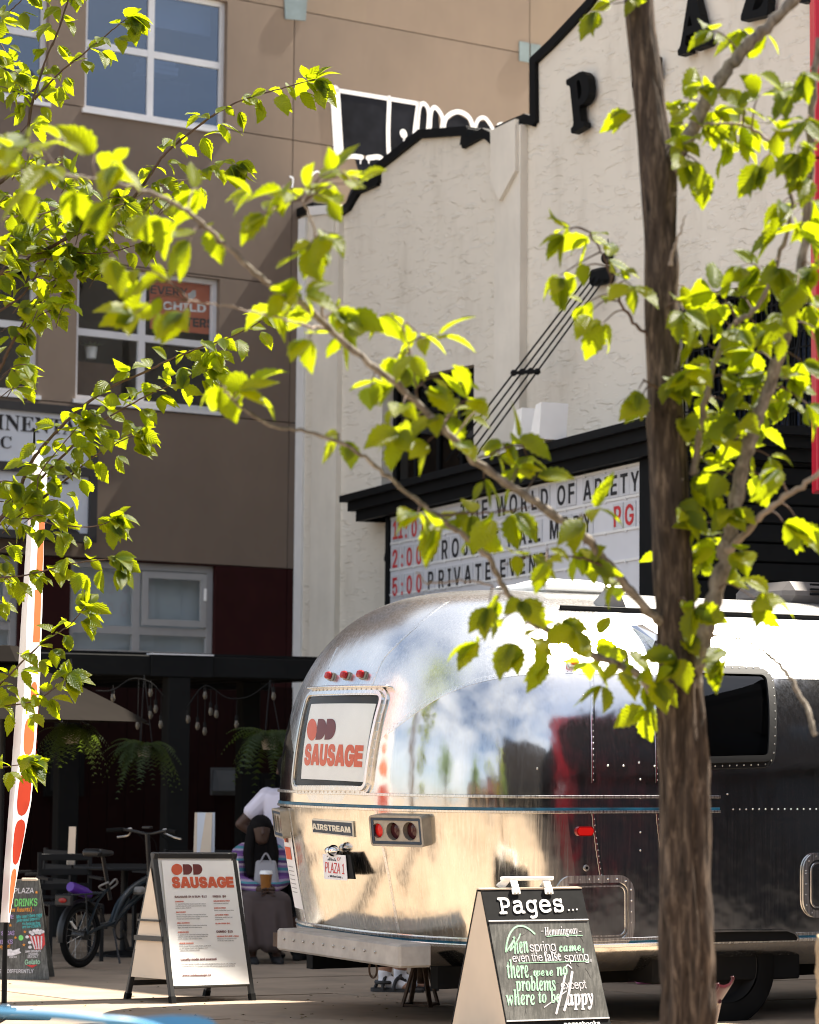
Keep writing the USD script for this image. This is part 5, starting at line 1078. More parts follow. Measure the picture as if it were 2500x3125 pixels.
def fpatch(v0, v1, fn, mm, nm='print'):
    v = np.linspace(v0, v1, 26); g = []
    for q in np.linspace(0, 1, 5):
        rowp = []
        for v_ in v:
            a, b = fn((v_ - v0) / (v1 - v0)); k = a + (b - a) * q; u = ex(edgeM, v_) + (ex(edgeR, v_) - ex(edgeM, v_)) * k
            rowp.append(PX(u, v_, DY - .006 + .42 * k + .015 * math.sin(v_ / 90 + 3 * k)))
        g.append(rowp)
    part(fg, nm, grid_mesh(np.array(g)), M[mm], smooth=True)
def blob(l, r): return lambda t: (l + (r - l) * .5 * (1 - (1 - abs(2 * t - 1) ** 3) ** .4), r - (r - l) * .5 * (1 - (1 - abs(2 * t - 1) ** 3) ** .4))
fpatch(1440, 1570, lambda t: (.45 - .2 * t, .45 + .25 * t), 'flag_orange'); fpatch(1580, 1790, lambda t: (.55 - .1 * t, 1 - .05 * t), 'flag_orange'); fpatch(1800, 1960, lambda t: (.42, .9), 'flag_orange')
fpatch(2000, 2045, blob(.5, .8), 'flag_orange'); fpatch(2080, 2160, blob(.45, .85), 'flag_orange'); fpatch(2190, 2305, blob(.18, .85), 'flag_orange'); fpatch(2355, 2490, blob(.12, .92), 'flag_red'); fpatch(2500, 2640, blob(.1, .95), 'flag_red'); fpatch(2650, 2790, blob(.1, .9), 'flag_orange')
FT = Plane(PX(112, 2330, DY + .3), unit(PX(122, 2100, DY + .3) - PX(108, 2330, DY + .3)), V(-1, .25, .0))
part(fg, 'lettering', FT.text('BE WEIRD', 111, 2318, 121, 2080, 16, weight=500, lift=.0, depth=.001), M['flag_red'])
part(fg, 'clamp', [bx(PX(14, 3078, DY), (.05, .05, .05), bev=.01), trimesh.creation.icosphere(2, .022).apply_translation(PX(22, 3076, DY))], M['navy'])
part(fg, 'base', [bx(gp + V(0, 0, .012), (.5, .05, .02), bev=.005), bx(gp + V(0, 0, .033), (.05, .5, .02), bev=.005)], M['black_paint'])

# ------------------------------------------------------------------ folding bicycle
bk = ground(243, 2953); hub = bk + V(0, 0, .245); bd = unit(V(.50, .87, 0)); bn = V(bd[1], -bd[0], 0); Z = V(0, 0, 1)
by = thing('bicycle', 'dark folding bicycle with rear rack and purple bottle parked in the shade', 'bicycle', bk)
reg('bike_frame', (.006, .014, .02), .3, metal=.1, var=.2); reg('bike_black', (.006, .006, .0065), .4)
B = lambda f, z, s=0.0: bk + bd * f + Z * z + bn * s
fhub = B(1.0, .245)
for c in (hub, fhub):
    T = frame(c, bd, Z); a = np.linspace(0, 2 * np.pi, 40, endpoint=False)
    w = part(by, 'wheel', tube(c + .223 * (np.cos(a)[:, None] * bd + np.sin(a)[:, None] * Z), .025, 10, closed=True), M['rubber'], smooth=True)
    part(w, 'rim', tube(c + .192 * (np.cos(a)[:, None] * bd + np.sin(a)[:, None] * Z), .012, 6, closed=True), M['bike_black'], smooth=True)
    part(w, 'hub', cyl(c - bn * .06, c + bn * .06, .035, 14), M['bike_black'], smooth=40)
    part(w, 'spokes', [cyl(c + bn * .03 * (-1) ** k + .03 * (math.cos(t) * bd + math.sin(t) * Z), c + .185 * (math.cos(t + .3) * bd + math.sin(t + .3) * Z), .0014, 4) for k, t in enumerate(np.linspace(0, 2 * np.pi, 20, endpoint=False))], M['steel'], kind='stuff')
    part(w, 'reflector', bx((0, 0, 0), (.09, .022, .012), frame(c + .12 * (math.cos(2.4) * bd + math.sin(2.4) * Z), unit(math.cos(2.4) * bd + math.sin(2.4) * Z), bn), bev=.004), M['white_plastic'])
part(by, 'fender', grid_mesh(np.stack([[hub + (.275 - .012 * abs(s)) * (math.cos(t) * bd + math.sin(t) * Z) + bn * .03 * s for s in np.linspace(-1, 1, 5)] for t in np.linspace(.6, 3.3, 24)])), M['bike_black'], smooth=True)
fr = [tube(smoothpath([B(.40, .30), B(.50, .46), B(.66, .57), B(.92, .66)], 6), .030, 10), tube(smoothpath([B(.0, .25, .05), B(.2, .30, .05), B(.42, .33, .02), B(.62, .50)], 6), .014, 8), tube(smoothpath([B(.0, .25, -.05), B(.2, .30, -.05), B(.42, .33, -.02), B(.62, .50)], 6), .014, 8), tube([B(.0, .25, .05), B(.18, .5, .03), B(.34, .58)], .010, 8), tube([B(.0, .25, -.05), B(.18, .5, -.03), B(.34, .58)], .010, 8), tube(smoothpath([B(.42, .30), B(.55, .40), B(.74, .5), B(.90, .58)], 6), .024, 10)]
part(by, 'frame', fr, M['bike_frame'], smooth=40)
part(by, 'head_tube', cyl(B(.93, .50), B(.90, .70), .026, 12), M['bike_frame'], smooth=40)
part(by, 'fork', [tube([B(1.0, .245, s * .06), B(.955, .46, s * .055), B(.94, .52, 0)], .013, 8) for s in (-1, 1)], M['bike_black'], smooth=40)
part(by, 'stem', cyl(B(.90, .70), B(.86, 1.0), .019, 12), M['bike_black'], smooth=40)
hbar = smoothpath([B(.80, 1.02, .32), B(.84, 1.03, .2), B(.87, 1.0, .0), B(.84, 1.03, -.2), B(.80, 1.02, -.32)], 6)
h_ = part(by, 'handlebar', tube(hbar, .012, 8), M['bike_black'], smooth=True)
for s in (-1, 1):
    part(h_, 'grip', cyl(B(.78, 1.02, s * .34), B(.825, 1.03, s * .22), .018, 10), M['rubber'], smooth=40)
    part(h_, 'brake_lever', [tube(smoothpath([B(.86, 1.01, s * .16), B(.90, .98, s * .22), B(.885, .965, s * .31)], 5), .008, 6), bx(B(.86, 1.03, s * .17), (.035, .035, .03), bev=.006)], M['steel'], smooth=40)
part(h_, 'display', bx((0, 0, 0), (.05, .08, .02), frame(B(.86, 1.05), bd, bn), bev=.005), M['bike_black'])
for s in (-.1, .0, .12): part(by, 'cable', tube(smoothpath([B(.87, 1.0, s), B(.98, .92, s), B(1.0, .75, s * .6), B(.93, .6, 0)], 8), .004, 5), M['rubber'], smooth=True)
part(by, 'seat_post', cyl(B(.38, .50), B(.27, .84), .016, 12), M['bike_black'], smooth=40)
sd = m3.Manifold.batch_hull([m3.Manifold.sphere(r, 16).translate(tuple(map(float, p))) for p, r in ((B(.14, .87, .06), .032), (B(.14, .87, -.06), .032), (B(.24, .865, .03), .028), (B(.24, .865, -.03), .028), (B(.38, .86, 0), .02))])
part(by, 'saddle', trimesh.Trimesh(*[np.asarray(a) for a in (sd.to_mesh().vert_properties[:, :3], sd.to_mesh().tri_verts)]), M['bike_black'], smooth=60)
part(by, 'rack', [tube(disc_path(B(.02, .56), bd * 1.9, bn * .6, .12, 20), .008, 6, closed=True), tube([B(-.18, .56), B(.24, .56)], .007, 6), tube([B(-.02, .56, .06), B(.0, .26, .07)], .007, 6), tube([B(-.02, .56, -.06), B(.0, .26, -.07)], .007, 6)], M['bike_frame'], smooth=40)
tl = part(by, 'tail_light_housing', bx((0, 0, 0), (.16, .09, .03), frame(B(-.215, .52), bn, Z), bev=.01), M['bike_black']); part(tl, 'reflector', put(lathe([(0, .006), (.035, .004), (.04, 0), (0, 0)]), frame(B(-.233, .52), bn, Z)  @ np.diag([1, .5, 1, 1])), M['lens_red'])
reg('purple_plastic', (.09, .02, .30), .2)
part(by, 'bottle', lathe([(0, 0), (.036, .0), (.042, .02), (.042, .2), (.03, .24), (.03, .26), (0, .26)], frame(B(-.14, .62, .0), bn, unit(np.cross(unit(bd - .28 * Z), bn)))), M['purple_plastic'], smooth=40)
part(by, 'crank', [lathe([(.07, -.004), (.085, -.004), (.085, .004), (.07, .004)], frame(B(.44, .27, .06), bd, Z)), bar(B(.44, .27, .08), B(.52, .12, .08), .025, .012), bar(B(.44, .27, -.08), B(.36, .42, -.08), .025, .012)], M['bike_black'])
for a, s in ((B(.52, .12, .13), 1), (B(.36, .42, -.13), -1)): part(by, 'pedal', bx((0, 0, 0), (.09, .09, .022), frame(a, bd, bn), bev=.005), M['rubber'])
part(by, 'front_bag', bx((0, 0, 0), (.10, .06, .09), frame(B(.70, .56, .04), bd, Z), bev=.02), M['galv'])
part(by, 'lock_cable', tube(smoothpath([B(.30, .62, .05), B(.36, .66, .06), B(.42, .62, .03), B(.38, .57, -.04), B(.30, .6, -.05), B(.30, .64, .04)], 8), .008, 6), M['galv'], smooth=True)
part(by, 'kickstand', tube([B(.36, .28, .05), B(.30, .02, .16)], .009, 6), M['bike_black'])

# ------------------------------------------------------------------ pergola
PGd = 24.3; pgo = PX(560, 2005, PGd); pgo[2] = 0
PG = Plane(pgo, unit(V(math.cos(TH - .12), math.sin(TH - .12), 0)), (0, 0, 1)); gzp = float(ground_z(25))
pg = thing('pergola', 'dark timber pergola over the patio in front of the brown building', 'pergola', pgo + V(0, 0, gzp))
bt, bb_ = PG.hit(560, 2003)[1], PG.hit(560, 2066)[1]
part(pg, 'beam', bx((-1.5, (bt + bb_) / 2, .0), (5.0, bt - bb_, .12), PG.T(), bev=.008), M['charcoal'])
a0, a1 = PG.hit(452, 2000)[0], PG.hit(640, 2000)[0]
part(pg, 'beam', bx(((a0 + a1) / 2, (bt + bb_) / 2 + .002, .075), (a1 - a0, bt - bb_ + .01, .03), PG.T(), bev=.004), M['black_paint'])
part(pg, 'beam', bx((1.0, (bt + bb_) / 2, .0), (1.9, bt - bb_, .115), PG.T(), bev=.008), M['charcoal'])
part(pg, 'beam_flashing', bx(((a0 + a1) / 2, bt + .012, .03), (a1 - a0, .012, .14), PG.T()), M['alu_frame'])
for u0, u1, dz in ((501, 569, 0), (172, 235, -.9), (728, 783, -1.0)):
    Pq = Plane(PG.at(0, 0, dz), PG.x, (0, 0, 1)); s0, s1 = Pq.hit(u0, 2300)[0], Pq.hit(u1, 2300)[0]
    part(pg, 'post', bx(((s0 + s1) / 2, (bb_ + gzp) / 2, 0), (s1 - s0, bb_ - gzp, .16), Pq.T(), bev=.008), M['charcoal'])
for k in range(13): part(pg, 'rafter', bx((-3.9 + k * .45, bb_ + .07, -1.45), (.05, .14, 2.75), PG.T(), bev=.004), M['black_paint'])
part(pg, 'roof_sheet', bx((-1.0, bt + .02, -1.5), (6.2, .02, 2.9), PG.T()), M['black_matte'])  # unseen roof, added to keep the patio under it dark
part(pg, 'rear_beam', bx((-1.0, bb_ + .06, -2.6), (6.0, .2, .1), PG.T(), bev=.004), M['black_paint'])
# cladding boards on the wall below the windows
for k in range(30):
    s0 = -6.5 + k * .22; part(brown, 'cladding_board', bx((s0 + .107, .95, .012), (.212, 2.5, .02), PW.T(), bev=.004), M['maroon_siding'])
for (u0, u1, v0, v1) in ((128, 250, 2260, 2430), (783, 850, 2360, 2450)):
    a, b = PW.hit(u0, v1), PW.hit(u1, v0); r = (a[0], a[1], b[0], b[1])
    dw = part(brown, 'window', extrude(sbox(*r).difference(sbox(r[0] + .06, r[1] + .06, r[2] - .06, r[3] - .06)), .05, PW.T(), z=.024), M['black_paint']); part(dw, 'pane', extrude(sbox(r[0] + .05, r[1] + .05, r[2] - .05, r[3] - .05), .012, PW.T(), z=.026), M['room_dark'])
vh = PW.hit(680, 2385); v_ = thing('vent_hood', 'small grey vent hood on the dark maroon wall', 'vent', PW.at(*vh, .02))
part(v_, 'hood', put(trimesh.convex.convex_hull(np.array([(-.13, .12, .03), (.13, .12, .03), (-.13, .12, .08), (.13, .12, .08), (-.15, -.1, .2), (.15, -.1, .2), (-.15, -.1, .03), (.15, -.1, .03)])), PW.T(*vh)), M['galv_dark']); part(v_, 'collar', bx((*vh, .028), (.34, .3, .01), PW.T(), bev=.004), M['galv_dark'])

# ------------------------------------------------------------------ umbrella
ap = PX(14, 1992, 20.3); uc = V(ap[0], ap[1], 0)
rimz = PX(454, 2203, 20.3)[2]; UR = np.linalg.norm(PX(454, 2203, 20.3) - V(ap[0], ap[1], rimz)) 
um = thing('patio_umbrella', 'open grey brown patio umbrella at the left edge', 'umbrella', uc + V(0, 0, float(ground_z(20.3))))
reg('umbrella_cloth', (.013, .011, .0095), .9, var=.06, vscale=9, spec=.02)
cor = [V(ap[0] + UR * math.cos(a), ap[1] + UR * math.sin(a), rimz) for a in np.arange(6) * math.pi / 3 + .02]
for k in range(6):
    a, b = cor[k], cor[(k + 1) % 6]; n = 12; g = np.zeros((n, 9, 3))
    for i in range(n):
        t = i / (n - 1)
        for j in range(9):
            s = j / 8; e = a * (1 - s) + b * s; g[i, j] = (V(*ap[:2], ap[2] - .02) * (1 - t) + e * t) - V(0, 0, .05 * math.sin(math.pi * t) * math.sin(math.pi * s)) + V(0, 0, .06 * (t - t * t) * 2)
    part(um, 'canopy_panel', grid_mesh(g), M['umbrella_cloth'], smooth=True)
    part(um, 'rib', tube([V(*ap[:2], ap[2] - .06), a - V(0, 0, .02)], .008, 6), M['dark_metal'])
part(um, 'canopy_cap', lathe([(0, .03), (.1, .02), (.24, -.10), (.23, -.11), (0, -.02)], frame(ap + V(0, 0, .03), V(1, 0, 0), V(0, 1, 0)), 6), M['umbrella_cloth'])
part(um, 'pole', cyl(V(ap[0], ap[1], float(ground_z(20.3))), ap, .022, 12), M['dark_metal'], smooth=40)
part(um, 'base', lathe([(0, 0), (.24, 0), (.24, .03), (.05, .07), (.04, .25), (0, .25)], frame(uc + V(0, 0, float(ground_z(20.3))), V(1, 0, 0), V(0, 1, 0))), M['black_paint'])

# ------------------------------------------------------------------ hanging ferns
M['fern'] = usdkit.material(stage, '/World/Looks/fern', {'d': ('principled_bsdf', dict(base_color=(.020, .042, .007), roughness=.6)), 't': ('translucent_bsdf', dict(color=(.10, .15, .012))), 'm': ('mix_closure', dict(fac=.4))}, [('d.BSDF', 'm.closure1'), ('t.BSDF', 'm.closure2')], surface='m.closure')
def frond(o, az, L_, lift, droop, r_):
    n = 16; d = V(math.cos(az), math.sin(az), 0); side = V(-d[1], d[0], 0); v, f = [], []; pts = []
    for i in range(n + 1): t = i / n; pts.append(o + d * L_ * t * (1 - .15 * t) + V(0, 0, lift * t - droop * t * t))
    for i in range(1, n):
        p = pts[i]; tg = unit(pts[i + 1] - pts[i - 1]); w = L_ * .17 * math.sin(math.pi * (i / n) ** .7) + .012
        for s in (-1, 1):
            k = len(v); tip = p + side * s * w + tg * w * .35 - V(0, 0, w * .25); v += [p - tg * L_ * .016, p + tg * L_ * .02, tip]; f.append([k, k + 1, k + 2])
    return trimesh.Trimesh(v, f, process=False)
def fern(label, u, v, Y, pot_w, beam_v, R_, seed, droop=1.0):
    p = PX(u, v, Y); r_ = random.Random(seed); pw_ = pot_w / FPX * Y / 2
    t = thing('hanging_fern', label, 'hanging basket', p, 'hanging fern baskets')
    part(t, 'pot', lathe([(0, 0), (pw_ * .68, 0), (pw_, pw_ * 1.25), (pw_ * 1.06, pw_ * 1.3), (pw_ * .95, pw_ * 1.3), (0, pw_ * 1.1)], frame(p, V(1, 0, 0), V(0, 1, 0))), M['terracotta'], smooth=40)
    o = p + V(0, 0, pw_ * 1.2); tp = PX(u, beam_v, Y)
    part(t, 'hanger', [cyl(o + V(pw_ * math.cos(a), pw_ * math.sin(a), 0), tp, .004, 5) for a in (0, 2.1, 4.2)], M['dark_metal'])
    part(t, 'fronds', [frond(o + V(r_.gauss(0, pw_ * .3), r_.gauss(0, pw_ * .3), 0), r_.random() * 6.28, R_ * (.7 + .5 * r_.random()), R_ * (.2 + .6 * r_.random()), R_ * droop * (.5 + .9 * r_.random()), r_) for _ in range(70)], M['fern'], kind='stuff')
fern('sunlit fern basket hanging just below the umbrella edge', 216, 2270, 20.9, 66, 2010, .32, 1, 1.3)
fern('smaller dim fern basket hanging deep in the patio shade', 440, 2310, 23.6, 50, 2060, .36, 2, 1.2)
fern('fern basket with a pale pot hanging beside the trailer end', 824, 2288, 23.4, 62, 2075, .44, 3, 1.1)
# ------------------------------------------------------------------ string lights
reg('bulb_glass', (.07, .06, .045), .1)
cb = crop(0, 1900, 900 / 1725)
strings = [('festoon string with a few bulbs crossing left of the thick post', [(560, 400), (660, 395), (770, 330), (880, 350), (960, 430)], [(660, 435), (880, 405), (880, 535), (910, 500), (940, 590), (805, 595)], 22.8),
           ('festoon string with bulbs in a cluster right of the thick post', [(1090, 500), (1200, 370), (1330, 440), (1460, 430), (1590, 340)], [(1200, 420), (1232, 515), (1265, 530), (1100, 560), (1155, 600), (1197, 630), (1383, 590), (1600, 425)], 23.2)]
for lab, cpts, bul, Y in strings:
    t = thing('string_lights', lab, 'string lights', PX(*cb(cpts[0]), Y)); cc = smoothpath([PX(*cb(p), Y) for p in cpts], 10)
    part(t, 'cable', tube(cc, .006, 6), M['black_matte'], smooth=True)
    for b in bul:
        p = PX(*cb(b), Y + .02); j = np.argmin(np.abs(cc[:, 0] - p[0])); q = cc[j]
        w = part(t, 'bulb', lathe([(0, -.045), (.010, -.042), (.019, -.022), (.020, -.005), (.014, .02), (.011, .03), (0, .03)], frame(p, V(1, 0, 0), V(0, 1, 0)), 12), M['bulb_glass'], smooth=50)
        part(w, 'bulb_holder', [cyl(p + V(0, 0, .026), p + V(0, 0, .07), .014, 8), cyl(p + V(0, 0, .07), V(p[0], p[1], max(q[2], p[2] + .1)), .004, 5)], M['black_matte'])

# ------------------------------------------------------------------ patio furniture
def chair(base, rot):
    T = np.eye(4); T[:2, :2] = [[math.cos(rot), -math.sin(rot)], [math.sin(rot), math.cos(rot)]]; T[:3, 3] = base
    t = thing('patio_chair', '', 'chair', base); P_ = lambda m_: put(m_, T)
    part(t, 'seat', P_(cat([bx((0, -.18 + .09 * k, .45), (.44, .075, .02), bev=.004) for k in range(5)])), M['dark_metal'], kind='stuff')
    for sx in (-1, 1):
        part(t, 'leg', P_(bar((sx * .21, -.21, 0), (sx * .21, -.21, .45), .03, .03)), M['dark_metal']); part(t, 'leg', P_(bar((sx * .21, .21, 0), (sx * .21, .25, .86), .03, .03)), M['dark_metal'])
        part(t, 'armrest', P_(bar((sx * .22, -.21, .66), (sx * .22, .23, .66), .04, .02)), M['dark_metal'])
    for k in range(3): part(t, 'back_slat', P_(bx((0, .24, .58 + .12 * k), (.40, .015, .055), bev=.004)), M['dark_metal'])
    return t
def setlabel(p, lab, grp): 
    q = stage.GetPrimAtPath(p); q.SetCustomDataByKey('label', lab); q.SetCustomDataByKey('group', grp)
def gpt(x_, y_): return V(x_, y_, float(ground_z(y_)))
c0 = chair(gpt(-2.72, 22.0), math.radians(20)); setlabel(c0, 'black slatted patio chair behind the bicycle rear wheel', 'black patio chairs')
copy_of(c0, 'patio_chair', 'black patio chair between the bicycle and the menu board', 'chair', gpt(-2.05, 23.4), 200, 'black patio chairs')
copy_of(c0, 'patio_chair', 'black patio chair behind the drinks chalkboard', 'chair', gpt(-3.15, 22.9), -70, 'black patio chairs')
copy_of(c0, 'patio_chair', 'black patio chair just behind the top of the menu board', 'chair', gpt(-1.55, 23.6), 150, 'black patio chairs')
def table(x_, y_, lab, r=.42, h=.74):
    b = gpt(x_, y_); t = thing('patio_table', lab, 'table', b, 'round patio tables')
    part(t, 'tabletop', lathe([(0, h - .025), (r, h - .025), (r + .005, h - .012), (r, h), (0, h)], frame(b, V(1, 0, 0), V(0, 1, 0)), 32), M['dark_metal'], smooth=40)
    part(t, 'column', cyl(b, b + V(0, 0, h - .02), .03, 12), M['dark_metal'], smooth=40); part(t, 'base', lathe([(0, 0), (.25, 0), (.25, .015), (.05, .04), (0, .04)], frame(b, V(1, 0, 0), V(0, 1, 0))), M['dark_metal'])
    return b + V(0, 0, h)
t1 = table(-2.35, 22.6, 'dark round patio table behind the bicycle saddle'); t2_ = table(-1.62, 22.9, 'dark round patio table hidden behind the menu board')
def papers(p, n, lab, hh, ww, seed):
    t = thing('paper_menu', lab, 'menu', p)
    part(t, 'holder', bx(p + V(0, 0, .025), (.07, .03, .05), bev=.004), M['steel'])
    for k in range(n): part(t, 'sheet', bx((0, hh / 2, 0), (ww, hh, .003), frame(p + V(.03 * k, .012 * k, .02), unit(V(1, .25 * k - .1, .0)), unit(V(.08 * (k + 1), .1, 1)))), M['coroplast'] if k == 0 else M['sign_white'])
p1 = PX(*crop(0, 2400, 900 / 1725)((415, 480)), 22.6); papers(V(p1[0], 22.6, t1[2]), 1, 'narrow white paper standing on the table behind the saddle', .30, .06, 1)
papers(V(PX(617, 2590, 22.9)[0], 22.9, t2_[2]), 2, 'paper menus standing above the top of the menu board', .42, .15, 2)

# ------------------------------------------------------------------ foreground: blue chair, post, plastic scoop
reg('blue_paint', (.07, .24, .42), .4, var=.05)
bc = thing('blue_chair', 'blue painted metal chair in the blurred foreground corner', 'chair', V(-.75, 6.4, 0))
hoop = smoothpath([PX(-120, 3078, 6.0), PX(0, 3089, 6.0), PX(150, 3098, 6.02), PX(300, 3112, 6.05), PX(420, 3124, 6.1), PX(520, 3160, 6.2), PX(560, 3230, 6.3)], 8)
part(bc, 'back_hoop', tube(hoop, .010, 10), M['blue_paint'], smooth=True)
sg_ = [PX(u, v, 6.5) for u, v in ((330, 3128), (430, 3113), (520, 3106), (600, 3108), (640, 3118), (662, 3140), (660, 3200), (330, 3200))]
Ps = Plane(sg_[0], V(1, 0, 0), V(0, .25, 1)); part(bc, 'backrest', extrude(Polygon([Ps.hit(*proj(p)) for p in sg_]).buffer(.006), .02, Ps.T(), z=-.02), M['blue_paint'])
part(bc, 'seat', bx((-.72, 6.3, .45), (.42, .42, .02), bev=.008), M['blue_paint'])
for a, b in ((-.9, 6.12), (-.54, 6.12), (-.9, 6.48), (-.54, 6.48)): part(bc, 'leg', cyl(V(a, b, 0), V(a, b, .45 if b < 6.3 else .8), .012, 8), M['blue_paint'], smooth=40)
reg('rough_beige', (.36, .27, .17), .9, var=.25, vscale=9, bump=.01, bscale=22)
q = PX(2491, 2862, 9.4)
pz = np.linspace(0, q[2], 40)
pr_ = thing('bollard', 'rough beige post cut by the right edge of the picture', 'bollard', (q[0] + .06, 9.4, 0))
part(pr_, 'shaft', tube(np.stack([np.full(40, q[0] + .095) + .004 * np.sin(pz * 30), np.full(40, 9.4), pz], 1), .095, 18, rfun=lambda i, a: 1 + .04 * np.sin(5 * a + i * .7) + .03 * np.sin(i * 1.9)), M['rough_beige'], smooth=True); part(pr_, 'cap', lathe([(0, .05), (.05, .04), (.09, .0), (0, 0)], frame(V(q[0] + .095, 9.4, q[2]), V(1, 0, 0), V(0, 1, 0))), M['rough_beige'], smooth=60)
reg('toy_red', (.05, .003, .008), .4); reg('toy_yellow', (.22, .11, .005), .4)  # both darkened to carry the shade of trailer and tree
cs = crop(1950, 2700, 550 / 1725)
ts = thing('toy_slide', 'curved red and yellow plastic strip beside the tree trunk', 'toy', ground(2160, 3150))
pc_ = smoothpath([PX(*cs(p), 13.0) for p in [(560, 1330), (690, 1215), (760, 1130), (820, 1040), (850, 985), (848, 950)]], 6); wv = V(.045, .08, .01)
def gut(a, b, nm, mm):
    seg = pc_[a:b]; part(ts, nm, grid_mesh(np.stack([seg + wv * s + V(-.012, 0, .02) * abs(s) ** 3 for s in np.linspace(-1, 1, 9)], 1)), M[mm], smooth=True)
    for s in (-1, 1): part(ts, nm + '_rim', tube(seg + wv * s + V(-.012, 0, .02), .008, 8), M[mm], smooth=True)
nn_ = len(pc_); gut(0, int(nn_ * .42), 'lower_slide', 'toy_yellow'); gut(int(nn_ * .42) - 1, nn_, 'upper_slide', 'toy_red')
part(ts, 'stand', [cyl(pc_[int(nn_ * .45)], ground(2175, 3155), .012, 8)], M['toy_red'])
# ------------------------------------------------------------------ surroundings that the trailer and the windows mirror
reg('shop_red', (.36, .008, .02), .5)
reg('shop_dark', (.018, .016, .0165), .8, var=.4, vscale=.8, spec=.1); reg('shop_brick', (.16, .055, .035), .9, var=.25, vscale=2); reg('shop_glass', (.012, .014, .018), .25, spec=.25); reg('shop_tan', (.42, .27, .15), .9, var=.1, vscale=1)
def shop(label, o, x, length, height, depth, mm, bays, name='shop_building'):
    x = unit(x); n = np.cross(x, (0, 0, 1)); y_in = -n; T = frame(o, x, -n if False else np.cross((0, 0, 1), x))
    b = thing(name, label, 'building', o)
    part(b, 'wall', bx((length / 2, depth / 2, height / 2 - .2), (length, depth, height + .4), T), M[mm])
    part(b, 'cornice', bx((length / 2, -.12, height - .15), (length + .1, .3, .35), T, bev=.03), M['black_paint'])
    bw_ = length / bays
    for k in range(bays):
        w = part(b, 'shop_window', bx(((k + .5) * bw_, -.03, 1.45), (bw_ * .78, .08, 2.3), T), M['black_paint']); part(w, 'pane', bx(((k + .5) * bw_, -.075, 1.45), (bw_ * .7, .02, 2.1), T), M['shop_glass'])
        part(b, 'awning', put(trimesh.convex.convex_hull(np.array([(k * bw_ + .1, -.05, 3.2), ((k + 1) * bw_ - .1, -.05, 3.2), (k * bw_ + .1, -1.0, 2.75), ((k + 1) * bw_ - .1, -1.0, 2.75), (k * bw_ + .1, -.05, 3.15), ((k + 1) * bw_ - .1, -.05, 3.15), (k * bw_ + .1, -1.0, 2.7), ((k + 1) * bw_ - .1, -1.0, 2.7)])), T), M['black_matte'])
        for s in (.25, .75):
            if height > 6:
                w = part(b, 'window', bx(((k + s) * bw_, -.02, 4.9), (bw_ * .28, .06, 1.7), T), M['white_paint'] if mm != 'shop_dark' else M['black_paint']); part(w, 'pane', bx(((k + s) * bw_, -.055, 4.9), (bw_ * .24, .02, 1.55), T), M['shop_glass'])
    return b
def at_s(q): o = PF.at(q, 0); o[2] = 0; return o
shop('dark shopfront continuing right after the theatre, outside the picture', at_s(SR + .3), FDIR, 11.5, 8.3, 9, 'shop_dark', 3)
ro_ = at_s(27.2); RTf = frame(ro_, FDIR, np.cross((0, 0, 1), FDIR)); rb = thing('shop_building', 'narrow red shopfront between two dark ones, outside the picture', 'building', ro_)
part(rb, 'wall', bx((1.7, 4.5, 5.6), (3.4, 9, 11.8), RTf), M['shop_red']); part(rb, 'cornice', bx((1.7, -.1, 11.3), (3.5, .3, .35), RTf, bev=.03), M['shop_red'])
w = part(rb, 'shop_window', bx((1.7, -.03, 2.6), (1.0, .08, 2.0), RTf), M['black_paint']); part(w, 'pane', bx((1.7, -.075, 2.6), (.85, .02, 1.8), RTf), M['shop_glass']); part(w, 'notice', bx((1.7, -.095, 2.2), (.7, .012, .7), RTf), M['white_paint'])
shop('dark shopfront beyond the red one, outside the picture', at_s(30.7), FDIR, 18, 8.3, 9, 'shop_dark', 5)
shop('tall brick building across the street behind the viewpoint', V(4.5, -15, 0), (-1, 0, 0), 9, 6.0, 9, 'shop_brick', 2)
shop('low tan shop across the street behind the viewpoint', V(-5, -15, 0), (-1, 0, 0), 12, 4.6, 9, 'shop_tan', 3)
shop('tall dark building across the street behind the viewpoint', V(36, -15, 0), (-1, 0, 0), 31, 17, 9, 'shop_dark', 6)

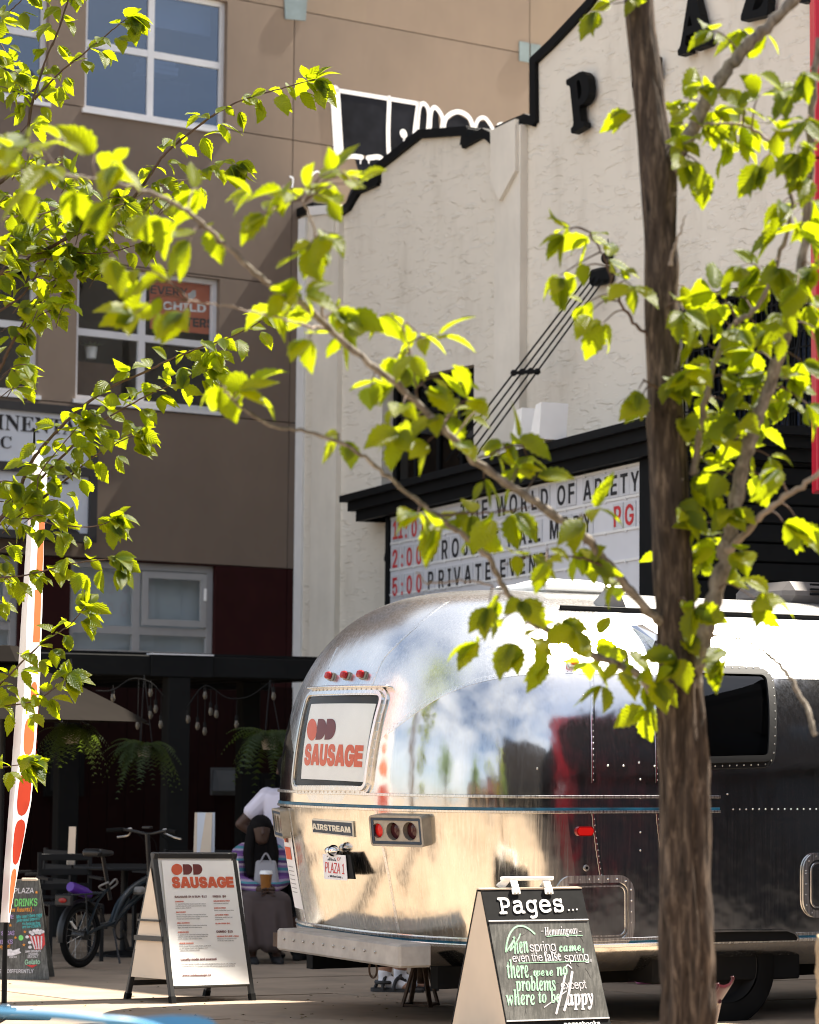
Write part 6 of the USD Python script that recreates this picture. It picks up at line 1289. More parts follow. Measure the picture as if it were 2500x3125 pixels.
# ------------------------------------------------------------------ people
reg('skin_dark', (.055, .027, .017), .5, var=.08); reg('skin_tan', (.36, .19, .12), .5, var=.08); reg('hair_dark', (.005, .004, .004), .7, spec=.1, var=.3, vscale=30, stretch=(6, 6, 1)); reg('tee_white', (.60, .57, .66), .9, var=.04); reg('cloth_black', (.010, .010, .011), .9, var=.2)
reg('skirt_mauve', (.07, .05, .047), .9, var=.12, vscale=7); reg('sock_white', (.70, .70, .74), .9); reg('sandal', (.022, .022, .024), .7); reg('shoe_pink', (.50, .16, .33), .6); reg('shoe_beige', (.30, .24, .16), .8); reg('denim', (.05, .07, .12), .9); reg('cup_amber', (.24, .09, .014), .35); reg('paper_bag', (.30, .29, .31), .8)
M['stripes'] = usdkit.material(stage, '/World/Looks/stripes', {'tc': ('texture_coordinate', {}), 's': ('separate_xyz', {}), 'n': ('noise_texture', dict(scale=5.0, detail=2)), 'k': ('math', dict(math_type='multiply_add', value2=.035)), 'a': ('math', dict(math_type='multiply', value2=5.6)), 'f': ('math', dict(math_type='fraction')),
    'r': ('rgb_ramp', dict(interpolate=False, ramp=[(0, (.10, .04, .17)), (.13, (.28, .24, .34)), (.22, (.05, .20, .25)), (.36, (.22, .12, .28)), (.46, (.45, .36, .42)), (.56, (.07, .03, .12)), (.68, (.06, .22, .27)), (.78, (.32, .25, .36)), (.88, (.15, .06, .22))])), 'p': ('principled_bsdf', dict(roughness=.9))},
    [('tc.object', 's.vector'), ('tc.object', 'n.vector'), ('n.fac', 'k.value1'), ('s.z', 'k.value3'), ('k.value', 'a.value1'), ('a.value', 'f.value1'), ('f.value', 'r.fac'), ('r.color', 'p.base_color')], surface='p.BSDF')
def sph(p, r): return m3.Manifold.sphere(float(r), 20).translate(tuple(map(float, p)))
def bones(bs, length=.022, iters=8):
    parts = [m3.Manifold.batch_hull([sph(p, r) for p, r in b]) for b in bs]
    u = m3.Manifold.batch_boolean(parts, m3.OpType.Add).refine_to_length(length); q = u.to_mesh()
    t = trimesh.Trimesh(np.asarray(q.vert_properties[:, :3], float), np.asarray(q.tri_verts), process=True)
    trimesh.smoothing.filter_taubin(t, lamb=.5, nu=.53, iterations=iters); return t
class Figure:
    def __init__(s, base, face, h):
        s.b = np.asarray(base, float); s.f = unit(V(face[0], face[1], 0)); s.l = V(-s.f[1], s.f[0], 0); s.h = h
    def P(s, f, l, z): return s.b + (s.f * f + s.l * l + V(0, 0, z)) * s.h
def hand(fig, wrist, elbow, palm_n, r=.0105):
    d = unit(wrist - elbow); n = unit(palm_n - d * (palm_n @ d)); sd_ = np.cross(d, n); k = fig.h * .98; out = []
    kn = [wrist + d * .055 * k + sd_ * o * k for o in (-.024, -.008, .008, .023)]
    out.append([(wrist, .021 * k * .9), (kn[0], r * 1.1), (kn[3], r * 1.1)])
    for q, L_ in zip(kn, (.045, .052, .049, .038)):
        m_ = q + d * L_ * .55 * k + n * .008; out += [[(q, r * .9), (m_, r * .8)], [(m_, r * .8), (m_ + d * L_ * .38 * k + n * .018, r * .62)]]
    t0 = wrist + d * .018 * k - sd_ * .02 * k; t1 = t0 + (d * .7 - sd_ * .6) * .03 * k; out += [[(t0, r * 1.15), (t1, r)], [(t1, r), (t1 + (d * .9 - sd_ * .1 + n * .3) * .028 * k, r * .75)]]
    return out
def standing(name_label, base, face, h, tops, legs, shoes, skin, hair, hip_hand=0, lean=0.0, socks=None, step=.0, shorts=False, sandals=False):
    F = Figure(base, face, h); P = F.P; t = thing('person', name_label, 'person', base)
    pel, chest, neck, head = P(0, 0, .53), P(lean * .25, 0, .74), P(lean * .42, 0, .84), P(lean * .5 + .012, 0, .925)
    bs = [[(P(0, .05, .53), .075 * h), (P(0, -.05, .53), .075 * h), (P(lean * .15, .04, .64), .068 * h), (P(lean * .15, -.04, .64), .068 * h)], [(P(lean * .15, .04, .64), .068 * h), (P(lean * .15, -.04, .64), .068 * h), (P(lean * .3, .075, .785), .052 * h), (P(lean * .3, -.075, .785), .052 * h)],
          [(P(lean * .35, 0, .80), .035 * h), (neck + V(0, 0, .03 * h), .033 * h)], [(head + V(0, 0, .02 * h), .058 * h), (head + F.f * .012 * h - V(0, 0, .03 * h), .043 * h)], [(head + F.f * .055 * h - V(0, 0, .01 * h), .010 * h), (head + F.f * .05 * h + V(0, 0, .012 * h), .008 * h)]]
    for s in (-1, 1): bs.append([(head + F.l * s * .058 * h - V(0, 0, .005 * h), .012 * h), (head + F.l * s * .056 * h + V(0, 0, .012 * h), .011 * h)])
    sh, el, wr = {}, {}, {}
    for s in (-1, 1):
        sh[s] = P(lean * .32, s * .112, .80)
        if s == hip_hand: el[s] = P(-.04, s * .235, .665); wr[s] = P(.02, s * .12, .57); pn = -F.l * s
        else: el[s] = P(.0, s * .135, .63); wr[s] = P(.05, s * .135, .48); pn = -F.l * s
        bs += [[(sh[s], .037 * h), (el[s], .026 * h)], [(el[s], .026 * h), (wr[s], .017 * h)]] + hand(F, wr[s], el[s], pn)
    kn, an = {}, {}
    for s in (-1, 1):
        hp = P(0, s * .052, .50); kn[s] = P(.015 + step * s, s * .055, .275); an[s] = P(-.01 + step * s, s * .06, .045)
        bs += [[(hp, .062 * h), (kn[s], .036 * h)], [(kn[s], .036 * h), (kn[s] * .6 + an[s] * .4 - F.f * .012 * h, .036 * h), (an[s], .021 * h)], [(an[s], .02 * h), (an[s] + F.f * .105 * h - V(0, 0, .028 * h), .016 * h)]]
    part(t, 'body', bones(bs), M[skin], smooth=True)
    tb_ = [[(P(0, .05, .55), .082 * h), (P(0, -.05, .55), .082 * h), (P(lean * .15, .042, .65), .076 * h), (P(lean * .15, -.042, .65), .076 * h)], [(P(lean * .15, .042, .65), .076 * h), (P(lean * .15, -.042, .65), .076 * h), (P(lean * .3, .078, .785), .058 * h), (P(lean * .3, -.078, .785), .058 * h)]]
    for s in (-1, 1): tb_.append([(sh[s], .048 * h), (sh[s] * .45 + el[s] * .55, .045 * h)])
    part(t, 'shirt', bones(tb_), M[tops], smooth=True)
    lb = [[(P(0, .05, .53), .08 * h), (P(0, -.05, .53), .08 * h), (P(0, .05, .47), .078 * h), (P(0, -.05, .47), .078 * h)]]
    for s in (-1, 1):
        hp = P(0, s * .052, .50); lb.append([(hp, .07 * h), (kn[s], .048 * h)])
        if not shorts: lb.append([(kn[s], .047 * h), (an[s] + V(0, 0, .01), .036 * h)])
    part(t, 'shorts' if shorts else 'trousers', bones(lb), M[legs], smooth=True)
    for s in (-1, 1):
        a = an[s]; toe = a + F.f * .115 * h; gz = base[2]
        if socks: part(t, 'sock', bones([[(a + V(0, 0, .05), .026 * h), (a, .024 * h)], [(a, .026 * h), (toe * 1.0 - F.f * .015 * h - V(0, 0, .026 * h), .0145 * h)]], .012, 4), M[socks], smooth=True)
        if sandals:
            so = []
            for q, r in ((-.035, .022), (.04, .027), (.1, .03), (.14, .02)): so.append((V(a[0], a[1], gz + .012) + F.f * q * h, r * h))
            o = trimesh.convex.convex_hull(np.concatenate([np.stack([c[0] + r * math.cos(x_), c[1] + r * math.sin(x_), np.full(1, z_)[0]])[None] for c, r in so for x_ in np.linspace(0, 6.2, 14) for z_ in (gz + .002, gz + .026)]))
            st_ = []
            for q, hh, r in ((.015, .062, .034), (.06, .05, .034), (.105, .035, .03)):
                c = V(a[0], a[1], gz + .02) + F.f * q * h; st_.append(tube(np.array([c + F.l * r * h * math.cos(x_) + V(0, 0, hh * h * .9 * math.sin(x_)) + F.f * .02 * math.cos(x_) * (1 if q < .08 else -1) for x_ in np.linspace(0, math.pi, 12)]), .0125, 6))
            c = V(a[0], a[1], gz + .065) ; st_.append(tube(disc_path(c, F.f, F.l, .034 * h, 18), .013, 6, closed=True)); st_.append(tube(np.array([c - F.f * .03 * h, V(a[0], a[1], gz + .02) - F.f * .04 * h]), .012, 6))
            part(t, 'sandal', [o] + st_, M[shoes], smooth=40)
        else:
            part(t, 'shoe', bones([[(V(*a[:2], gz + .035) - F.f * .015 * h, .033), (V(*toe[:2], gz + .028), .027)], [(V(*a[:2], gz + .035), .036), (V(*a[:2], gz + .075), .038)]], .012, 5), M[shoes], smooth=True)
    part(t, 'hair', bones([[(head + V(0, 0, .03 * h) - F.f * .008 * h, .061 * h), (head - F.f * .03 * h, .045 * h)]], .02, 3), M[hair], smooth=True)
    return t
b1 = ground(874, 2932); standing('person in white T-shirt and black trousers with hand on hip behind the trailer', b1, (.3, .95), 1.66, 'tee_white', 'cloth_black', 'cloth_black', 'skin_dark', 'hair_dark', hip_hand=1)
b3 = ground(1205, 3024); standing('person behind the trailer whose white socks and dark sandals show below the bumper', b3, (.95, -.3), 1.7, 'denim', 'denim', 'sandal', 'skin_tan', 'hair_dark', socks='sock_white', shorts=True, sandals=True, step=.012)
b4 = ground(1880, 3000); standing('person behind the trailer whose beige shoes show beneath it', b4 + V(0, .25, 0), (.7, -.7), 1.7, 'cloth_black', 'cloth_black', 'shoe_beige', 'skin_tan', 'hair_dark')
b5 = ground(1965, 3004); standing('person behind the trailer whose pink shoes show beside the wheel', b5 + V(.1, .1, 0), (-.9, -.3), 1.7, 'denim', 'cloth_black', 'shoe_pink', 'skin_tan', 'hair_dark')
# seated woman
bs0 = ground(782, 2935); F = Figure(bs0, (.25, -.97), 1.0); P = F.P
wn_ = thing('person', 'seated person with long dark hair in a striped sweater holding a takeaway cup', 'person', bs0)
hd_c = P(.12, 0, 1.05)
bsn = [[(P(-.08, .08, .52), .10), (P(-.08, -.08, .52), .10), (P(.0, .07, .70), .095), (P(.0, -.07, .70), .095)], [(P(.0, .07, .70), .095), (P(.0, -.07, .70), .095), (P(.06, .12, .88), .07), (P(.06, -.12, .88), .07)], [(P(.07, 0, .88), .05), (P(.11, 0, .98), .045)], [(hd_c + V(0, 0, .03), .085), (hd_c + F.f * .02 - V(0, 0, .05), .06)], [(hd_c + F.f * .085 - V(0, 0, .01), .014), (hd_c + F.f * .078 + V(0, 0, .02), .011)]]
for s in (-1, 1):
    e = P(.12, s * .19, .66); w = P(.33, s * .055, .60); bsn += [[(P(.05, s * .16, .87), .05), (e, .038)], [(e, .038), (w, .025)]] + hand(Figure(bs0, (.25, -.97), 1.6), w, e, -F.l * s)
    bsn += [[(P(-.05, s * .09, .50), .085), (P(.36, s * .10, .50), .06)], [(P(.36, s * .10, .50), .06), (P(.34, s * .10, .08), .035)], [(P(.34, s * .10, .06), .034), (P(.46, s * .10, .03), .026)]]
part(wn_, 'body', bones(bsn), M['skin_dark'], smooth=True)
sw = [[(P(-.08, .08, .52), .115), (P(-.08, -.08, .52), .115), (P(.0, .07, .70), .11), (P(.0, -.07, .70), .11)], [(P(.0, .07, .70), .11), (P(.0, -.07, .70), .11), (P(.06, .12, .88), .082), (P(.06, -.12, .88), .082)]]
for s in (-1, 1): e = P(.12, s * .19, .66); w = P(.30, s * .07, .605); sw += [[(P(.05, s * .16, .87), .066), (e, .056)], [(e, .056), (w, .045)]]
part(wn_, 'sweater', bones(sw), M['stripes'], smooth=True)
def folds(t_):
    n_ = t_.vertex_normals; k_ = np.clip((.50 + bs0[2] - t_.vertices[:, 2]) / .3, 0, 1)[:, None]; an = np.arctan2(t_.vertices[:, 1] - bs0[1], t_.vertices[:, 0] - bs0[0]); t_.vertices = t_.vertices + n_ * k_ * (.014 * np.sin(14 * an) + .009 * np.sin(31 * an + 9 * t_.vertices[:, 2]))[:, None]; return t_
part(wn_, 'skirt', folds(bones([[(P(-.08, .09, .50), .11), (P(-.08, -.09, .50), .11), (P(.38, .12, .50), .08), (P(.38, -.12, .50), .08)], [(P(.38, .12, .50), .08), (P(.38, -.12, .50), .08), (P(.40, .15, .18), .07), (P(.40, -.15, .18), .07), (P(.2, .14, .18), .06), (P(.2, -.14, .18), .06)]], .02, 4)), M['skirt_mauve'], smooth=True)
hr = [[(hd_c + V(0, 0, .045) - F.f * .01, .094), (hd_c - F.f * .05, .075)], [(hd_c - F.f * .05, .075), (P(-.02, .03, .80), .09), (P(-.02, -.03, .80), .09)]]
for s in (-1, 1): hr += [[(hd_c + F.l * s * .07 + V(0, 0, .02), .045), (P(.13, s * .10, .88), .05)], [(P(.13, s * .10, .88), .05), (P(.17, s * .09, .72), .035)]]
hr += [[(hd_c - F.f * .035, .085), (P(.08, .06, .80), .075), (P(.08, -.06, .80), .075)], [(P(.10, .08, .86), .06), (P(.10, -.08, .86), .06), (P(.17, .07, .72), .035), (P(.17, -.07, .72), .035)]]
part(wn_, 'hair', bones(hr, .02, 4), M['hair_dark'], smooth=True)
for s in (-1, 1): part(wn_, 'shoe', bones([[(P(.33, s * .10, .04), .045), (P(.47, s * .10, .03), .032)]], .015, 4), M['cloth_black'], smooth=True)
cpos = P(.40, -.01, .60)
cu = thing('coffee_cup', 'amber takeaway cup with a white lid in the seated person\'s hands', 'cup', cpos)
part(cu, 'cup', lathe([(0, 0), (.036, 0), (.05, .125), (0, .125)], frame(cpos, V(1, 0, 0), V(0, 1, 0))), M['cup_amber'], smooth=40); part(cu, 'lid', lathe([(0, .122), (.053, .122), (.053, .132), (.046, .15), (0, .15)], frame(cpos, V(1, 0, 0), V(0, 1, 0))), M['white_plastic'], smooth=40)
bg = P(.24, .02, .60); bt_ = thing('tote_bag', 'pale cloth bag leaning on the seated person\'s lap', 'bag', bg)
part(bt_, 'bag_body', bones([[(bg + V(-.06, .0, .0), .04), (bg + V(.08, 0, .0), .04), (bg + V(-.06, .02, .2), .025), (bg + V(.06, .02, .2), .025)]], .03, 3), M['paper_bag'], smooth=True); part(bt_, 'bag_handle', tube(smoothpath([bg + V(-.05, .0, .2), bg + V(0, .0, .28), bg + V(.05, 0, .2)], 6), .008, 6), M['paper_bag'])
bb0 = P(-.15, 0, 0); bench = thing('bench', 'dark bench under the seated person behind the menu board', 'bench', bb0)
for k in range(3): part(bench, 'seat_board', bx((0, -.13 + .13 * k, .42), (1.3, .12, .04), frame(bb0, F.l, -F.f), bev=.006), M['charcoal'])
for s in (-.5, .5): part(bench, 'leg', bx((s, 0, .20), (.06, .34, .40), frame(bb0, F.l, -F.f), bev=.006), M['charcoal'])
# ------------------------------------------------------------------ trees
def leafmat(name, c1, c2, ct):
    return usdkit.material(stage, '/World/Looks/' + name, {
        'tc': ('texture_coordinate', {}), 's': ('separate_xyz', {}), 'a1': ('math', dict(math_type='subtract', value2=.5)), 'a2': ('math', dict(math_type='absolute')), 'a3': ('math', dict(math_type='multiply_add', value2=-.55)), 'w': ('math', dict(math_type='multiply', value2=62.0)), 'sn': ('math', dict(math_type='sine')),
        'mid': ('math', dict(math_type='less_than', value2=.035)), 'g': ('geometry', {}), 'rr': ('rgb_ramp', dict(ramp=[(0, c1), (.55, c2), (1, tuple(x * y for x, y in zip(c2, (1.15, 1.0, .9))))])), 'vr': ('map_range', dict(from_min=-1, from_max=1, to_min=.86, to_max=1.06)), 'vm': ('mix', dict(mix_type='multiply', fac=1.0)),
        'b': ('bump', dict(strength=.6, distance=.0016)), 'p': ('principled_bsdf', dict(roughness=.45, specular_ior_level=.35)), 'tr': ('rgb_ramp', dict(ramp=[(0, ct), (.6, tuple(x * y for x, y in zip(ct, (1.55, 1.42, 1.0))))])), 'tm': ('mix', dict(mix_type='multiply', fac=1.0)), 't': ('translucent_bsdf', {}), 'm': ('mix_closure', dict(fac=.54))},
        [('tc.UV', 's.vector'), ('s.x', 'a1.value1'), ('a1.value', 'a2.value1'), ('a2.value', 'a3.value1'), ('s.y', 'a3.value3'), ('a3.value', 'w.value1'), ('w.value', 'sn.value1'), ('sn.value', 'b.height'), ('b.normal', 'p.normal'), ('b.normal', 't.normal'), ('g.random_per_island', 'rr.fac'), ('g.random_per_island', 'tr.fac'),
         ('sn.value', 'vr.value'), ('rr.color', 'vm.color1'), ('vr.result', 'vm.color2'), ('vm.color', 'p.base_color'), ('tr.color', 'tm.color1'), ('vr.result', 'tm.color2'), ('tm.color', 't.color'), ('p.BSDF', 'm.closure1'), ('t.BSDF', 'm.closure2')], surface='m.closure')
M['leaf'] = leafmat('leaf', (.028, .060, .003), (.095, .142, .006), (.48, .56, .004))
def barkmat(name, c0, c1, c2, st):
    return usdkit.material(stage, '/World/Looks/' + name, {'tc': ('texture_coordinate', {}), 'm': ('mapping', dict(scale=st)), 'n': ('noise_texture', dict(scale=2.2, detail=9, roughness=.68, distortion=.5)), 'n2': ('noise_texture', dict(scale=5, detail=5)), 'r': ('rgb_ramp', dict(ramp=[(.33, c0), (.52, c1), (.70, c2)])), 'b': ('bump', dict(strength=1.0, distance=.012)), 'p': ('principled_bsdf', dict(roughness=.9, specular_ior_level=.25))},
        [('tc.object', 'm.vector'), ('m.vector', 'n.vector'), ('n.fac', 'r.fac'), ('r.color', 'p.base_color'), ('n.fac', 'b.height'), ('b.normal', 'p.normal')], surface='p.BSDF')
M['bark'] = barkmat('bark', (.010, .007, .005), (.060, .042, .031), (.20, .15, .11), (22, 22, 3.2)); M['bark_sunlit'] = barkmat('bark_sunlit', (.085, .070, .056), (.20, .172, .14), (.34, .305, .26), (14, 14, 8)); M['twig'] = mat('twig', (.075, .042, .026), .8, var=.3, vscale=30); M['twig_pale'] = mat('twig_pale', (.21, .165, .13), .7, var=.25, vscale=30)  # limb bark is lightened to carry sunlight on the branches
def leaf(p, d, L_, up, rnd, wide=.64):
    d = unit(d); s = unit(np.cross(d, up) + rnd.normal(0, .15, 3)); n_ = np.cross(s, d); NS = 13
    fold = .12 + .25 * rnd.random(); bend = rnd.normal(.55, .35); v, uv = [], []; pos = np.array(p, float); step = L_ / (NS - 1); ang = -.25 * bend
    for i in range(NS):
        t = i / (NS - 1); dd = d * math.cos(ang) - n_ * math.sin(ang); nn = n_ * math.cos(ang) + d * math.sin(ang)
        w = L_ * wide * .5 * (math.sin(math.pi * t ** .85) ** .75 if 0 < t < 1 else 0.0) * (1 - .25 * t ** 3) * (1.10 if i % 2 else .90) + (.0015 if i in (0, NS - 1) else 0)
        for k in (-1, -.5, 0, .5, 1):
            z = (abs(k) * fold - .10 * (abs(k) == .5)) * w; v.append(pos + s * k * w + nn * z + (dd * -.05 * L_ * abs(k) if i < NS - 1 else 0)); uv.append((.5 + .5 * k, t))
        pos = pos + dd * step; ang += bend / (NS - 1)
    f = []
    for i in range(NS - 1):
        for j in range(4): a = i * 5 + j; f += [[a, a + 1, a + 6], [a, a + 6, a + 5]]
    return np.array(v), np.array(f), np.array(uv)
class Tree:
    def __init__(s, path, seed): s.path = path; s.leaves = []; s.r = np.random.default_rng(seed)
    def spray(s, p, axis, n, L_, spread=.8, droop=.55):
        r = s.r; axis = unit(axis)
        for k in range(n):
            a = r.random() * 6.28; q = unit(np.cross(axis, unit(r.normal(0, 1, 3)))); d = unit(axis * (.35 + .5 * r.random()) + q * spread + V(0, 0, -droop * (.4 + r.random())))
            up = unit(V(0, -.45, .8) + r.normal(0, .4, 3)); ll = L_ * r.uniform(.62, 1.18); pet = p + d * .012
            s.leaves.append((pet, d, ll, up))
    def finish(s, cap=300):
        ms = [leaf(p, d, L_, up, s.r) for p, d, L_, up in s.leaves]
        size = []
        for (p, d, L_, up) in s.leaves:
            q = proj(p); size.append(L_ / p[1] if (-60 < q[0] < 2560 and -60 < q[1] < 3185) else L_ / p[1] * .01)
        order = np.argsort(-np.array(size)); base = BASE[s.path]
        for i in order[:cap]:
            v, f, uv = ms[i]; path = s.path + '/' + numbered(s.path, 'leaf'); usdkit.mesh(stage, path, trimesh.Trimesh(v - base, f, process=False), M['leaf'], smooth=True, uv=uv)
        rest = [ms[i] for i in order[cap:]]
        if rest:
            off = np.cumsum([0] + [len(m_[0]) for m_ in rest]); v = np.concatenate([m_[0] for m_ in rest]) - base; f = np.concatenate([m_[1] + o for m_, o in zip(rest, off)]); uv = np.concatenate([m_[2] for m_ in rest])
            g = usdkit.mesh(stage, s.path + '/foliage', trimesh.Trimesh(v, f, process=False), M['leaf'], smooth=True, uv=uv); g.GetPrim().SetCustomDataByKey('kind', 'stuff')
S17 = 2500 / 1725
# ---- the near tree with the trunk in view
TD_ = 9.0
tb0 = V(*PX(1440 * S17, 2156 * S17, TD_)[:2], 0)
rt = thing('elm_tree', 'young elm with its dark trunk in front of the trailer', 'tree', tb0); RTree = Tree(rt, 11)
tpx = [(1345, -260), (1342, -90), (1346, 0), (1350, 60), (1360, 150), (1372, 250), (1386, 360), (1391, 500), (1394, 700), (1404, 900), (1418, 1200), (1432, 1430), (1441, 1620), (1444, 1800), (1447, 2000), (1444, 2156)]
twd = [50, 58, 64, 64, 66, 66, 80, 70, 72, 78, 84, 92, 102, 104, 107, 106]
tp = [PX(u * S17, v * S17, TD_) for u, v in tpx][::-1]; tw_ = [w * S17 / FPX * TD_ / 2 for w in twd][::-1]
tp = [V(tp[0][0] + .02, tp[0][1], -.05), V(tp[0][0] + .01, tp[0][1], .15)] + tp; tw_ = [tw_[0] * 1.5, tw_[0] * 1.12] + tw_
pth = smoothpath(tp, 34); rad = np.interp(np.linspace(0, len(tp) - 1, len(pth)), range(len(tp)), tw_)
def barky(i, a):
    z = pth[i][2]; c = np.stack([np.cos(a) * 1.6, np.sin(a) * 1.6, np.full_like(a, z * .9)], -1)
    rdg = np.abs(meshkit.fbm(c * 2.4 + V(0, 0, z * .25), 4, 3) - .5) * 2; lump = meshkit.fbm(np.stack([np.cos(a), np.sin(a), np.full_like(a, z * 2.2)], -1) * 1.3, 3, 9) - .5
    f_ = 1 - min(max((z - 1.6) / 1.2, 0), .62)
    wan = meshkit.fbm(np.stack([np.cos(a) * 1.1, np.sin(a) * 1.1, np.full_like(a, z * 1.7)], -1), 3, 21) * 5.5; rg = np.abs(np.sin(3.5 * a + wan)) ** .6; brk = meshkit.noise(np.stack([np.cos(a) * 3, np.sin(a) * 3, np.full_like(a, z * 8)], -1), 5)
    return 1 + f_ * (.26 * (rg - .7) * (.55 + .75 * brk) + .22 * (rdg - .25)) + .20 * lump + sum(am * np.exp(-((z - z0) / .07) ** 2 - (np.angle(np.exp(1j * (a - a0))) / .5) ** 2) for z0, a0, am in ((1.46, .3, .22), (.98, 2.2, .2), (.62, 4.4, .2), (1.2, 5.2, .16), (1.75, 3.4, .25), (2.6, 1.0, .2), (3.1, 4.0, .22))) + .035 * math.sin(z * 9) * (1 if z < 2 else .4)
part(rt, 'trunk', tube(pth, rad, 72, rfun=barky), M['bark'], smooth=True)
def branch(tree, pts, w0, w1, mm, depth0, depth1, name='branch', n=8, lump=True):
    P_ = smoothpath([PX(u * S17, v * S17, depth0 + (depth1 - depth0) * k / max(len(pts) - 1, 1)) for k, (u, v) in enumerate(pts)], n)
    P_ = P_ + tree.r.normal(0, .0025, P_.shape) * (1 if lump else .4); r = np.linspace(w0, w1, len(P_)) * S17 / FPX * (depth0 + depth1) / 2 / 2
    r = r * (1 + .10 * np.sin(np.arange(len(r)) * 1.7) + tree.r.normal(0, .06, len(r)))
    r = r * (1 + .5 * np.exp(-np.arange(len(r)) / 3.0)) if w0 > 5 else r
    part(tree.path, name, tube(P_, r, 10 if w0 > 12 else 7), M[mm], smooth=True); return P_
BR = []
BR.append(branch(RTree, [(1400, 380), (1425, 330), (1452, 285), (1500, 190), (1560, 112), (1620, 52), (1690, -20), (1760, -100)], 36, 20, 'bark_sunlit', 9.0, 8.8))
BR.append(branch(RTree, [(1445, 1480), (1465, 1400), (1488, 1320), (1520, 1200), (1545, 1080), (1570, 960), (1610, 840), (1650, 720), (1688, 560), (1702, 420), (1710, 250), (1725, 80)], 44, 14, 'bark_sunlit', 9.0, 8.7))
BR.append(branch(RTree, [(1530, 1160), (1575, 1115), (1625, 1068), (1700, 1015), (1790, 940)], 15, 10, 'twig_pale', 8.9, 8.6))
R4 = branch(RTree, [(1405, 1320), (1365, 1285), (1290, 1200), (1230, 1130), (1140, 1066), (1040, 1000), (975, 945), (880, 850), (790, 775), (680, 680), (620, 628), (560, 592), (470, 512), (400, 450), (330, 410), (240, 385), (130, 368)], 22, 8, 'bark_sunlit', 9.0, 7.6); BR.append(R4)
R5 = branch(RTree, [(1405, 1500), (1340, 1420), (1250, 1378), (1165, 1335), (1110, 1300), (1070, 1250), (1030, 1178), (980, 1130), (930, 1095), (870, 1048), (800, 990), (735, 940), (640, 908), (570, 895), (500, 850), (462, 808)], 17, 5, 'bark_sunlit', 9.0, 8.2); BR.append(R5)
BR.append(branch(RTree, [(1455, 1400), (1500, 1340), (1555, 1345), (1605, 1370), (1652, 1410), (1680, 1455), (1702, 1495), (1714, 1548)], 7, 11, 'bark_sunlit', 9.0, 8.7))
BR.append(branch(RTree, [(1700, 1000 + 40), (1640, 620), (1600, 830), (1560, 900)][:1] + [(1600, 800), (1612, 740), (1640, 640), (1660, 560), (1668, 440), (1640, 330), (1610, 290), (1550, 262), (1470, 262)], 12, 5, 'twig_pale', 8.8, 8.9)) if False else None
BR.append(branch(RTree, [(1460, 1000), (1472, 930), (1500, 780), (1540, 690), (1600, 640), (1640, 540), (1668, 430), (1640, 330), (1605, 285), (1555, 262), (1470, 264)], 15, 5, 'twig_pale', 9.0, 8.9))
BR.append(branch(RTree, [(680, 682), (672, 600), (666, 520), (655, 460), (636, 420)], 6, 4, 'twig_pale', 8.35, 8.2)); BR.append(branch(RTree, [(690, 690), (640, 685), (560, 662), (480, 645), (400, 632)], 6, 3.5, 'twig_pale', 8.3, 8.0)); BR.append(branch(RTree, [(1392, 720), (1345, 690), (1300, 625), (1275, 545), (1240, 490)], 8, 4, 'twig', 9.0, 8.9))
BR.append(branch(RTree, [(1430, 830), (1390, 820), (1350, 800)], 7, 4, 'twig', 9, 8.9)); BR.append(branch(RTree, [(880, 850), (870, 780), (850, 690)], 5, 3, 'twig', 8.6, 8.6)); BR.append(branch(RTree, [(1000, 970), (1070, 940), (1120, 930)], 5, 3, 'twig', 8.7, 8.7)); BR.append(branch(RTree, [(905, 1085), (980, 1082), (1060, 1078), (1130, 1062)], 6, 3, 'twig', 8.6, 8.5))
BR.append(branch(RTree, [(1410, 560), (1420, 520), (1432, 490), (1445, 450)], 7, 2.5, 'twig_pale', 8.9, 8.8)); BR.append(branch(RTree, [(1290, 1200), (1220, 1175), (1130, 1172), (1060, 1190)], 6, 3, 'twig', 8.8, 8.7)); BR.append(branch(RTree, [(1040, 1232), (980, 1222), (900, 1228), (880, 1205)], 5, 3, 'twig_pale', 8.5, 8.5))
allb = np.concatenate(BR + [pth[pth[:, 2] > 1.9]]); allpx = proj(allb) / S17
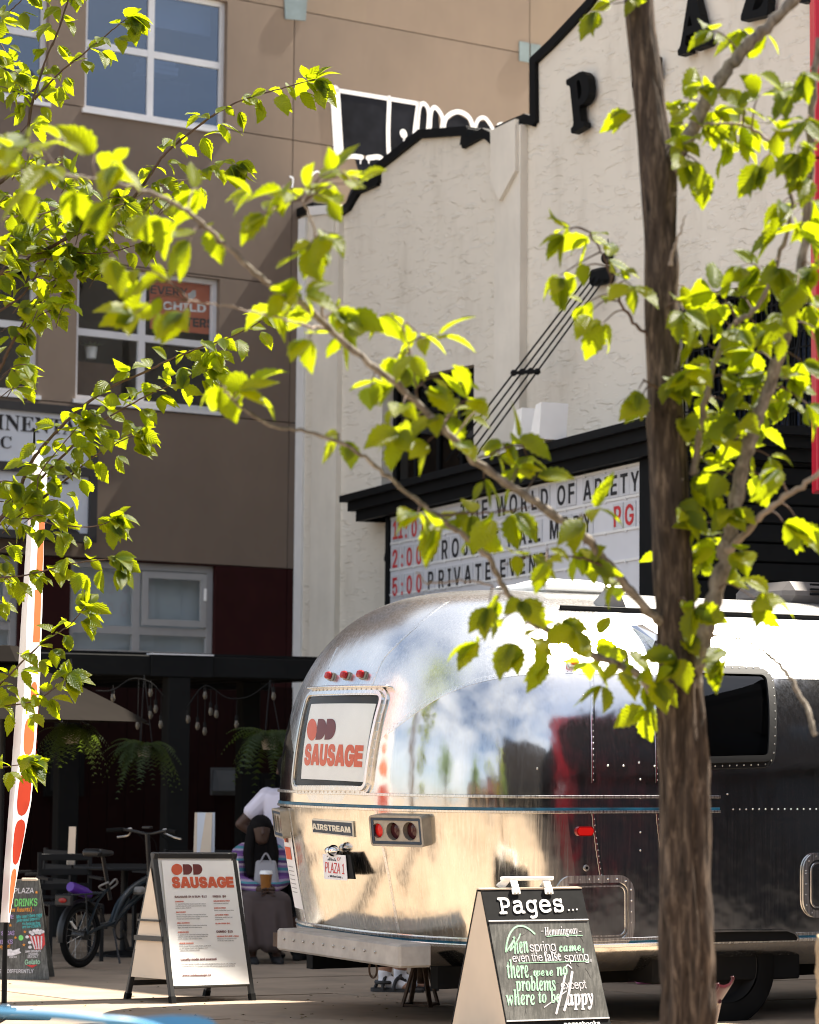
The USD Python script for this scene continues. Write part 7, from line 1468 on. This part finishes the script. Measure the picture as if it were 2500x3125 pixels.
CL = """60 290 120 300 200 325 40 350 100 350 250 345 160 400 230 425 60 400 300 450 20 310 340 455 420 400 440 480 400 505 280 565 300 600 285 660 335 650 385 655 230 540
530 410 590 400 560 450 640 395 700 360 735 370 690 415 755 385 660 510 700 500 645 530 600 620 640 620 580 645 650 655 700 650 740 652 800 665 650 712 720 700
880 700 925 705 830 750 868 745 855 770 800 800 835 805 780 812 850 850 900 820 955 800 985 840 920 870 870 900 900 930 840 905 735 925 715 918 960 875 1010 860 960 930
1060 930 1090 920 1050 960 1020 1010 1095 990 1130 1000 1110 960 880 1080 930 1100 990 1082 1040 1090 1080 1078 1000 1120 920 1112 1260 1070 1230 1095 1120 1170 1150 1182 1090 1165 1240 1180 1230 1150 1285 1235
1200 480 1190 492 1240 500 1210 578 1180 580 1280 550 1300 580 1240 660 1270 680 1230 640 1330 600 1345 820 1400 812 1350 840 1420 795
1440 205 1480 180 1420 262 1325 235 1500 230 1450 335 1480 360 1520 250 1560 262 1600 200 1650 190 1700 150 1640 275 1700 250 1560 62 1615 70 1500 62 1680 320 1700 370 1600 345 1650 425 1640 480 1700 470
1460 620 1440 655 1500 670 1560 625 1620 600 1680 600 1700 640 1460 720 1500 762 1560 690 1590 740 1640 700 1540 800 1600 830 1480 835 1500 882 1440 880 1560 885 1620 960 1640 985 1480 965 1455 1005 1520 1000 1440 1075 1480 1100 1540 1070 1500 1130 1420 1135 1560 1160
1650 1100 1685 1105 1440 1200 1400 1165 1480 1172 1530 1180 1420 1300 1440 1335 1460 1280 1590 1260 1620 1250 1510 1380 1530 1365 1430 1385 1030 1275 1010 1350 1080 1350 1100 1372 1130 1342 1180 1310 1210 1322 1260 1340 1240 1392 1160 1392 1270 1440 1300 1412 1340 1402 1360 1440 1320 1372 1378 1432 1362 1490 1050 1262 1100 1260 1260 20 1290 8 1350 8 525 815 500 825 465 812 1710 560 1690 500 1715 690 1690 760 1660 800 1700 850 1600 1000 1570 940 1520 720 1480 800 1445 940 1500 1030
1560 820 1530 850 1610 780 1650 840 1585 860 1490 920 1540 930 1600 900 1550 980 1450 780 1520 640 1590 680 1650 660 1640 560 1600 560 1560 560 1500 610 1680 430 1620 300 1570 230 1540 300 1700 310 1715 420 1480 270 1430 230 1440 300""".split()
CL = np.array(CL, float).reshape(-1, 2)
dist_, near_ = cKDTree(allpx).query(CL)
big = {(530, 410), (590, 400), (780, 665), (1210, 578), (1500, 762), (1560, 690)}
tw_m = []
for (u, v), j in zip(CL, near_):
    b = allb[j]; Yc = b[1] + RTree.r.normal(0, .12); c = PX(u * S17, v * S17, Yc); L_ = np.linalg.norm(c - b)
    if L_ > .03: mid = (b + c) / 2 + V(0, 0, .12 * L_) + RTree.r.normal(0, .05 * L_, 3); tw_m.append(tube(smoothpath([b, mid, c], 5), np.linspace(.0035, .0018, 11), 5))
    ax = c - b if L_ > .03 else RTree.r.normal(0, 1, 3)
    n = int(RTree.r.integers(2, 5)) + (1 if u > 1400 else 0); RTree.spray(c, ax, n, .114 if u > 420 else .116, spread=.75, droop=.75)
    if L_ > .12: RTree.spray(mid, ax, 1, .09)
part(rt, 'twig', tw_m, M['twig'], kind='stuff', smooth=True)
RTree.finish(300)
# ---- the sharper tree reaching in from the left
D2 = 14.2; lt0 = V(-3.3, 14.0, 0)
lt = thing('elm_tree', 'leafy elm reaching in from beyond the left edge', 'tree', lt0); LTree = Tree(lt, 23)
lp = smoothpath([V(-3.3, 14.0, -.05), V(-3.28, 14.0, 1.0), V(-3.32, 14.05, 2.2), V(-3.25, 14.1, 3.4), V(-3.1, 14.0, 4.6), V(-3.0, 14.1, 5.8)], 14)
part(lt, 'trunk', tube(lp, np.linspace(.12, .05, len(lp)), 20, rfun=lambda i, a: 1 + .07 * np.sin(5 * a + i * .3)), M['bark'], smooth=True)
n1 = lambda pts: [(x / 1.725, y / 1.725) for x, y in pts]
n4 = lambda pts: [(x / 1.725, 800 + y / 1.725) for x, y in pts]
LB = [(n1([(-160, 1500), (0, 1440), (120, 1380), (300, 1280), (440, 1210), (600, 1130), (700, 1040), (790, 920), (860, 820), (960, 730), (1090, 630), (1200, 560), (1320, 510), (1480, 465), (1660, 415)]), 16, 3.2, 'twig', 14.2, 14.0),
      (n1([(-150, 1060), (0, 960), (60, 900), (120, 770), (145, 690), (165, 560), (190, 470), (250, 290), (300, 180), (355, 10), (380, -60)]), 13, 5, 'twig', 14.3, 14.4), (n1([(160, 550), (120, 480), (80, 390), (20, 260), (-20, 190)]), 6, 3.5, 'twig', 14.3, 14.5), (n1([(180, 520), (240, 460), (330, 370), (480, 250), (600, 150), (690, 80)]), 8, 3, 'twig', 14.3, 14.2),
      (n1([(420, 1220), (480, 1180), (560, 1120), (610, 1060), (640, 1040)]), 9, 4, 'twig_pale', 14.2, 14.0), (n1([(640, 1110), (760, 1010), (900, 960), (1030, 930), (1180, 850), (1250, 870)]), 6, 3, 'twig_pale', 14.2, 13.9), (n1([(20, 1150), (110, 1135), (200, 1130), (300, 1100), (380, 1065)]), 8, 3.5, 'twig_pale', 14.3, 14.1), (n1([(290, 1290), (420, 1330), (560, 1330), (680, 1300), (760, 1270)]), 5, 3, 'twig', 14.2, 14.0),
      (n4([(-120, 1500), (20, 1330), (90, 1230), (130, 1130), (200, 1000), (370, 820), (460, 740), (600, 650), (760, 580), (900, 510), (1080, 440), (1200, 400), (1340, 330), (1420, 270)]), 14, 3, 'twig', 14.2, 13.8), (n4([(190, 1180), (215, 1140), (330, 1020), (440, 920), (550, 830), (670, 760), (800, 690), (970, 620), (1110, 555)]), 9, 3, 'twig', 14.1, 13.9), (n4([(150, 1300), (290, 1190), (400, 1100), (500, 1020), (620, 950), (730, 900)]), 8, 3, 'twig', 14.1, 14.0), (n4([(-60, 1400), (40, 1370), (150, 1350), (290, 1380), (440, 1395), (540, 1380), (610, 1345)]), 6, 3, 'twig', 14.1, 13.9), (n4([(-60, 1665), (0, 1660), (120, 1650), (250, 1620), (360, 1590), (500, 1570), (620, 1560)]), 6, 3, 'twig', 14.1, 13.9),
      ([(-60, 2185), (0, 2156), (83, 2145), (156, 2109), (209, 2062)], 6, 3, 'twig', 14.1, 14.0), ([(-60, 2150), (0, 2088), (68, 2020), (136, 1957), (209, 1910), (262, 1850)], 7, 3, 'twig', 14.1, 14.0), ([(-60, 2350), (0, 2343), (94, 2328)], 4, 3, 'twig', 14.1, 14.0), (n4([(-80, 700), (0, 560), (60, 430), (150, 280), (260, 130), (330, 50), (420, -40)]), 14, 5, 'twig', 14.3, 14.2), (n1([(100, 1760), (200, 1610), (400, 1380), (550, 1215), (630, 1125)]), 7, 4, 'twig', 14.2, 14.2), (n1([(-40, 1660), (110, 1560), (210, 1420), (270, 1320)]), 8, 5, 'twig', 14.3, 14.2),
      ([(60, 1560), (110, 1500), (125, 1440), (205, 1340), (255, 1280)], 5, 3, 'twig', 14.0, 13.9), ([(-40, 60), (20, 40), (60, 5), (90, -30)], 5, 3, 'twig', 14.3, 14.3)]
for pts, w0, w1, mm, d0, d1 in LB:
    pts17 = [(x / S17, y / S17) for x, y in pts]; P_ = branch(LTree, pts17, w0 / S17 * 1.0, w1 / S17, mm, d0, d1, lump=False); L_ = np.concatenate([[0], np.cumsum(np.linalg.norm(np.diff(P_, axis=0), axis=1))])
    w_in = pts[0][0] < 0
    s = .10 if w_in else .03; k = 0
    thick = w0 > 12
    while s < L_[-1]:
        p = np.array([np.interp(s, L_, P_[:, i]) for i in range(3)]); t = s / L_[-1]; tg = unit(np.array([np.interp(min(s + .03, L_[-1]), L_, P_[:, i]) for i in range(3)]) - p + 1e-6)
        q = proj(p); bare = thick and t < .22
        if not bare: sd2 = unit(np.cross(tg, (0, -1, 0))) * (1 if k % 2 else -1); c = p + sd2 * LTree.r.uniform(.01, .05) + tg * .02 - V(0, 0, .01); LTree.spray(c, sd2 * .8 + tg * .7, int(LTree.r.integers(2, 4)), .108 if t < .8 else .12, spread=.6, droop=.8)
        s += LTree.r.uniform(.042, .075); k += 1
    LTree.spray(P_[-1], P_[-1] - P_[-4], 8, .125, spread=.5, droop=.7); LTree.spray(P_[-1] - (P_[-1] - P_[-3]), P_[-1] - P_[-4], 5, .115, spread=.7, droop=.6)
r_ = LTree.r; tw_m = []
for (u0, v0, u1, v1, n) in ((0, 350, 260, 560, 10), (0, 560, 330, 840, 32), (0, 850, 200, 960, 8), (0, 1000, 100, 1200, 5), (0, 1390, 100, 1700, 8), (120, 1480, 215, 1590, 4), (0, 1700, 50, 2000, 4), (0, 30, 70, 330, 5), (300, 560, 560, 640, 6)):
    for _ in range(n):
        u, v = r_.uniform(u0, u1), r_.uniform(v0, v1); c = PX(u, v, r_.normal(14.2, .2)); a = c + V(-.12 * r_.random() - .03, .04 * r_.normal(), -.14 * r_.random()); tw_m.append(tube(smoothpath([a, (a + c) / 2 + V(0, 0, .02), c], 4), .0028, 5)); LTree.spray(c, c - a, int(r_.integers(3, 6)), .115, spread=.8, droop=.8); LTree.spray((a + c) / 2, c - a, 2, .10)
part(lt, 'twig', tw_m, M['twig'], kind='stuff', smooth=True)
LTree.finish(300)
# ---- street trees behind the viewpoint, seen only as reflections
def plain_tree(x_, y_, h, r0, seed, lab):
    t = thing('street_tree', lab, 'tree', V(x_, y_, 0)); T_ = Tree(t, seed); rr = T_.r
    part(t, 'trunk', tube(smoothpath([V(x_, y_, -.05), V(x_ + .05, y_, h * .3), V(x_ - .05, y_ + .05, h * .6), V(x_, y_, h * .9)], 6), np.linspace(.16, .04, 19), 10), M['bark'], smooth=True)
    for k in range(9):
        a = k * 2.4; z = h * (.35 + .055 * k); e = V(x_ + r0 * math.cos(a), y_ + r0 * math.sin(a), z + h * .16); part(t, 'limb', tube(smoothpath([V(x_, y_, z), V(x_ + .5 * r0 * math.cos(a), y_ + .5 * r0 * math.sin(a), z + h * .1), e], 5), np.linspace(.05, .012, 11), 6), M['bark'])
    vs_, fs = [], []
    for k in range(2600):
        d = unit(rr.normal(0, 1, 3)); q = V(x_, y_, h * .66) + d * V(r0, r0, h * .36) * rr.uniform(.35, 1.05) * (.75 + .35 * math.sin(5 * d[0] + 3 * d[2])); s_ = rr.uniform(.09, .2); a, b = unit(rr.normal(0, 1, 3)), unit(rr.normal(0, 1, 3)); i = len(vs_); vs_ += [q - a * s_, q + b * s_ * .6, q + a * s_, q - b * s_ * .6]; fs += [[i, i + 1, i + 2], [i, i + 2, i + 3]]
    part(t, 'crown', trimesh.Trimesh(vs_, fs, process=False), M['leaf_far'], kind='stuff')
M['leaf_far'] = usdkit.material(stage, '/World/Looks/leaf_far', {'d': ('principled_bsdf', dict(base_color=(.06, .12, .02), roughness=.6)), 't': ('translucent_bsdf', dict(color=(.30, .42, .05))), 'm': ('mix_closure', dict(fac=.4))}, [('d.BSDF', 'm.closure1'), ('t.BSDF', 'm.closure2')], surface='m.closure')
plain_tree(-6.5, -3.0, 7.0, 2.0, 5, 'street tree behind the viewpoint, nearest to the plaza'); plain_tree(-14, 3.0, 7.5, 2.3, 6, 'street tree behind the viewpoint, farthest left'); plain_tree(3.5, -6, 6.5, 1.9, 8, 'street tree behind the viewpoint, on the right by the road')
lr = np.random.default_rng(4); lv, lf = [], []
for k in range(70):
    p = ground(lr.uniform(20, 1250), lr.uniform(2960, 3118)); a = lr.uniform(0, 6.28); d = V(math.cos(a), math.sin(a), 0); e = V(-d[1], d[0], 0); s_ = lr.uniform(.006, .02); i = len(lv); lv += [p + V(0, 0, .004) - d * s_, p + e * s_ * .5 + V(0, 0, .01), p + d * s_ + V(0, 0, .005), p - e * s_ * .5 + V(0, 0, .009)]; lf += [[i, i + 1, i + 2], [i, i + 2, i + 3]]
reg('litter', (.12, .09, .03), .9, var=.5, vscale=3)
single('leaf_litter', trimesh.Trimesh(lv, lf, process=False), M['litter'], 'dry specks of leaf litter scattered on the concrete', 'leaf litter', kind='stuff')
UsdGeom.Xform.Define(stage, '/World')
stage.SetDefaultPrim(stage.GetPrimAtPath('/World'))
